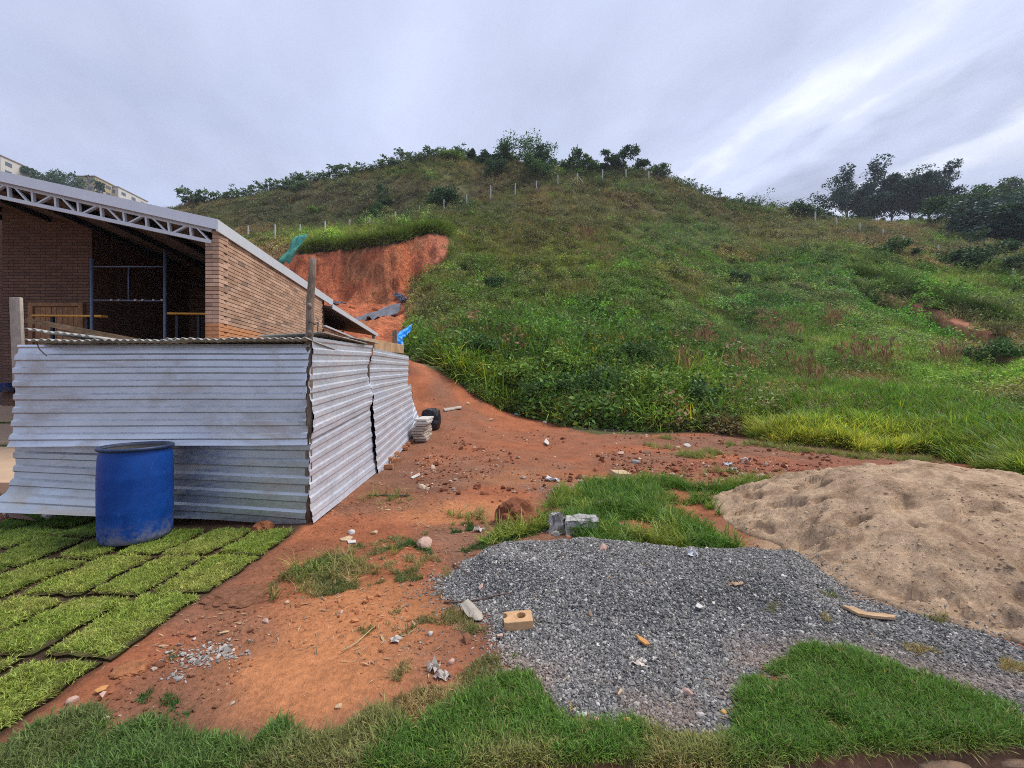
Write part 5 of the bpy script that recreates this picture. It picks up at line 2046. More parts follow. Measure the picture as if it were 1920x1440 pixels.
M_TALL = mat_leaf('tall_blade', True, .5, .35, varamt=.4)
path_grass = make_protos('path_grass', [blade_mesh('path_grass', M_TALL, 16, .10, .42, .018, .38, 1.1, rg, .45, 4) for _ in range(8)])
sc = 1.12 * RNG.uniform(.55, 1.15, n) * (.75 + .45 * sstep(0, 1.2, Y - edge)) * (1 - .55 * (pxr < 1380))
scatter('path_edge_grass', np.stack([x, Y, ground_z(x, Y)], 1), rand_rot(n, .2), sc, RNG.integers(0, 8, n), c, path_grass)

# dry reddish seed heads
PL = [(1490, 625, 14, 3), (1425, 665, 12, 10), (1500, 690, 14, 7), (1320, 640, 40, 6), (1600, 670, 30, 10), (1660, 680, 20, 7), (1530, 725, 14, 6), (1400, 695, 10, 7), (1780, 680, 26, 8), (1270, 470, 14, 8),
      (970, 650, 12, 10), (830, 630, 30, 8), (1560, 600, 40, 8), (1440, 600, 30, 10), (1140, 470, 60, 10), (1290, 690, 24, 7), (1100, 430, 80, 8), (1640, 660, 16, 10)]
qx, qy = [], []
for bx, by, m, sp_ in PL:
    qx.append(RNG.normal(bx, sp_ * 1.7, m))
    qy.append(RNG.normal(by + 22, sp_ * 1.0, m))
x, Y, z, _ = ray_hit(np.concatenate(qx), np.concatenate(qy), 9)
n = len(x)
c = np.array((.36, .20, .13))[None] * RNG.uniform(.6, 1.3, (n, 1)) + RNG.uniform(0, .05, (n, 1)) * np.array((.4, 1, .2))
scatter('seed_heads', np.stack([x, Y, z + .25], 1), rand_rot(n, .18), RNG.uniform(.7, 1.15, n) * (.7 + .006 * Y), RNG.integers(0, 4, n), c, plumes)

# grass fringe that hangs over the cut bank and the scar
qx = np.concatenate([RNG.uniform(575, 842, 2600), RNG.uniform(1590, 1880, 1300)])
lip = np.interp(qx, [575, 590, 640, 700, 740, 780, 812, 842, 1590, 1640, 1700, 1760, 1800, 1850, 1880], [476, 470, 467, 460, 453, 441, 434, 440, 516, 532, 553, 573, 585, 597, 612])
x, Y, z, _ = ray_hit(qx, lip - np.abs(RNG.normal(0, 4, len(qx))), 9)
n = len(x)
left = qx < 1000
c = tint_mix(n, (.12, .23, .03), (.20, .18, .06), RNG.uniform(0, .6, n), .25)
c[~left] *= np.array((.55, .62, .7))
scatter('bank_fringe', np.stack([x, Y, z], 1), rand_rot(n, .35), RNG.uniform(.9, 1.6, n), RNG.integers(0, 8, n), c, hill_grass)

# ================================================================== fence of concrete posts across the hill
M_POST = mat_simple('concrete_post', (.50, .49, .46), .9, 0, .12, 10)
fence = empty('post_fence', (5, 68, float(T(np.array([5.]), np.array([68.]))[0])), 0, 'row of pale concrete posts strung with wire across the hillside', 'fence')
FO = fence.location
POSTS = [(465, 448, 423), (516, 454, 421), (563, 438, 420), (610, 438, 415), (655, 427, 411), (694, 424, 408), (741, 416, 397), (787, 400, 386), (832, 396, 374), (875, 389, 364), (920, 373, 348),
         (966, 366, 344), (1006, 361, 339), (1046, 351, 328), (1083, 348, 325), (1130, 343, 318), (1174, 334, 318), (1217, 343, 321), (1259, 345, 328), (1305, 358, 342), (1350, 368, 353), (1394, 386, 368),
         (1439, 397, 379), (1483, 400, 382), (1528, 419, 397), (1569, 423, 407), (1612, 435, 418), (1655, 442, 429), (1694, 462, 442), (1761, 475, 460), (1899, 518, 503)]
tops = []
for i, (px, pb, pt) in enumerate(POSTS):
    x, Y, z, _ = ray_hit(px, pb + 2, 30)
    x, Y, z = float(x[0]), float(Y[0]), float(z[0])
    top = EYE - (pt - 720) / 800 * Y
    w = .0021 * Y + .03
    mb = MB()
    mb.bar(Vector((x, Y, z - .3)) - FO, Vector((x + RNG.normal(0, .04), Y, top)) - FO, w, w, (0, 1, 0))
    mb.build('post', M_POST, fence, bevel=.01)
    tops.append(Vector((x, Y, top)))
    if i in (5, 14, 19):
        for sgn in (-1, 1):
            mb = MB()
            x2 = x + sgn * 1.35
            z2 = float(T(np.array([x2]), np.array([Y - .3]))[0])
            mb.bar(Vector((x2, Y - .3, z2)) - FO, Vector((x, Y - .05, top - .3)) - FO, w * .7)
            mb.build('brace', M_POST, fence)
mb = MB()
for a, b in zip(tops[:-1], tops[1:]):
    for dz in (.08, .45, .85):
        mb.bar(a - FO - Vector((0, 0, dz)), b - FO - Vector((0, 0, dz)), .012)
mb.build('wire', M_DARKSTEEL, fence)

# ================================================================== trees and shrubs one can tell apart
M_BARK = mat_wood('bark', (.06, .045, .035), (.19, .145, .11), (3, 3, 1))


def leaf_mat(name, base, trans=.2):
    return mat_leaf(name, False, .6, trans, base, .5)


M_LDARK = leaf_mat('leaf_dark', (.050, .105, .045))
M_LBLUE = leaf_mat('leaf_bluish', (.045, .088, .085))
M_LMID = leaf_mat('leaf_mid', (.075, .155, .045))
M_LBRIGHT = leaf_mat('leaf_bright', (.17, .28, .05))
M_LRIDGE = leaf_mat('leaf_ridge', (.115, .185, .095))


def tree_parts(seed, H, W_, trunk_h, nlimb, nclump, leaves, leaf, mat, clump_r=.16, flat=.7, trunk_r=None, lean=0.0, low=.0, spread=False):
    """meshes of a trunk with limbs and a crown of leaf clumps"""
    rng = np.random.default_rng(seed)
    mb = MB()
    tr_ = trunk_r or H * .022
    top = Vector((lean * H, 0, H * .8))
    mb.tube([(0, 0, -.3), (lean * H * .15, rng.normal(0, .02) * H, trunk_h * .6), (lean * H * .5, rng.normal(0, .02) * H, trunk_h + .3 * (H - trunk_h)), top], [tr_ * 1.25, tr_, tr_ * .7, tr_ * .2], 7)
    ends = [np.array(top)]
    for i in range(nlimb):
        a = 6.283 * i / nlimb + rng.uniform(-.5, .5)
        h0 = trunk_h * rng.uniform(.55, 1.2)
        r = W_ / 2 * rng.uniform(.55, 1.0)
        h1 = trunk_h + (H - trunk_h) * rng.uniform(low, .95)
        p0 = Vector((lean * h0, 0, h0))
        p2 = Vector((lean * h1 + math.cos(a) * r, math.sin(a) * r, h1))
        p1 = p0.lerp(p2, .5) + Vector((0, 0, (h1 - h0) * .12))
        mb.tube([p0, p1, p2], [tr_ * .45, tr_ * .3, tr_ * .1], 5)
        ends.append(np.array(p2))
        if spread:
            ends += [np.array(p1.lerp(p2, q_)) for q_ in (.25, .6)]
    cs = []
    for i in range(nclump):
        if i < len(ends):
            cs.append(ends[i])
        else:
            e = ends[rng.integers(len(ends))]
            e2 = ends[rng.integers(len(ends))]
            t_ = rng.uniform(0, .55)
            cs.append(e * (1 - t_) + e2 * t_ + rng.normal(0, .09 * W_, 3) * np.array((1, 1, .7)))
    P = []
    for c in cs:
        m = int(leaves * rng.uniform(.5, 1.5))
        d = rng.normal(0, 1, (m, 3))
        d /= np.linalg.norm(d, axis=1)[:, None]
        P.append(c + d * (rng.uniform(.2, 1, (m, 1)) ** .5) * clump_r * W_ * rng.uniform(.6, 1.3) * np.array((1, 1, flat)))
    V, Fc, bv = leaf_cloud(np.concatenate(P), leaf, rng, .5)
    crown = np_mesh('crown', V, Fc, [mat], True, {'bv': ('FLOAT', bv)})
    return mb.mesh('trunk', M_BARK, True), crown


def plant(name, parts, loc, rz, s, label, cat, group=None):
    e = empty(name, loc, rz, label, cat, group)
    e.scale = (s, s, s) if not hasattr(s, '__len__') else s
    for nm, me in zip(('trunk', 'crown'), parts):
        o = bpy.data.objects.new(nm, me)
        link(o, e)
    return e


def at_land(px, Y, sink=.1):
    x = (px - 960) / 800 * Y
    return Vector((x, Y, float(T(np.array([x]), np.array([float(Y)]))[0]) - sink))


def top_scale(loc, py_top):
    """height that makes the top reach the given picture row"""
    return (EYE - (py_top - 720) / 800 * loc.y) - loc.z


def crest_y(px):
    Ys = np.linspace(40, 105, 200)
    xs = (px - 960) / 800 * Ys
    return float(Ys[np.argmax((T(xs, Ys) - EYE) / Ys)])


# eucalyptus group beyond the right shoulder
EU = [(1588, 108, 328, 15, .36, 'feathery eucalyptus at the left end of the dark tree group'), (1628, 112, 330, 14, .30, 'slim eucalyptus between the left tree and the tall round one'),
      (1672, 110, 316, 15, .26, 'tallest round crowned eucalyptus in the middle of the group'), (1708, 116, 324, 15, .26, 'dense eucalyptus right of the round crowned one'),
      (1752, 106, 311, 12, .48, 'open eucalyptus with bare trunk at the right end of the group')]
for i, (px, Yd, tp, wd, th, lab) in enumerate(EU):
    loc = at_land(px if i != 4 else 1741, Yd)
    H = top_scale(loc, tp)
    parts = tree_parts(300 + i, H, wd, H * th, 9 if i != 4 else 7, 70 if i in (2, 3) else 46, 230, .55, M_LBLUE, .11 if i in (0, 1, 4) else .14, .75, H * .014, .06 if i == 4 else 0.0, .05, True)
    plant('eucalyptus', parts, loc, i * 1.3, 1, lab, 'tree')
# wooded slope at the far right
wood = [tree_parts(320 + k, 7.5, 8.5, 1.2, 9, 26, 130, .55, (M_LBLUE, M_LDARK, M_LBLUE)[k], .19, .8, None, 0, .0) for k in range(3)]
WT = [(1905, 78, 396), (1870, 70, 418), (1900, 66, 424), (1842, 66, 428), (1800, 68, 430), (1930, 58, 432), (1895, 57, 440), (1955, 55, 430), (1860, 60, 440), (1790, 100, 384), (1805, 80, 408), (1830, 108, 366), (1852, 88, 378), (1868, 118, 352), (1890, 96, 362), (1905, 84, 380), (1925, 112, 340),
      (1950, 98, 362), (1975, 118, 340), (2000, 90, 372), (2030, 106, 350), (1880, 76, 412), (1835, 74, 420), (1925, 74, 410), (1965, 80, 396)]
WL = [(1725, 88, 405), (1760, 84, 406), (1785, 78, 414), (1745, 74, 424), (1690, 86, 410), (1655, 84, 408), (1625, 82, 406), (1596, 80, 408), (1568, 77, 404)]
for i, (px, Yd, tp) in enumerate(WT):
    loc = at_land(px, Yd)
    H = max(2.5, top_scale(loc, tp))
    s = H / 7.5
    plant('woodland_tree', wood[i % 3], loc, i * 2.1, (max(s, .95) * 1.1, max(s, .95) * 1.1, max(s, .7)), 'dark bluish green tree in the wood on the far right slope', 'tree', 'trees of the far right wood')
low_wood = [tree_parts(330 + k, 3.0, 4.2, .5, 8, 18, 90, .4, M_LDARK, .2, .8, None, 0, .0) for k in range(2)]
for i, (px, Yd, tp) in enumerate(WL):
    loc = at_land(px, Yd)
    s = max(.5, top_scale(loc, tp) / 3.0)
    plant('woodland_shrub', low_wood[i % 2], loc, i * 1.7, s, 'low dark bush in the row under the eucalyptus group', 'bush', 'bushes under the eucalyptus group')
# summit trees
sm = [(988, 259, 9.5, M_LMID, 'broad leafy tree on the very summit of the hill', 3.2), (950, 284, 4.5, M_LMID, 'leafy tree just left of the summit tree', 2.0), (1010, 290, 5, M_LDARK, 'low dark tree in front of the summit tree', 2.0),
      (1168, 281, 5.4, M_LDARK, 'dark branching tree right of the summit on the skyline', 2.6), (1138, 290, 2.6, M_LDARK, 'narrow dark sapling left of the branching skyline tree', 1.5), (1075, 294, 4.6, M_LMID, 'low green bush on the skyline right of the summit', 1.2),
      (1100, 296, 3.4, M_LMID, 'small bush behind the braced fence post on the skyline', 1.0), (1205, 300, 1.8, M_LDARK, 'thin sapling beside the fence at the right of the skyline', 1.0), (883, 285, 1.7, M_LDARK, 'small round topped sapling left of the summit', 2.0),
      (1238, 312, 3, M_LRIDGE, 'straggly bush where the skyline starts to fall', .8), (848, 298, 4, M_LBRIGHT, 'yellow green bush on the skyline left of the summit', .8), (915, 296, 4.4, M_LDARK, 'dark bush on the skyline between sapling and summit', 1.0)]
for i, (px, tp, wd, mt, lab, th) in enumerate(sm):
    loc = at_land(px, crest_y(px) - 2.5)
    H = max(1.6, top_scale(loc, tp))
    plant('hill_tree' if H > 3 else 'hill_shrub', tree_parts(340 + i, H, wd, min(th, H * .5), 7, 18 if wd > 3 else 9, 130, .36, mt, .19 if i != 3 else .15, .8, .07), loc, i * .9, 1, lab, 'tree' if H > 3 else 'shrub')
# shrubs of the slope
sl = [(838, 372, 34, 62, M_LDARK, 'dark round bush above the fence left of the summit'), (720, 368, 42, 30, M_LDARK, 'upright dark bush on the upper left slope'), (705, 396, 20, 34, M_LMID, 'bright green bush below the upright dark one'),
      (560, 352, 20, 30, M_LRIDGE, 'pale shrub low on the left skyline'), (925, 533, 26, 34, M_LDARK, 'dark bush in the middle of the left slope'), (1230, 556, 18, 34, M_LBRIGHT, 'bright green bush in the middle of the open slope'),
      (1385, 522, 22, 34, M_LDARK, 'dark leafy plant in the middle of the right slope'), (1830, 492, 56, 74, M_LDARK, 'dark spreading tree on the right slope below the fence'), (1830, 448, 26, 32, M_LDARK, 'small dark bush on the right slope near the wood'),
      (1670, 468, 36, 50, M_LMID, 'green shrub against the fence on the right'), (1905, 496, 30, 44, M_LDARK, 'dark shrub at the right edge near the last post'), (1710, 480, 22, 30, M_LDARK, 'small dark shrub beside the fence on the right'),
      (1500, 378, 26, 50, M_LDARK, 'dark bush on the skyline left of the eucalyptus group'), (1425, 350, 34, 40, M_LRIDGE, 'sparse thin shrub on the falling skyline'), (1465, 362, 22, 34, M_LRIDGE, 'sparse shrub with round heads left of the dark skyline bush'),
      (1880, 668, 60, 74, M_LMID, 'bushy green shrub near the foot of the right slope'), (590, 395, 14, 22, M_LBRIGHT, 'small yellow green shrub among the brown scrub on the left'), (1010, 320, 40, 50, M_LMID, 'leafy bush below the summit beside the fence'), (930, 318, 34, 40, M_LDARK, 'dark bush below the skyline left of the summit'),
      (962, 715, 74, 96, M_LBRIGHT, 'rounded bright green bush at the left end of the thicket'), (1125, 722, 84, 110, M_LMID, 'broad rounded green bush in the middle of the thicket'), (1010, 745, 60, 84, M_LMID, 'low round bush at the very foot of the thicket by the path'),
      (1215, 742, 80, 120, M_LBRIGHT, 'wide bright bush at the right part of the thicket'), (1180, 668, 50, 74, M_LMID, 'small round bush above the thicket in the middle of the slope foot'), (1310, 740, 60, 90, M_LMID, 'last round bush at the right end of the thicket by the tall grass'), (895, 655, 60, 74, M_LMID, 'leafy light green bush above the red mound'), (1065, 690, 60, 90, M_LBRIGHT, 'yellowish leafy bush in the thicket at the foot of the slope')]
for i, (px, pc, hpx, wpx, mt, lab) in enumerate(sl):
    x, Yh, z, hit = ray_hit(px, pc + hpx / 2, 9)
    loc = Vector((float(x[0]), float(Yh[0]), float(z[0]) - .1))
    if not hit[0]:
        loc = at_land(px, crest_y(px) - 1.5)
    H = hpx / 800 * loc.y * 1.1
    wd = wpx / 800 * loc.y
    sparse = 'sparse' in lab
    plant('hill_tree' if 'tree' in lab.split()[:3] else 'hill_shrub', tree_parts(370 + i, H, wd, H * (.4 if sparse or i == 7 else .12), 8, 9 if sparse else 26, 26 if sparse else 100, max(.13, wd * (.075 if pc < 600 else .06)), mt, .2, .8, .02 * H, 0, 0.0), loc, i * .7, 1, lab, 'tree' if 'tree' in lab.split()[:3] else 'shrub')
# row of feathery shrubs along the left skyline
ridge = [tree_parts(400 + k, 2.4, 2.3, .8, 9, 15, 15, .40, M_LRIDGE, .17, .6, .04) for k in range(4)]
rr = np.random.default_rng(9)
for i, px in enumerate(np.linspace(345, 865, 52)):
    px = px + rr.uniform(-5, 5)
    loc = at_land(px, crest_y(px) - rr.uniform(-.8, 2.4))
    s = rr.uniform(.62, 1.25) * (1.35 if i in (1, 9) else 1)
    plant('ridge_shrub', ridge[i % 4], loc, rr.uniform(0, 6), (s * 1.05, s * 1.05, s), 'feathery shrub in the row along the left skyline of the hill', 'shrub', 'shrubs along the left skyline')
for i, px in enumerate(np.linspace(1035, 1545, 26)):
    px = px + rr.uniform(-7, 7)
    loc = at_land(px, crest_y(px) - rr.uniform(-.5, 2.6))
    s = rr.uniform(.4, .9)
    plant('ridge_shrub', ridge[(i + 1) % 4], loc, rr.uniform(0, 6), (s * 1.3, s * 1.3, s), 'low shrub in the row along the right skyline of the hill', 'shrub', 'shrubs along the right skyline')

# ================================================================== buildings far up on the left
M_WALLB = mat_simple('far_wall', (.60, .56, .50), .9, 0, .05, .3)
M_WALLT = mat_simple('far_tan', (.46, .36, .22), .9, 0, .05, .3)
M_GLASSF = mat_simple('far_glass', (.10, .13, .16), .15, 0, .1, .5, spec=.6)
M_ROOFF = mat_simple('far_roof', (.30, .24, .20), .9, 0, .05, .3)


def house(label, px0, px1, py_top, Yf, depth, floors, cat='building', mat=None):
    x0, x1 = (px0 - 960) / 800 * Yf, (px1 - 960) / 800 * Yf
    zt = EYE - (py_top - 720) / 800 * Yf
    zb_ = float(T(np.array([x1]), np.array([float(Yf)]))[0]) - 3
    zb_ = min(zb_, zt - 9)
    e = empty('far_building', ((x0 + x1) / 2, Yf, zb_), 0, label, cat)
    O = e.location
    mb = MB()
    mb.box(((x0 + x1) / 2, Yf + depth / 2, (zb_ + zt) / 2), (x1 - x0, depth, zt - zb_))
    shifted(mb, O).build('wall', mat or M_WALLB, e)
    mb = MB()
    mb.box(((x0 + x1) / 2, Yf + depth / 2, zt + .16), (x1 - x0 + .5, depth + .5, .3))
    shifted(mb, O).build('roof', M_ROOFF, e)
    for fl in range(floors):
        zc_ = zt - 1.9 - fl * 3.0
        nx_ = max(1, int((x1 - x0) / 3.2))
        for k in range(nx_):
            xc_ = x0 + (k + .5) * (x1 - x0) / nx_
            mb = MB()
            mb.box((xc_, Yf - .03, zc_), (1.7, .12, 1.3))
            shifted(mb, O).build('window', M_GLASSF, e)
        ny_ = max(1, int(depth / 4))
        for k in range(ny_):
            yc_ = Yf + (k + .5) * depth / ny_
            mb = MB()
            mb.box((x1 + .03, yc_, zc_), (.12, 2.0, 1.3))
            shifted(mb, O).build('window', M_GLASSF, e)
    return e


house('pale apartment block at the far left edge above the roof', -60, 1, 292, 150, 9.5, 3)
house('beige building with a tan corner tower beyond the roof', 143, 178, 331, 180, 12, 3, mat=M_WALLT)
house('low building with glass front right of the tan tower', 203, 222, 351, 188, 15, 2)
plant('hillside_tree', tree_parts(450, 14, 19, 5, 9, 26, 150, .85, M_LDARK, .15, .7), Vector(W(98, 388, 165)), 0, 1, 'wide dark tree left of the beige buildings above the roof', 'tree')
cy = tree_parts(451, 6, 1.3, .4, 6, 12, 60, .5, M_LDARK, .3, 1.6)
for k, px in enumerate((182, 187, 192)):
    plant('cypress', cy, Vector(W(px, 362 + k * 2, 176)), k, .9, ('left', 'middle', 'right')[k] + ' one of three slim dark cypresses before the beige building', 'tree', 'cypresses before the beige building')

# ================================================================== loose things on the ground
def spot(px, py, y0=1.6):
    """where a sight line meets the ground or a heap"""
    Ys = np.exp(np.linspace(math.log(y0), math.log(16), 500))
    X = (px - 960) / 800 * Ys
    Z = EYE - (py - 720) / 800 * Ys
    H = heap_z(X, Ys)
    k = int(np.argmax(H >= Z))
    return Vector((float(X[k]), float(Ys[k]), float(H[k])))


def stone_mat(name, col, var=.3):
    return mat_simple(name, col, .9, 0, var, 30, .4, .004, .2)


SM = {'pink': stone_mat('stone_pink', (.50, .33, .26)), 'white': stone_mat('stone_white', (.52, .47, .42), .2), 'grey': stone_mat('stone_grey', (.30, .29, .28)), 'tan': stone_mat('stone_tan', (.50, .36, .22)),
      'orange': stone_mat('stone_orange', (.52, .26, .09)), 'brown': stone_mat('stone_brown', (.26, .17, .11)), 'red': stone_mat('stone_red', (.36, .15, .085)), 'yellow': stone_mat('stone_yellow', (.58, .37, .12)),
      'conc': mat_simple('concrete_lump', (.40, .385, .37), .95, 0, .35, 14, .6, .01, .2, (.20, .15, .115), 5)}
# px, py (foot), width px, height ratio, material, label
STN = [(795, 1030, 30, .75, 'pink', 'big pinkish stone on the edge of the middle grass patch'), (1131, 1034, 19, .85, 'pink', 'rounded pale pink stone on the back of the gravel'), (1066, 1013, 12, .9, 'red', 'small reddish pebble in front of the concrete lumps'),
       (1131, 955, 27, .85, 'white', 'pale stone standing in the coarse grass'), (657, 1003, 15, .7, 'white', 'small pale stone on the soil right of the hut corner'), (806, 1193, 14, .7, 'white', 'small white stone by the dry grass left of the tile shard'),
       (846, 1248, 13, 1.0, 'pink', 'pointed pink stone above the crumpled paper'), (495, 1170, 17, .6, 'pink', 'flat pink stone on the brown soil near the turf'), (537, 1132, 12, .5, 'tan', 'flat tan stone at the top of the orange soil'),
       (780, 1377, 17, .9, 'pink', 'angular pale pink stone in the front soil'), (633, 1333, 14, .6, 'tan', 'tan stone at the front edge of the orange soil'), (675, 1425, 13, .6, 'pink', 'tiny pale stone in the front grass near the bottom'),
       (1118, 1363, 25, .45, 'pink', 'flat pink stone in the grass under the gravel'), (1178, 1363, 20, .75, 'yellow', 'lumpy yellow stone in the grass under the gravel'), (1292, 1308, 21, .65, 'pink', 'salmon coloured stone on the front of the gravel'),
       (1316, 1350, 17, .75, 'white', 'light grey pebble near the front rim of the gravel'), (1358, 1342, 15, .6, 'yellow', 'yellowish stone at the front right rim of the gravel'), (1108, 1160, 15, .8, 'brown', 'brown pebble in the middle of the gravel'),
       (1627, 1249, 21, .6, 'white', 'white stone in the grass right of the gravel'), (1646, 1260, 11, .9, 'orange', 'small orange stone touching the right grass stones'), (1658, 1265, 14, .7, 'tan', 'tan stone beside the small orange one'),
       (1455, 1335, 10, .8, 'orange', 'small orange stone in the right grass near the bottom'), (1885, 1347, 16, .6, 'brown', 'brown stone in the grass at the far right'), (1475, 1277, 16, .5, 'brown', 'dark red brown stone at the gravel edge in the grass'),
       (1745, 1290, 26, .5, 'brown', 'brown and pale stone in the grass below the right gravel'), (129, 1322, 20, .7, 'pink', 'orange pink stone beside the nearest turf slab'), (330, 1280, 16, .5, 'grey', 'grey flat stone at the tip of the grey rubble patch'),
       (362, 1203, 9, .7, 'white', 'small white stone by the turf edge'), (82, 977, 28, .6, 'white', 'big pale river stone below the left end of the metal sheets'), (120, 976, 16, .6, 'grey', 'grey stone right of the big river stone'), (140, 978, 20, .6, 'grey', 'grey stone next to the blue drum under the sheets'),
       (80, 986, 12, .5, 'white', 'small white stone in front of the big river stone'), (940, 1283, 9, .8, 'tan', 'pale stone in the corner of grass left of the gravel'), (700, 1002, 14, .6, 'tan', 'tan stone at the top of the middle grass patch'), (920, 1019, 16, .45, 'tan', 'flat tan stone in the narrow grass strip'),
       (1185, 892, 0, 1, 'tan', ''), (1262, 893, 15, .6, 'pink', 'pale stone on the far side of the coarse grass'), (1195, 870, 18, .5, 'grey', 'flat grey stone on the path above the tan block'), (1215, 852, 16, .6, 'brown', 'brown stone on the dirt path'), (1165, 853, 14, .6, 'pink', 'pale stone on the middle of the dirt path'),
       (1272, 843, 12, .7, 'tan', 'tan stone among sprouts on the path'), (1290, 838, 14, .5, 'white', 'pale flat stone among sprouts on the path'), (920, 790, 14, .5, 'tan', 'tan stone on the slope of the red mound'), (875, 760, 10, .6, 'tan', 'small tan stone on the ridge of the red mound'), (1022, 795, 10, .7, 'white', 'grey white stone at the foot of the thicket'),
       (1045, 797, 14, .4, 'tan', 'flat pale stone at the foot of the thicket'), (1063, 1030, 0, 1, 'tan', ''), (1042, 1008, 16, .8, 'conc', 'small concrete chip leaning by the upright lump')]
for i, (px, py, w, hr, m, lab) in enumerate(STN):
    if not w:
        continue
    p = spot(px, py)
    s = w / 800 * p.y
    me = rock_mesh('stone', SM[m], 500 + i, (1, RNG.uniform(.65, .95), hr), .22, 2)
    o = link(bpy.data.objects.new('stone', me))
    o.location = p + Vector((0, s * .35, s * hr * .22))
    o.scale = (s * 1.12,) * 3
    o.rotation_euler = (RNG.uniform(-.2, .2), RNG.uniform(-.2, .2), RNG.uniform(0, 6.28))
    tag(o, lab, 'stone')


def lump(name, pts8, mat, label, cat, seed, bev=.006, rough_=.030):
    c = sum((Vector(p) for p in pts8), Vector()) / 8
    mb = MB()
    mb.hexa([Vector(p) - c for p in pts8])
    me = mb.mesh(name, mat)
    bm = bmesh.new()
    bm.from_mesh(me)
    bmesh.ops.bevel(bm, geom=list(bm.edges), offset=bev, segments=2, affect='EDGES')
    bmesh.ops.subdivide_edges(bm, edges=list(bm.edges), cuts=3, use_grid_fill=True)
    rr_ = np.random.default_rng(seed)
    for v in bm.verts:
        v.co += Vector(rr_.normal(0, rough_ * .35, 3))
    bm.to_mesh(me)
    bm.free()
    o = link(bpy.data.objects.new(name, me))
    o.location = c
    return tag(o, label, cat)


# concrete lumps at the back of the gravel
p = spot(1092, 1004)
k = p.y / 800
lump('concrete_lump', [p + Vector(q_) * k for q_ in ((-30, 0, -5), (29, 0, -5), (31, 34, -5), (-27, 34, -5), (-30, 2, 24), (30, 2, 26), (32, 30, 27), (-28, 30, 27))], SM['conc'], 'grey concrete block with brown foot lying at the back of the gravel', 'concrete block', 1)
p = spot(1046, 1002)
lump('concrete_lump', [p + Vector(q_) * k for q_ in ((-17, 0, -5), (16, 2, -5), (17, 24, -5), (-14, 24, -5), (-13, 6, 34), (4, 8, 38), (14, 20, 24), (-8, 18, 36))], SM['conc'], 'grey broken concrete lump standing upright beside the lying block', 'concrete block', 2, .005, .03)
# tan block on the path
p = spot(1172, 903)
k = p.y / 800
lump('paving_block', [p + Vector(q_) * k for q_ in ((-14, 0, -3), (16, 6, -3), (10, 40, -3), (-22, 34, -3), (-14, 0, 14), (16, 6, 12), (10, 40, 13), (-22, 34, 15))], SM['tan'], 'tan half block lying on the dirt path behind the coarse grass', 'block', 3, .004, .006)


# two-hole brick, broken through its left hole
def holed_brick(name, L, Wd, H, holes, mat, notch=None, n=20):
    """slab with round through-holes; notch = (x, y, r) bite out of the left end"""
    bm = bmesh.new()
    out = []
    xs0 = -L / 2
    if notch:
        nx_, ny_, nr = notch
        out = [(xs0, -Wd / 2 + .008)]
        out += [(xs0 + .012, -Wd / 2)] + [(L / 2, -Wd / 2), (L / 2, Wd / 2), (xs0 + .006, Wd / 2)]
        out += [(nx_ + nr * math.cos(a), ny_ + nr * math.sin(a)) for a in np.linspace(1.45, -1.45, 9)]
    else:
        out = [(-L / 2, -Wd / 2), (L / 2, -Wd / 2), (L / 2, Wd / 2), (-L / 2, Wd / 2)]
    vo = [bm.verts.new((x, y, H)) for x, y in out]
    edges = [bm.edges.new((vo[i], vo[(i + 1) % len(vo)])) for i in range(len(vo))]
    rings = []
    for hx_, hy_, r in holes:
        ring = [bm.verts.new((hx_ + r * math.cos(6.2832 * i / n), hy_ + r * math.sin(6.2832 * i / n), H)) for i in range(n)]
        rings.append(ring)
        edges += [bm.edges.new((ring[i], ring[(i + 1) % n])) for i in range(n)]
    bmesh.ops.triangle_fill(bm, edges=edges, use_beauty=True)
    top = list(bm.faces)
    r_ = bmesh.ops.extrude_face_region(bm, geom=top)
    for v in [g for g in r_['geom'] if isinstance(g, bmesh.types.BMVert)]:
        v.co.z = 0
    bmesh.ops.recalc_face_normals(bm, faces=list(bm.faces))
    me = bpy.data.meshes.new(name)
    bm.to_mesh(me)
    bm.free()
    me.materials.append(mat)
    return me


M_CLAY = mat_simple('pressed_brick', (.55, .335, .175), .9, 0, .18, 16, .5, .004, .2)
p = spot(972, 1184)
L = .178
me = holed_brick('holed_brick', L, .115, .068, [(.020, .006, .030)], M_CLAY, (-L / 2 - .004, .018, .028))
hb = link(bpy.data.objects.new('holed_brick', me))
hb.location = p + Vector((0, .05, -.006))
hb.rotation_euler = (R(4), R(-3), R(4))
bv = hb.modifiers.new('bevel', 'BEVEL')
bv.width = .004
bv.segments = 2
bv.limit_method = 'ANGLE'
tag(hb, 'sandy orange brick with a round hole, broken at its left end, lying on the gravel', 'brick')
# ring around the hole
mb = lathe([(.030, .0), (.036, .0005), (.041, .004), (.043, .0)], 24)
rg_ = mb.build('hole_rim', M_CLAY, hb, True)
rg_.location = (.020, .006, .0675)

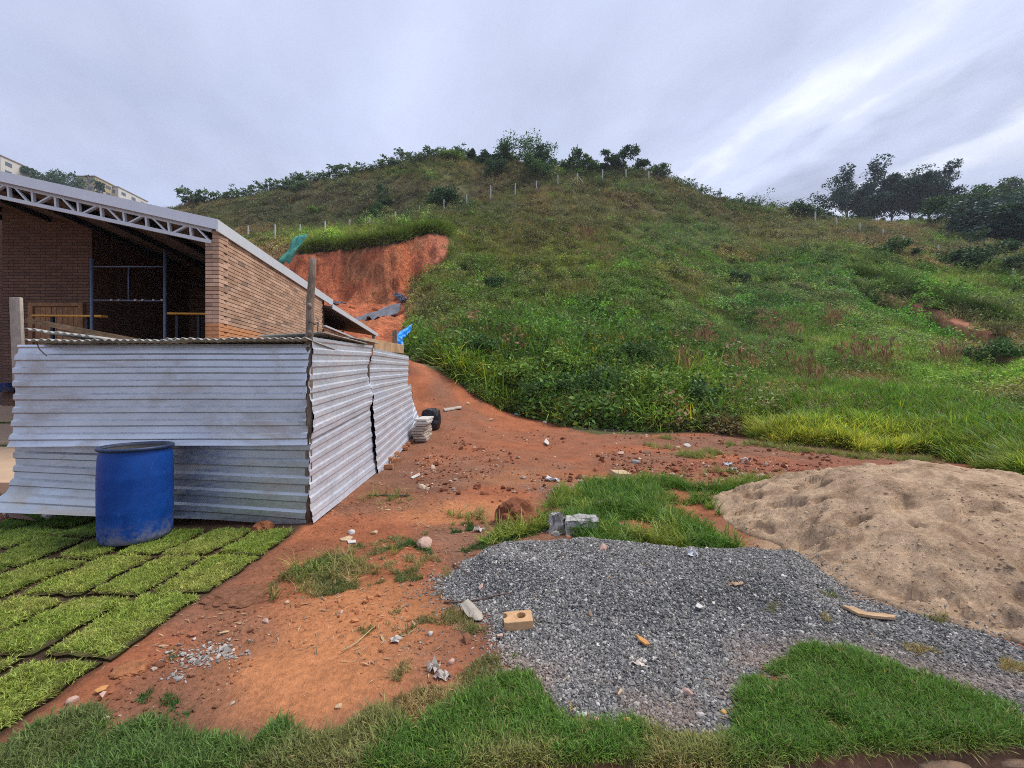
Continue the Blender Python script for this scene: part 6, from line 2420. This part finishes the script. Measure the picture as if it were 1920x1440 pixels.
# loose two-hole bricks along the foot of the side wall
MB_CLAY2 = mat_simple('red_pressed_brick', (.37, .17, .085), .9, 0, .3, 12, .5, .004, .2)
whole = holed_brick('loose_brick', .25, .125, .066, [(-.062, 0, .030), (.062, 0, .030)], MB_CLAY2)
LB = [(722, 880, .0, .1, 0), (722, 862, .0, .0, .067), (737, 868, .12, .6, 0), (735, 852, .3, 1.2, .067), (752, 845, .1, .3, 0), (748, 838, .15, .9, .067), (764, 830, .3, .2, 0), (776, 824, .2, 1.0, 0), (757, 838, .3, .4, .02), (768, 820, .1, .5, .02)]
LBL = ['nearest red two hole brick at the foot of the side sheets', 'red brick lying on top of the nearest one by the side sheets', 'second red brick from the near end of the row by the side sheets', 'red brick on top of the second one of the row by the side sheets',
       'third red brick from the near end of the row by the side sheets', 'red brick on top of the third one by the side sheets', 'farther red brick beside the wall foot, second from the plank stack', 'red brick next to the plank stack at the far end of the sheets',
       'tilted red brick between the third and fourth of the row', 'turned red brick near the plank stack, behind the farther one']
for i, (px, py, off, rz, up) in enumerate(LB):
    p = spot(px, py + (10 if up > .03 else 0), 5)
    o = link(bpy.data.objects.new('loose_brick', whole))
    o.location = (p.x, p.y + .05, gz(p.x, p.y) + up + .005)
    o.rotation_euler = (RNG.uniform(-.05, .05), RNG.uniform(-.06, .06), rz)
    tag(o, LBL[i], 'brick', 'loose bricks along the hut wall')

# broken corrugated tile
out = [(-.075, .075), (-.035, .098), (-.030, .112), (.018, .085), (.055, .045), (.092, .010), (.102, -.070), (.085, -.085), (.055, -.078), (.030, -.05), (.000, -.042), (-.03, -.008), (-.05, .03)]
bm = bmesh.new()
vs = [bm.verts.new((x, y, 0)) for x, y in out]
bm.faces.new(vs)
bmesh.ops.triangulate(bm, faces=list(bm.faces))
bmesh.ops.subdivide_edges(bm, edges=list(bm.edges), cuts=4, use_grid_fill=True)
for v in bm.verts:
    v.co.z = .010 * math.sin((v.co.x * .8 + v.co.y * .55) * 62)
me = bpy.data.meshes.new('tile_shard')
bm.to_mesh(me)
bm.free()
me.materials.append(mat_simple('tile_fibre', (.37, .325, .265), .9, 0, .25, 14, .3, .003, .2))
p = spot(880, 1160)
sh = link(bpy.data.objects.new('tile_shard', me))
sh.location = p + Vector((0, .01, .035))
sh.rotation_euler = (R(14), R(6), 0)
sh.scale = (.88, .88, 1)
md = sh.modifiers.new('thickness', 'SOLIDIFY')
md.thickness = .007
tag(sh, 'broken piece of grey corrugated tile between the grass and the gravel', 'tile piece')


def stick(name, pix, r, mat, label, cat, lift=.01, y0=1.6):
    P = [spot(a, b, y0) + Vector((0, 0, lift)) for a, b in pix]
    c = P[0].copy()
    mb = MB()
    mb.tube([q_ - c for q_ in P], r, 7)
    o = mb.build(name, mat, None, True)
    o.location = c
    return tag(o, label, cat)


M_TWIG = mat_simple('twig', (.13, .085, .065), .9, 0, .3, 20)
stick('branch', [(832, 1133), (860, 1132), (900, 1128), (930, 1120), (958, 1115)], [.006, .006, .005, .005, .003], M_TWIG, 'long thin brown branch lying behind the broken tile piece', 'branch')
stick('twig', [(850, 1062), (862, 1068), (873, 1076), (882, 1083)], [.007, .006, .007, .004], M_TWIG, 'short bent twig at the left edge of the gravel', 'twig')
stick('iron_bar', [(688, 931), (730, 931), (768, 931)], .010, M_BLACK, 'thin black iron bar lying on the dirt by the side sheets', 'bar')
stick('dry_stalk', [(1512, 1285), (1528, 1303)], .004, mat_simple('yellow_straw', (.70, .50, .07), .7, 0, .1, 20), 'bright yellow straw in the grass right of the gravel', 'straw')
stick('dry_stalk', [(640, 1228), (668, 1212), (705, 1180)], [.004, .004, .002], mat_simple('pale_straw', (.45, .34, .18), .8, 0, .2, 20), 'long pale stalk beside the dry grass on the orange soil', 'stalk', .02)


def flat_piece(name, pix, th, mat, label, cat, lift=.012, y0=1.6, curl=.0):
    P = [spot(a, b, y0) for a, b in pix]
    c = sum(P, Vector()) / len(P)
    mb = MB()
    n = len(P)
    top = [(q_ - c) + Vector((0, 0, lift + curl * ((i % 2) * 2 - 1))) for i, q_ in enumerate(P)]
    bot = [q_ - Vector((0, 0, th)) for q_ in top]
    mb.add(top + bot, [tuple(range(n))[::-1], tuple(range(n, 2 * n))] + [(i, (i + 1) % n, n + (i + 1) % n, n + i) for i in range(n)])
    o = mb.build(name, mat)
    o.location = c
    return tag(o, label, cat)


M_CHIP = mat_simple('white_chip', (.56, .53, .49), .7, 0, .08, 12)
flat_piece('wood_offcut', [(1578, 1143), (1600, 1146), (1625, 1156), (1660, 1160), (1680, 1163), (1676, 1168), (1640, 1165), (1610, 1160), (1590, 1150)], .016, M_TANWOOD, 'narrow tan wood offcut between the gravel and the sand', 'wood piece', .03)
flat_piece('white_strip', [(770, 897), (786, 889), (788, 892), (774, 899)], .012, M_CHIP, 'short white strip on the dirt right of the side sheets', 'strip', .02, 5)
flat_piece('tile_chip', [(651, 1016), (667, 1015), (668, 1020), (653, 1021)], .008, M_CHIP, 'small white tile chip on the soil near the hut corner', 'chip', .014)
flat_piece('flat_stone', [(637, 1013), (655, 1007), (662, 1010), (655, 1016), (640, 1017)], .012, SM['tan'], 'flat tan slab piece beside the white tile chip', 'stone', .014)
flat_piece('plank', [(832, 769), (864, 764), (866, 767), (834, 773)], .03, M_PLANK, 'pale plank lying on the red mound', 'plank', .05, 7)
flat_piece('bark_shard', [(1192, 1199), (1200, 1203), (1213, 1211), (1219, 1217), (1210, 1217), (1199, 1210)], .01, SM['orange'], 'orange brown shard lying in the middle of the gravel', 'shard', .03)
flat_piece('plastic_shard', [(1304, 1147), (1308, 1140), (1315, 1143), (1319, 1149), (1312, 1149)], .004, M_CHIP, 'thin white plastic shard on the right of the gravel', 'shard', .03)
flat_piece('wood_chip', [(1158, 1310 - 0), (1164, 1302), (1167, 1304), (1160, 1313)], .006, SM['tan'], 'tiny pale wood chip low on the gravel', 'chip', .025)
flat_piece('wood_chip', [(897, 1108), (904, 1101), (906, 1106), (899, 1114)], .006, SM['pink'], 'pink chip on the gravel above the branch', 'chip', .025)
flat_piece('stone_chip', [(931, 1198), (942, 1196), (943, 1200), (933, 1202)], .010, SM['pink'], 'pinkish chip at the left rim of the gravel below the tile piece', 'chip', .025)
flat_piece('white_splinter', [(1020, 833), (1024, 826), (1030, 835), (1027, 838)], .02, M_CHIP, 'white splinter standing in rubble on the dirt path', 'splinter', .06, 5)
flat_piece('wood_splinter', [(1115, 897), (1140, 899), (1150, 902), (1118, 901)], .02, M_TANWOOD, 'long pale splinter on the path left of the tan block', 'splinter', .03, 4)
flat_piece('dry_leaf', [(176, 1305), (190, 1296), (204, 1293), (198, 1301), (182, 1308)], .003, SM['orange'], 'curled orange dry leaf beside the nearest turf slab', 'leaf', .02)
flat_piece('dry_leaf', [(186, 1312), (194, 1304), (200, 1306), (192, 1316)], .003, SM['pink'], 'pale dry leaf beside the curled orange one', 'leaf', .02)
flat_piece('dry_leaf', [(14, 976), (34, 974), (52, 981), (68, 989), (40, 986), (18, 983)], .003, mat_simple('leaf_redgreen', (.17, .09, .06), .5, 0, .5, 8), 'long red and green leaf on the turf at the left edge', 'leaf', .07)


# crumpled paper and wrappers
def crumple(name, px, py, wpx, hpx, mat, label, cat, seed, y0=1.6):
    p = spot(px, py, y0)
    s = wpx / 800 * p.y
    h = hpx / 800 * p.y
    rr_ = np.random.default_rng(seed)
    n = 7
    U, V = np.meshgrid(np.linspace(-.5, .5, n), np.linspace(-.5, .5, n), indexing='ij')
    P = np.stack([U * s + rr_.normal(0, .10 * s, U.shape), V * s * .8 + rr_.normal(0, .10 * s, U.shape), np.abs(rr_.normal(.3, .35, U.shape)) * h], 2)
    o = np_obj(name, P.reshape(-1, 3), grid_faces(n, n), mat, None, False)
    o.location = p + Vector((0, s * .25, .004))
    md_ = o.modifiers.new('thickness', 'SOLIDIFY')
    md_.thickness = .0012
    return tag(o, label, cat)


M_PAPER = mat_simple('paper', (.54, .48, .42), .8, 0, .2, 20, 0, .002, .2, (.48, .30, .17), 9)
M_WHITEP = mat_simple('white_paper', (.58, .58, .60), .7, 0, .06, 14)
crumple('torn_paper', 812, 1262, 22, 20, M_PAPER, 'torn white and orange paper wrapper standing on the soil', 'paper', 1)
crumple('torn_paper', 828, 1278, 22, 12, M_PAPER, 'torn pale paper scrap just below the wrapper', 'paper', 2)
crumple('paper_scrap', 1301, 1045, 17, 13, M_WHITEP, 'small white paper scrap on the back of the gravel', 'paper', 3)
crumple('plaster_crumbs', 741, 1208, 18, 8, M_PAPER, 'pale crumbly plaster bit at the tip of the dry grass', 'plaster', 4)
crumple('plaster_crumbs', 1198, 1248, 32, 6, M_PAPER, 'patch of whitish crumbs on the front of the gravel', 'crumbs', 5)
crumple('sand_spill', 1376, 1097, 36, 5, M_SAND, 'small spill of sand on the right of the gravel', 'sand', 6)
crumple('plastic_bag', 1367, 874, 14, 9, M_WHITEP, 'crumpled white plastic bag on the path behind the sand', 'plastic bag', 7, 4)
crumple('plastic_scrap', 1379, 881, 10, 5, M_WHITEP, 'white plastic scrap right of the crumpled bag on the path', 'plastic', 8, 4)
crumple('white_litter', 898, 998, 18, 9, M_PAPER, 'white crumpled litter in the narrow grass strip', 'litter', 9)
crumple('paper_litter', 1035, 903, 24, 8, M_WHITEP, 'whitish litter among clods on the path', 'litter', 10, 4)
crumple('plastic_scrap', 968, 779, 8, 5, mat_simple('blue_scrap', (.25, .45, .70), .5, 0, .1, 9), 'tiny light blue scrap on the red mound', 'plastic', 11, 7)
rp = spot(1397, 870, 4)
mb = MB()
mb.tube([(.05 * math.cos(a), 0, .06 + .05 * math.sin(a)) for a in np.linspace(0, 6.283, 18)], .016, 8, False)
o = mb.build('white_ring', M_CHIP, None, True)
o.location = rp
tag(o, 'small pale ring standing on the path behind the sand', 'ring')


# clods of red earth
def clod_heap(px, py, wpx, hpx, label, seed, col):
    p = spot(px, py)
    s = wpx / 800 * p.y
    h = hpx / 800 * p.y
    rr_ = np.random.default_rng(seed)
    bm = bmesh.new()
    bmesh.ops.create_icosphere(bm, subdivisions=4, radius=1)
    for v in bm.verts:
        q_ = v.co
        f = 1 + .55 * (fbm(np.array([q_.x * 2.2 + seed]), np.array([q_.y * 2.2 + q_.z * 1.7]), 301, 4)[0] - .5) + .25 * (fbm(np.array([q_.x * 8 + seed]), np.array([q_.y * 8 + q_.z * 6]), 305, 3)[0] - .5)
        v.co = Vector((q_.x * f * s / 2, q_.y * f * s * .4, max(q_.z * f * h, -.02)))
    me = bpy.data.meshes.new('soil_clod')
    bm.to_mesh(me)
    bm.free()
    me.materials.append(mat_simple('clod_soil', col, 1, 0, .45, 26, .9, .02, .1))
    o = link(bpy.data.objects.new('soil_clod', me))
    o.location = p + Vector((0, s * .25, -.01))
    return tag(o, label, 'soil clod')


clod_heap(968, 990, 86, 48, 'heap of crumbly red earth beside the narrow grass strip', 1, (.27, .105, .055))
clod_heap(487, 1000, 42, 20, 'small clump of red earth at the foot of the front sheets', 2, (.26, .10, .05))
clod_heap(430, 1136, 120, 13, 'low rooty ridge of red earth along the turf edge', 3, (.25, .115, .065))
clod_heap(225, 1270, 66, 14, 'low clump of orange earth at the corner of the nearest turf slabs', 4, (.40, .17, .08))

# ------------------------------------------------------------------ behind the hut: planks, bag, bucket, tarps
pile = empty('plank_pile', spot(790, 826, 8) + Vector((.02, .1, 0)), 0, 'stack of white planks leaning by the end of the side sheets', 'plank stack')
sc_ = pile.location.y / 800
for k in range(9):
    mb = MB()
    mb.box((RNG.uniform(-.03, .03) + (.03 if k > 6 else 0), RNG.uniform(-.05, .05), .04 + k * .058), (.26 + RNG.uniform(-.03, .03), .9, .048), RNG.uniform(-.08, .08))
    mb.build('plank', M_PLANK if k < 6 else M_CHIP, pile, bevel=.006)
bp = spot(806, 806, 9)
rr_ = np.random.default_rng(2)
bm = bmesh.new()
bmesh.ops.create_icosphere(bm, subdivisions=3, radius=1)
for v in bm.verts:
    q_ = v.co
    f = 1 + .30 * (fbm(np.array([q_.x * 2.5 + 3]), np.array([q_.y * 2.5 + q_.z * 2]), 311, 4)[0] - .5)
    m_ = max(abs(q_.x), abs(q_.y), abs(q_.z)) ** .6
    v.co = Vector((q_.x * f * .25 / m_, q_.y * f * .22 / m_, .30 + q_.z * f * .29 / m_))
me = bpy.data.meshes.new('black_bag')
bm.to_mesh(me)
bm.free()
t = NT('black_plastic')
t.set((.012, .013, .018), .38, 0, .5)
t.bump(t.noise(7, 5, .6, None, 1.5), .6, .05)
me.materials.append(t.m)
M_BAG = t.m
o = link(bpy.data.objects.new('black_bag', me))
o.location = bp + Vector((0, .15, -.05))
tag(o, 'full black plastic bag standing on the red soil behind the planks', 'bag')
bk = empty('bucket', W(763, 752, 11.2), 0, 'pale pink bucket behind the leaning metal sheet', 'bucket')
lathe([(.12, -.2), (.16, .16), (.17, .17), (.155, .165), (.11, -.18)], 24, False, True).build('body', mat_simple('pink_plastic', (.62, .42, .33), .5, 0, .08, 6), bk, True)
mb = MB()
mb.tube([(.165 * math.cos(a), -.02 + .0 * a, .16 + .14 * math.sin(a)) for a in np.linspace(0, 3.1416, 12)], .008, 6)
mb.build('handle', M_BLACK, bk)


def draped(name, quad, mat, label, cat, seed, nu=26, nv=12, fold=.22, foldn=5, out=(0, -1, .3), parent=None):
    """cloth between four points given as (px, py, depth)"""
    a, b, c, d = (np.array(W(*q_)) for q_ in quad)
    U, V = np.meshgrid(np.linspace(0, 1, nu), np.linspace(0, 1, nv), indexing='ij')
    P = a * ((1 - U) * (1 - V))[..., None] + b * (U * (1 - V))[..., None] + c * (U * V)[..., None] + d * ((1 - U) * V)[..., None]
    o_ = np.array(out, float)
    o_ /= np.linalg.norm(o_)
    w = np.sin(V * foldn * 3.1 + U * 2.2 + seed) * .5 + (fbm(U * 5 + seed, V * 5, 321, 4) - .5) * 1.6
    P = P + o_ * (w * fold)[..., None]
    edge = (fbm(U * 9 + seed, V * 0, 323, 3) - .5) * fold * 2.2
    P[..., 2] += edge * V
    c0 = P.reshape(-1, 3).mean(0)
    ob = np_obj(name, P.reshape(-1, 3) - c0, grid_faces(nu, nv), mat, parent)
    ob.location = c0
    md_ = ob.modifiers.new('thickness', 'SOLIDIFY')
    md_.thickness = .02
    return tag(ob, label, cat)


def on_bank(px, py, d=.5):
    x, Y, z, h = ray_hit(px, py, 14)
    return (px, py, float(Y[0]) - d)


M_TARPG = mat_simple('grey_tarp', (.12, .13, .165), .5, 0, .2, .8, 0, .002, .4)
M_TARPB = mat_simple('blue_tarp', (.03, .33, .88), .45, 0, .15, 1.5, 0, .002, .4)
M_NET = mat_simple('green_net', (.06, .26, .21), .8, 0, .3, 1.2, 0, .002, .2, (.03, .07, .06), .8)
draped('grey_tarp', [on_bank(662, 599), on_bank(752, 569), on_bank(750, 588), on_bank(668, 606)], M_TARPG, 'long dark grey tarp sagging across the red cut bank', 'tarp', 1, 40, 14, .35, 6)
draped('grey_tarp', [on_bank(736, 551), on_bank(750, 549), on_bank(766, 563), on_bank(752, 565)], M_TARPG, 'small piece of grey tarp at the top right of the long one', 'tarp', 2, 14, 10, .25, 4)
draped('grey_tarp', [on_bank(620, 564), on_bank(648, 567), on_bank(648, 570), on_bank(622, 568)], M_TARPG, 'thin grey strip of tarp on the red bank above the roof end', 'tarp', 3, 14, 6, .15, 3)
draped('blue_tarp', [(746, 624, 17.0), (774, 607, 17.6), (764, 632, 17.2), (741, 642, 16.6)], M_TARPB, 'upper part of the bright blue tarp beside the green slope', 'tarp', 4, 20, 12, .11, 3)
draped('blue_tarp', [(741, 632, 16.5), (754, 630, 16.6), (757, 656, 16.2), (740, 654, 16.2)], M_TARPB, 'lower hanging part of the bright blue tarp behind the hut', 'tarp', 5, 16, 14, .10, 2)
draped('green_net', [(556, 443, 37.5), (578, 440, 37.5), (543, 492, 36), (522, 494, 36)], M_NET, 'green netting hanging down the left end of the cut bank', 'net', 6, 24, 10, .22, 3)
draped('white_scrap', [on_bank(780, 608), on_bank(789, 607), on_bank(785, 616), on_bank(781, 614)], M_WHITEP, 'small white scrap on the green slope beside the blue tarp', 'scrap', 7, 6, 6, .08, 2)
# brown mound at the right edge
clp = ray_hit(1905, 684, 9)
me = rock_mesh('earth_mound', mat_simple('mound_soil', (.28, .17, .12), 1, 0, .3, 3, .6, .03), 77, (1, .7, .42), .2, 3, True)
o = link(bpy.data.objects.new('earth_mound', me))
o.location = (float(clp[0][0]), float(clp[1][0]) + .2, float(clp[2][0]) + .12)
o.scale = (1.7, 1.7, 1.7)
tag(o, 'brown earth mound in the grass at the right edge', 'mound')
# stepped kerb stones in the ledge
for px, py, w, lab in ((1765, 1428, 105, 'whitish broken kerb stone in the soil at the bottom right'), (1440, 1440, 90, 'pale kerb stone half buried at the bottom middle'), (1890, 1418, 60, 'brown kerb stone at the bottom right corner')):
    x, y = G(px, py, -.06)
    me = rock_mesh('kerb_stone', SM['conc'] if 'pale' in lab or 'white' in lab else SM['brown'], 600 + px, (1, .3, .3), .2, 3)
    o = link(bpy.data.objects.new('kerb_stone', me))
    o.location = (x, y - .02, -.075)
    o.scale = (w / 800 * y * 1.1,) * 3
    tag(o, lab, 'kerb stone')
# small wood bits under the left end of the sheets
flat_piece('timber_offcut', [(0, 962), (30, 958), (52, 962), (8, 974)], .03, M_PLANK, 'pale timber offcut under the left end of the metal sheets', 'timber', .06, 3)

# ------------------------------------------------------------------ grit, clods and chips nobody could count
M_CLOD = mat_tinted('clod', 1.0, .7, 50, .35)
clods = make_protos('clod_bit', [rock_mesh('clod_bit', M_CLOD, 700 + k, (1, RNG.uniform(.6, .95), RNG.uniform(.4, .7)), .3, 1) for k in range(7)])
N = 30000
pxr = RNG.uniform(180, 1700, N)
pyr = 770 + 650 * RNG.uniform(0, 1, N) ** 1.5
gx_, gy_ = G(pxr, pyr)
ok = (gy_ < 15) & (gy_ > 1.7)
x, Y = gx_[ok], gy_[ok]
px, py = proj(x, Y, T(x, Y))
_, m1 = gravel_h(x, Y)
_, sb = sand_h(x, Y)
cl = fbm(x * 1.1, Y * 1.1, 331, 4)
inlawn = np.zeros(len(x), bool)
for q_ in LAWN:
    inlawn |= inpoly(x, Y, [G(*w) for w in q_])
smooth_spot = np.hypot((px - 640) / 170, (py - 1270) / 110) < 1
ok = (~m1) & (sb <= 0) & ~inlawn & (Y < foot_y(px) + .3) & (x > -2.15 - .05 * (Y - 4.5)) & (RNG.uniform(0, 1, len(x)) < sstep(.40, .66, cl) * .65 + .05) & ~(smooth_spot & (RNG.uniform(0, 1, len(x)) < .75))
x, Y = x[ok], Y[ok]
n = len(x)
z = ground_z(x, Y)
cc, _ = soil_colour(x, Y, z)
g = RNG.uniform(0, 1, n)
col = cc * RNG.uniform(.7, 1.25, (n, 1))
pale = g > .90
col[pale] = np.array((.52, .42, .33)) * RNG.uniform(.6, 1.3, (pale.sum(), 1))
size = RNG.lognormal(math.log(.017), .55, n) * (.7 + .06 * Y)
size[pale] *= .75
scatter('soil_crumbs', np.stack([x, Y, z + size * .1], 1), rand_rot(n, .6), np.clip(size, .005, .12), RNG.integers(0, 7, n), np.clip(col, .01, .8), clods)

# rubble band across the path
N = 6000
pxr = RNG.uniform(780, 1560, N)
pyr = RNG.normal(868, 40, N)
gx_, gy_, gz_, _ = ray_hit(pxr, np.clip(pyr, 800, 930), 4)
_, sb = sand_h(gx_, gy_)
cl = fbm(gx_ * .9, gy_ * .9, 335, 3)
ok = (sb <= 0) & (RNG.uniform(0, 1, N) < sstep(.42, .62, cl)) & (gy_ < foot_y(pxr)) & (pyr > 800) & (pyr < 928)
x, Y = gx_[ok], gy_[ok]
n = len(x)
z = ground_z(x, Y)
g = RNG.uniform(0, 1, n)
col = np.where((g > .8)[:, None], np.array((.48, .36, .27)), np.array((.24, .088, .045))) * RNG.uniform(.6, 1.3, (n, 1))
size = np.clip(RNG.lognormal(math.log(.036), .6, n), .012, .2)
scatter('path_rubble', np.stack([x, Y, z + size * .12], 1), rand_rot(n, .5), size, RNG.integers(0, 7, n), np.clip(col, .01, .8), clods)


# straw and pale chips
def sliver_mesh(name, rng, mat):
    w, l = rng.uniform(.08, .2), 1.0
    V = np.array([(-l / 2, 0, 0), (0, -w / 2, .06), (l / 2, 0, 0), (0, w / 2, .02)])
    return np_mesh(name, V, np.array([(0, 1, 2), (0, 2, 3)]), [mat], False)


M_SLIVER = mat_tinted('sliver', .9, 0, 50, .2)
slivers = make_protos('sliver', [sliver_mesh('sliver', rg, M_SLIVER) for _ in range(5)])
N = 7000
x = RNG.uniform(-2.3, 2.2, N)
Y = RNG.uniform(1.7, 6.5, N)
_, m1 = gravel_h(x, Y)
_, sb = sand_h(x, Y)
cl = fbm(x * 1.5, Y * 1.5, 341, 4)
ok = (sb <= 0) & (RNG.uniform(0, 1, N) < np.where(m1, .10, sstep(.45, .65, cl)))
x, Y = x[ok], Y[ok]
n = len(x)
col = np.array((.38, .27, .16)) * RNG.uniform(.5, 1.35, (n, 1))
rt = rand_rot(n, .25)
scatter('dry_straw', np.stack([x, Y, heap_z(x, Y) + .006], 1), rt, np.clip(RNG.lognormal(math.log(.035), .5, n), .01, .11), RNG.integers(0, 5, n), col, slivers)

# grey rubble patch on the left soil and pebbles under the sheets
xs, ys = [], []
for px, py, sx_, sy_, m in ((385, 1232, 36, 12, 240), (335, 1268, 14, 5, 30), (415, 1215, 20, 7, 50), (1160, 806, 30, 4, 160), (115, 972, 55, 5, 240), (780, 885, 24, 5, 90), (1075, 915, 36, 8, 260), (1090, 993, 50, 6, 300)):
    gx_, gy_, _, _ = ray_hit(RNG.normal(px, sx_, m), np.where(np.abs(sy_ - 4) < .1, 803 + np.abs(RNG.normal(0, 3, m)), np.clip(RNG.normal(py, sy_, m), py - 3 * sy_, py + 3 * sy_)), 1.6)
    xs.append(gx_)
    ys.append(gy_)
x, Y = np.concatenate(xs), np.concatenate(ys)
n = len(x)
col = np.array((.36, .33, .30)) * RNG.uniform(.5, 1.4, (n, 1))
scatter('grey_rubble', np.stack([x, Y, heap_z(x, Y) + .004], 1), rand_rot(n, .4), np.clip(RNG.lognormal(math.log(.018), .5, n) * (.6 + .12 * Y), .006, .07), RNG.integers(0, 9, n), np.clip(col, .02, .7), stone_protos)

# ================================================================== air
M_HAZE = bpy.data.materials.new('haze')
M_HAZE.use_nodes = True
M_HAZE.node_tree.nodes.clear()
pv = M_HAZE.node_tree.nodes.new('ShaderNodeVolumePrincipled')
pv.inputs['Color'].default_value = (.86, .91, 1.0, 1)
pv.inputs['Density'].default_value = .00038
pv.inputs['Anisotropy'].default_value = .2
mo = M_HAZE.node_tree.nodes.new('ShaderNodeOutputMaterial')
M_HAZE.node_tree.links.new(pv.outputs[0], mo.inputs['Volume'])
mb = MB()
mb.box((0, 120, 59), (760, 420, 122.6))
haze = mb.build('haze', M_HAZE)
haze['kind'] = 'stuff'
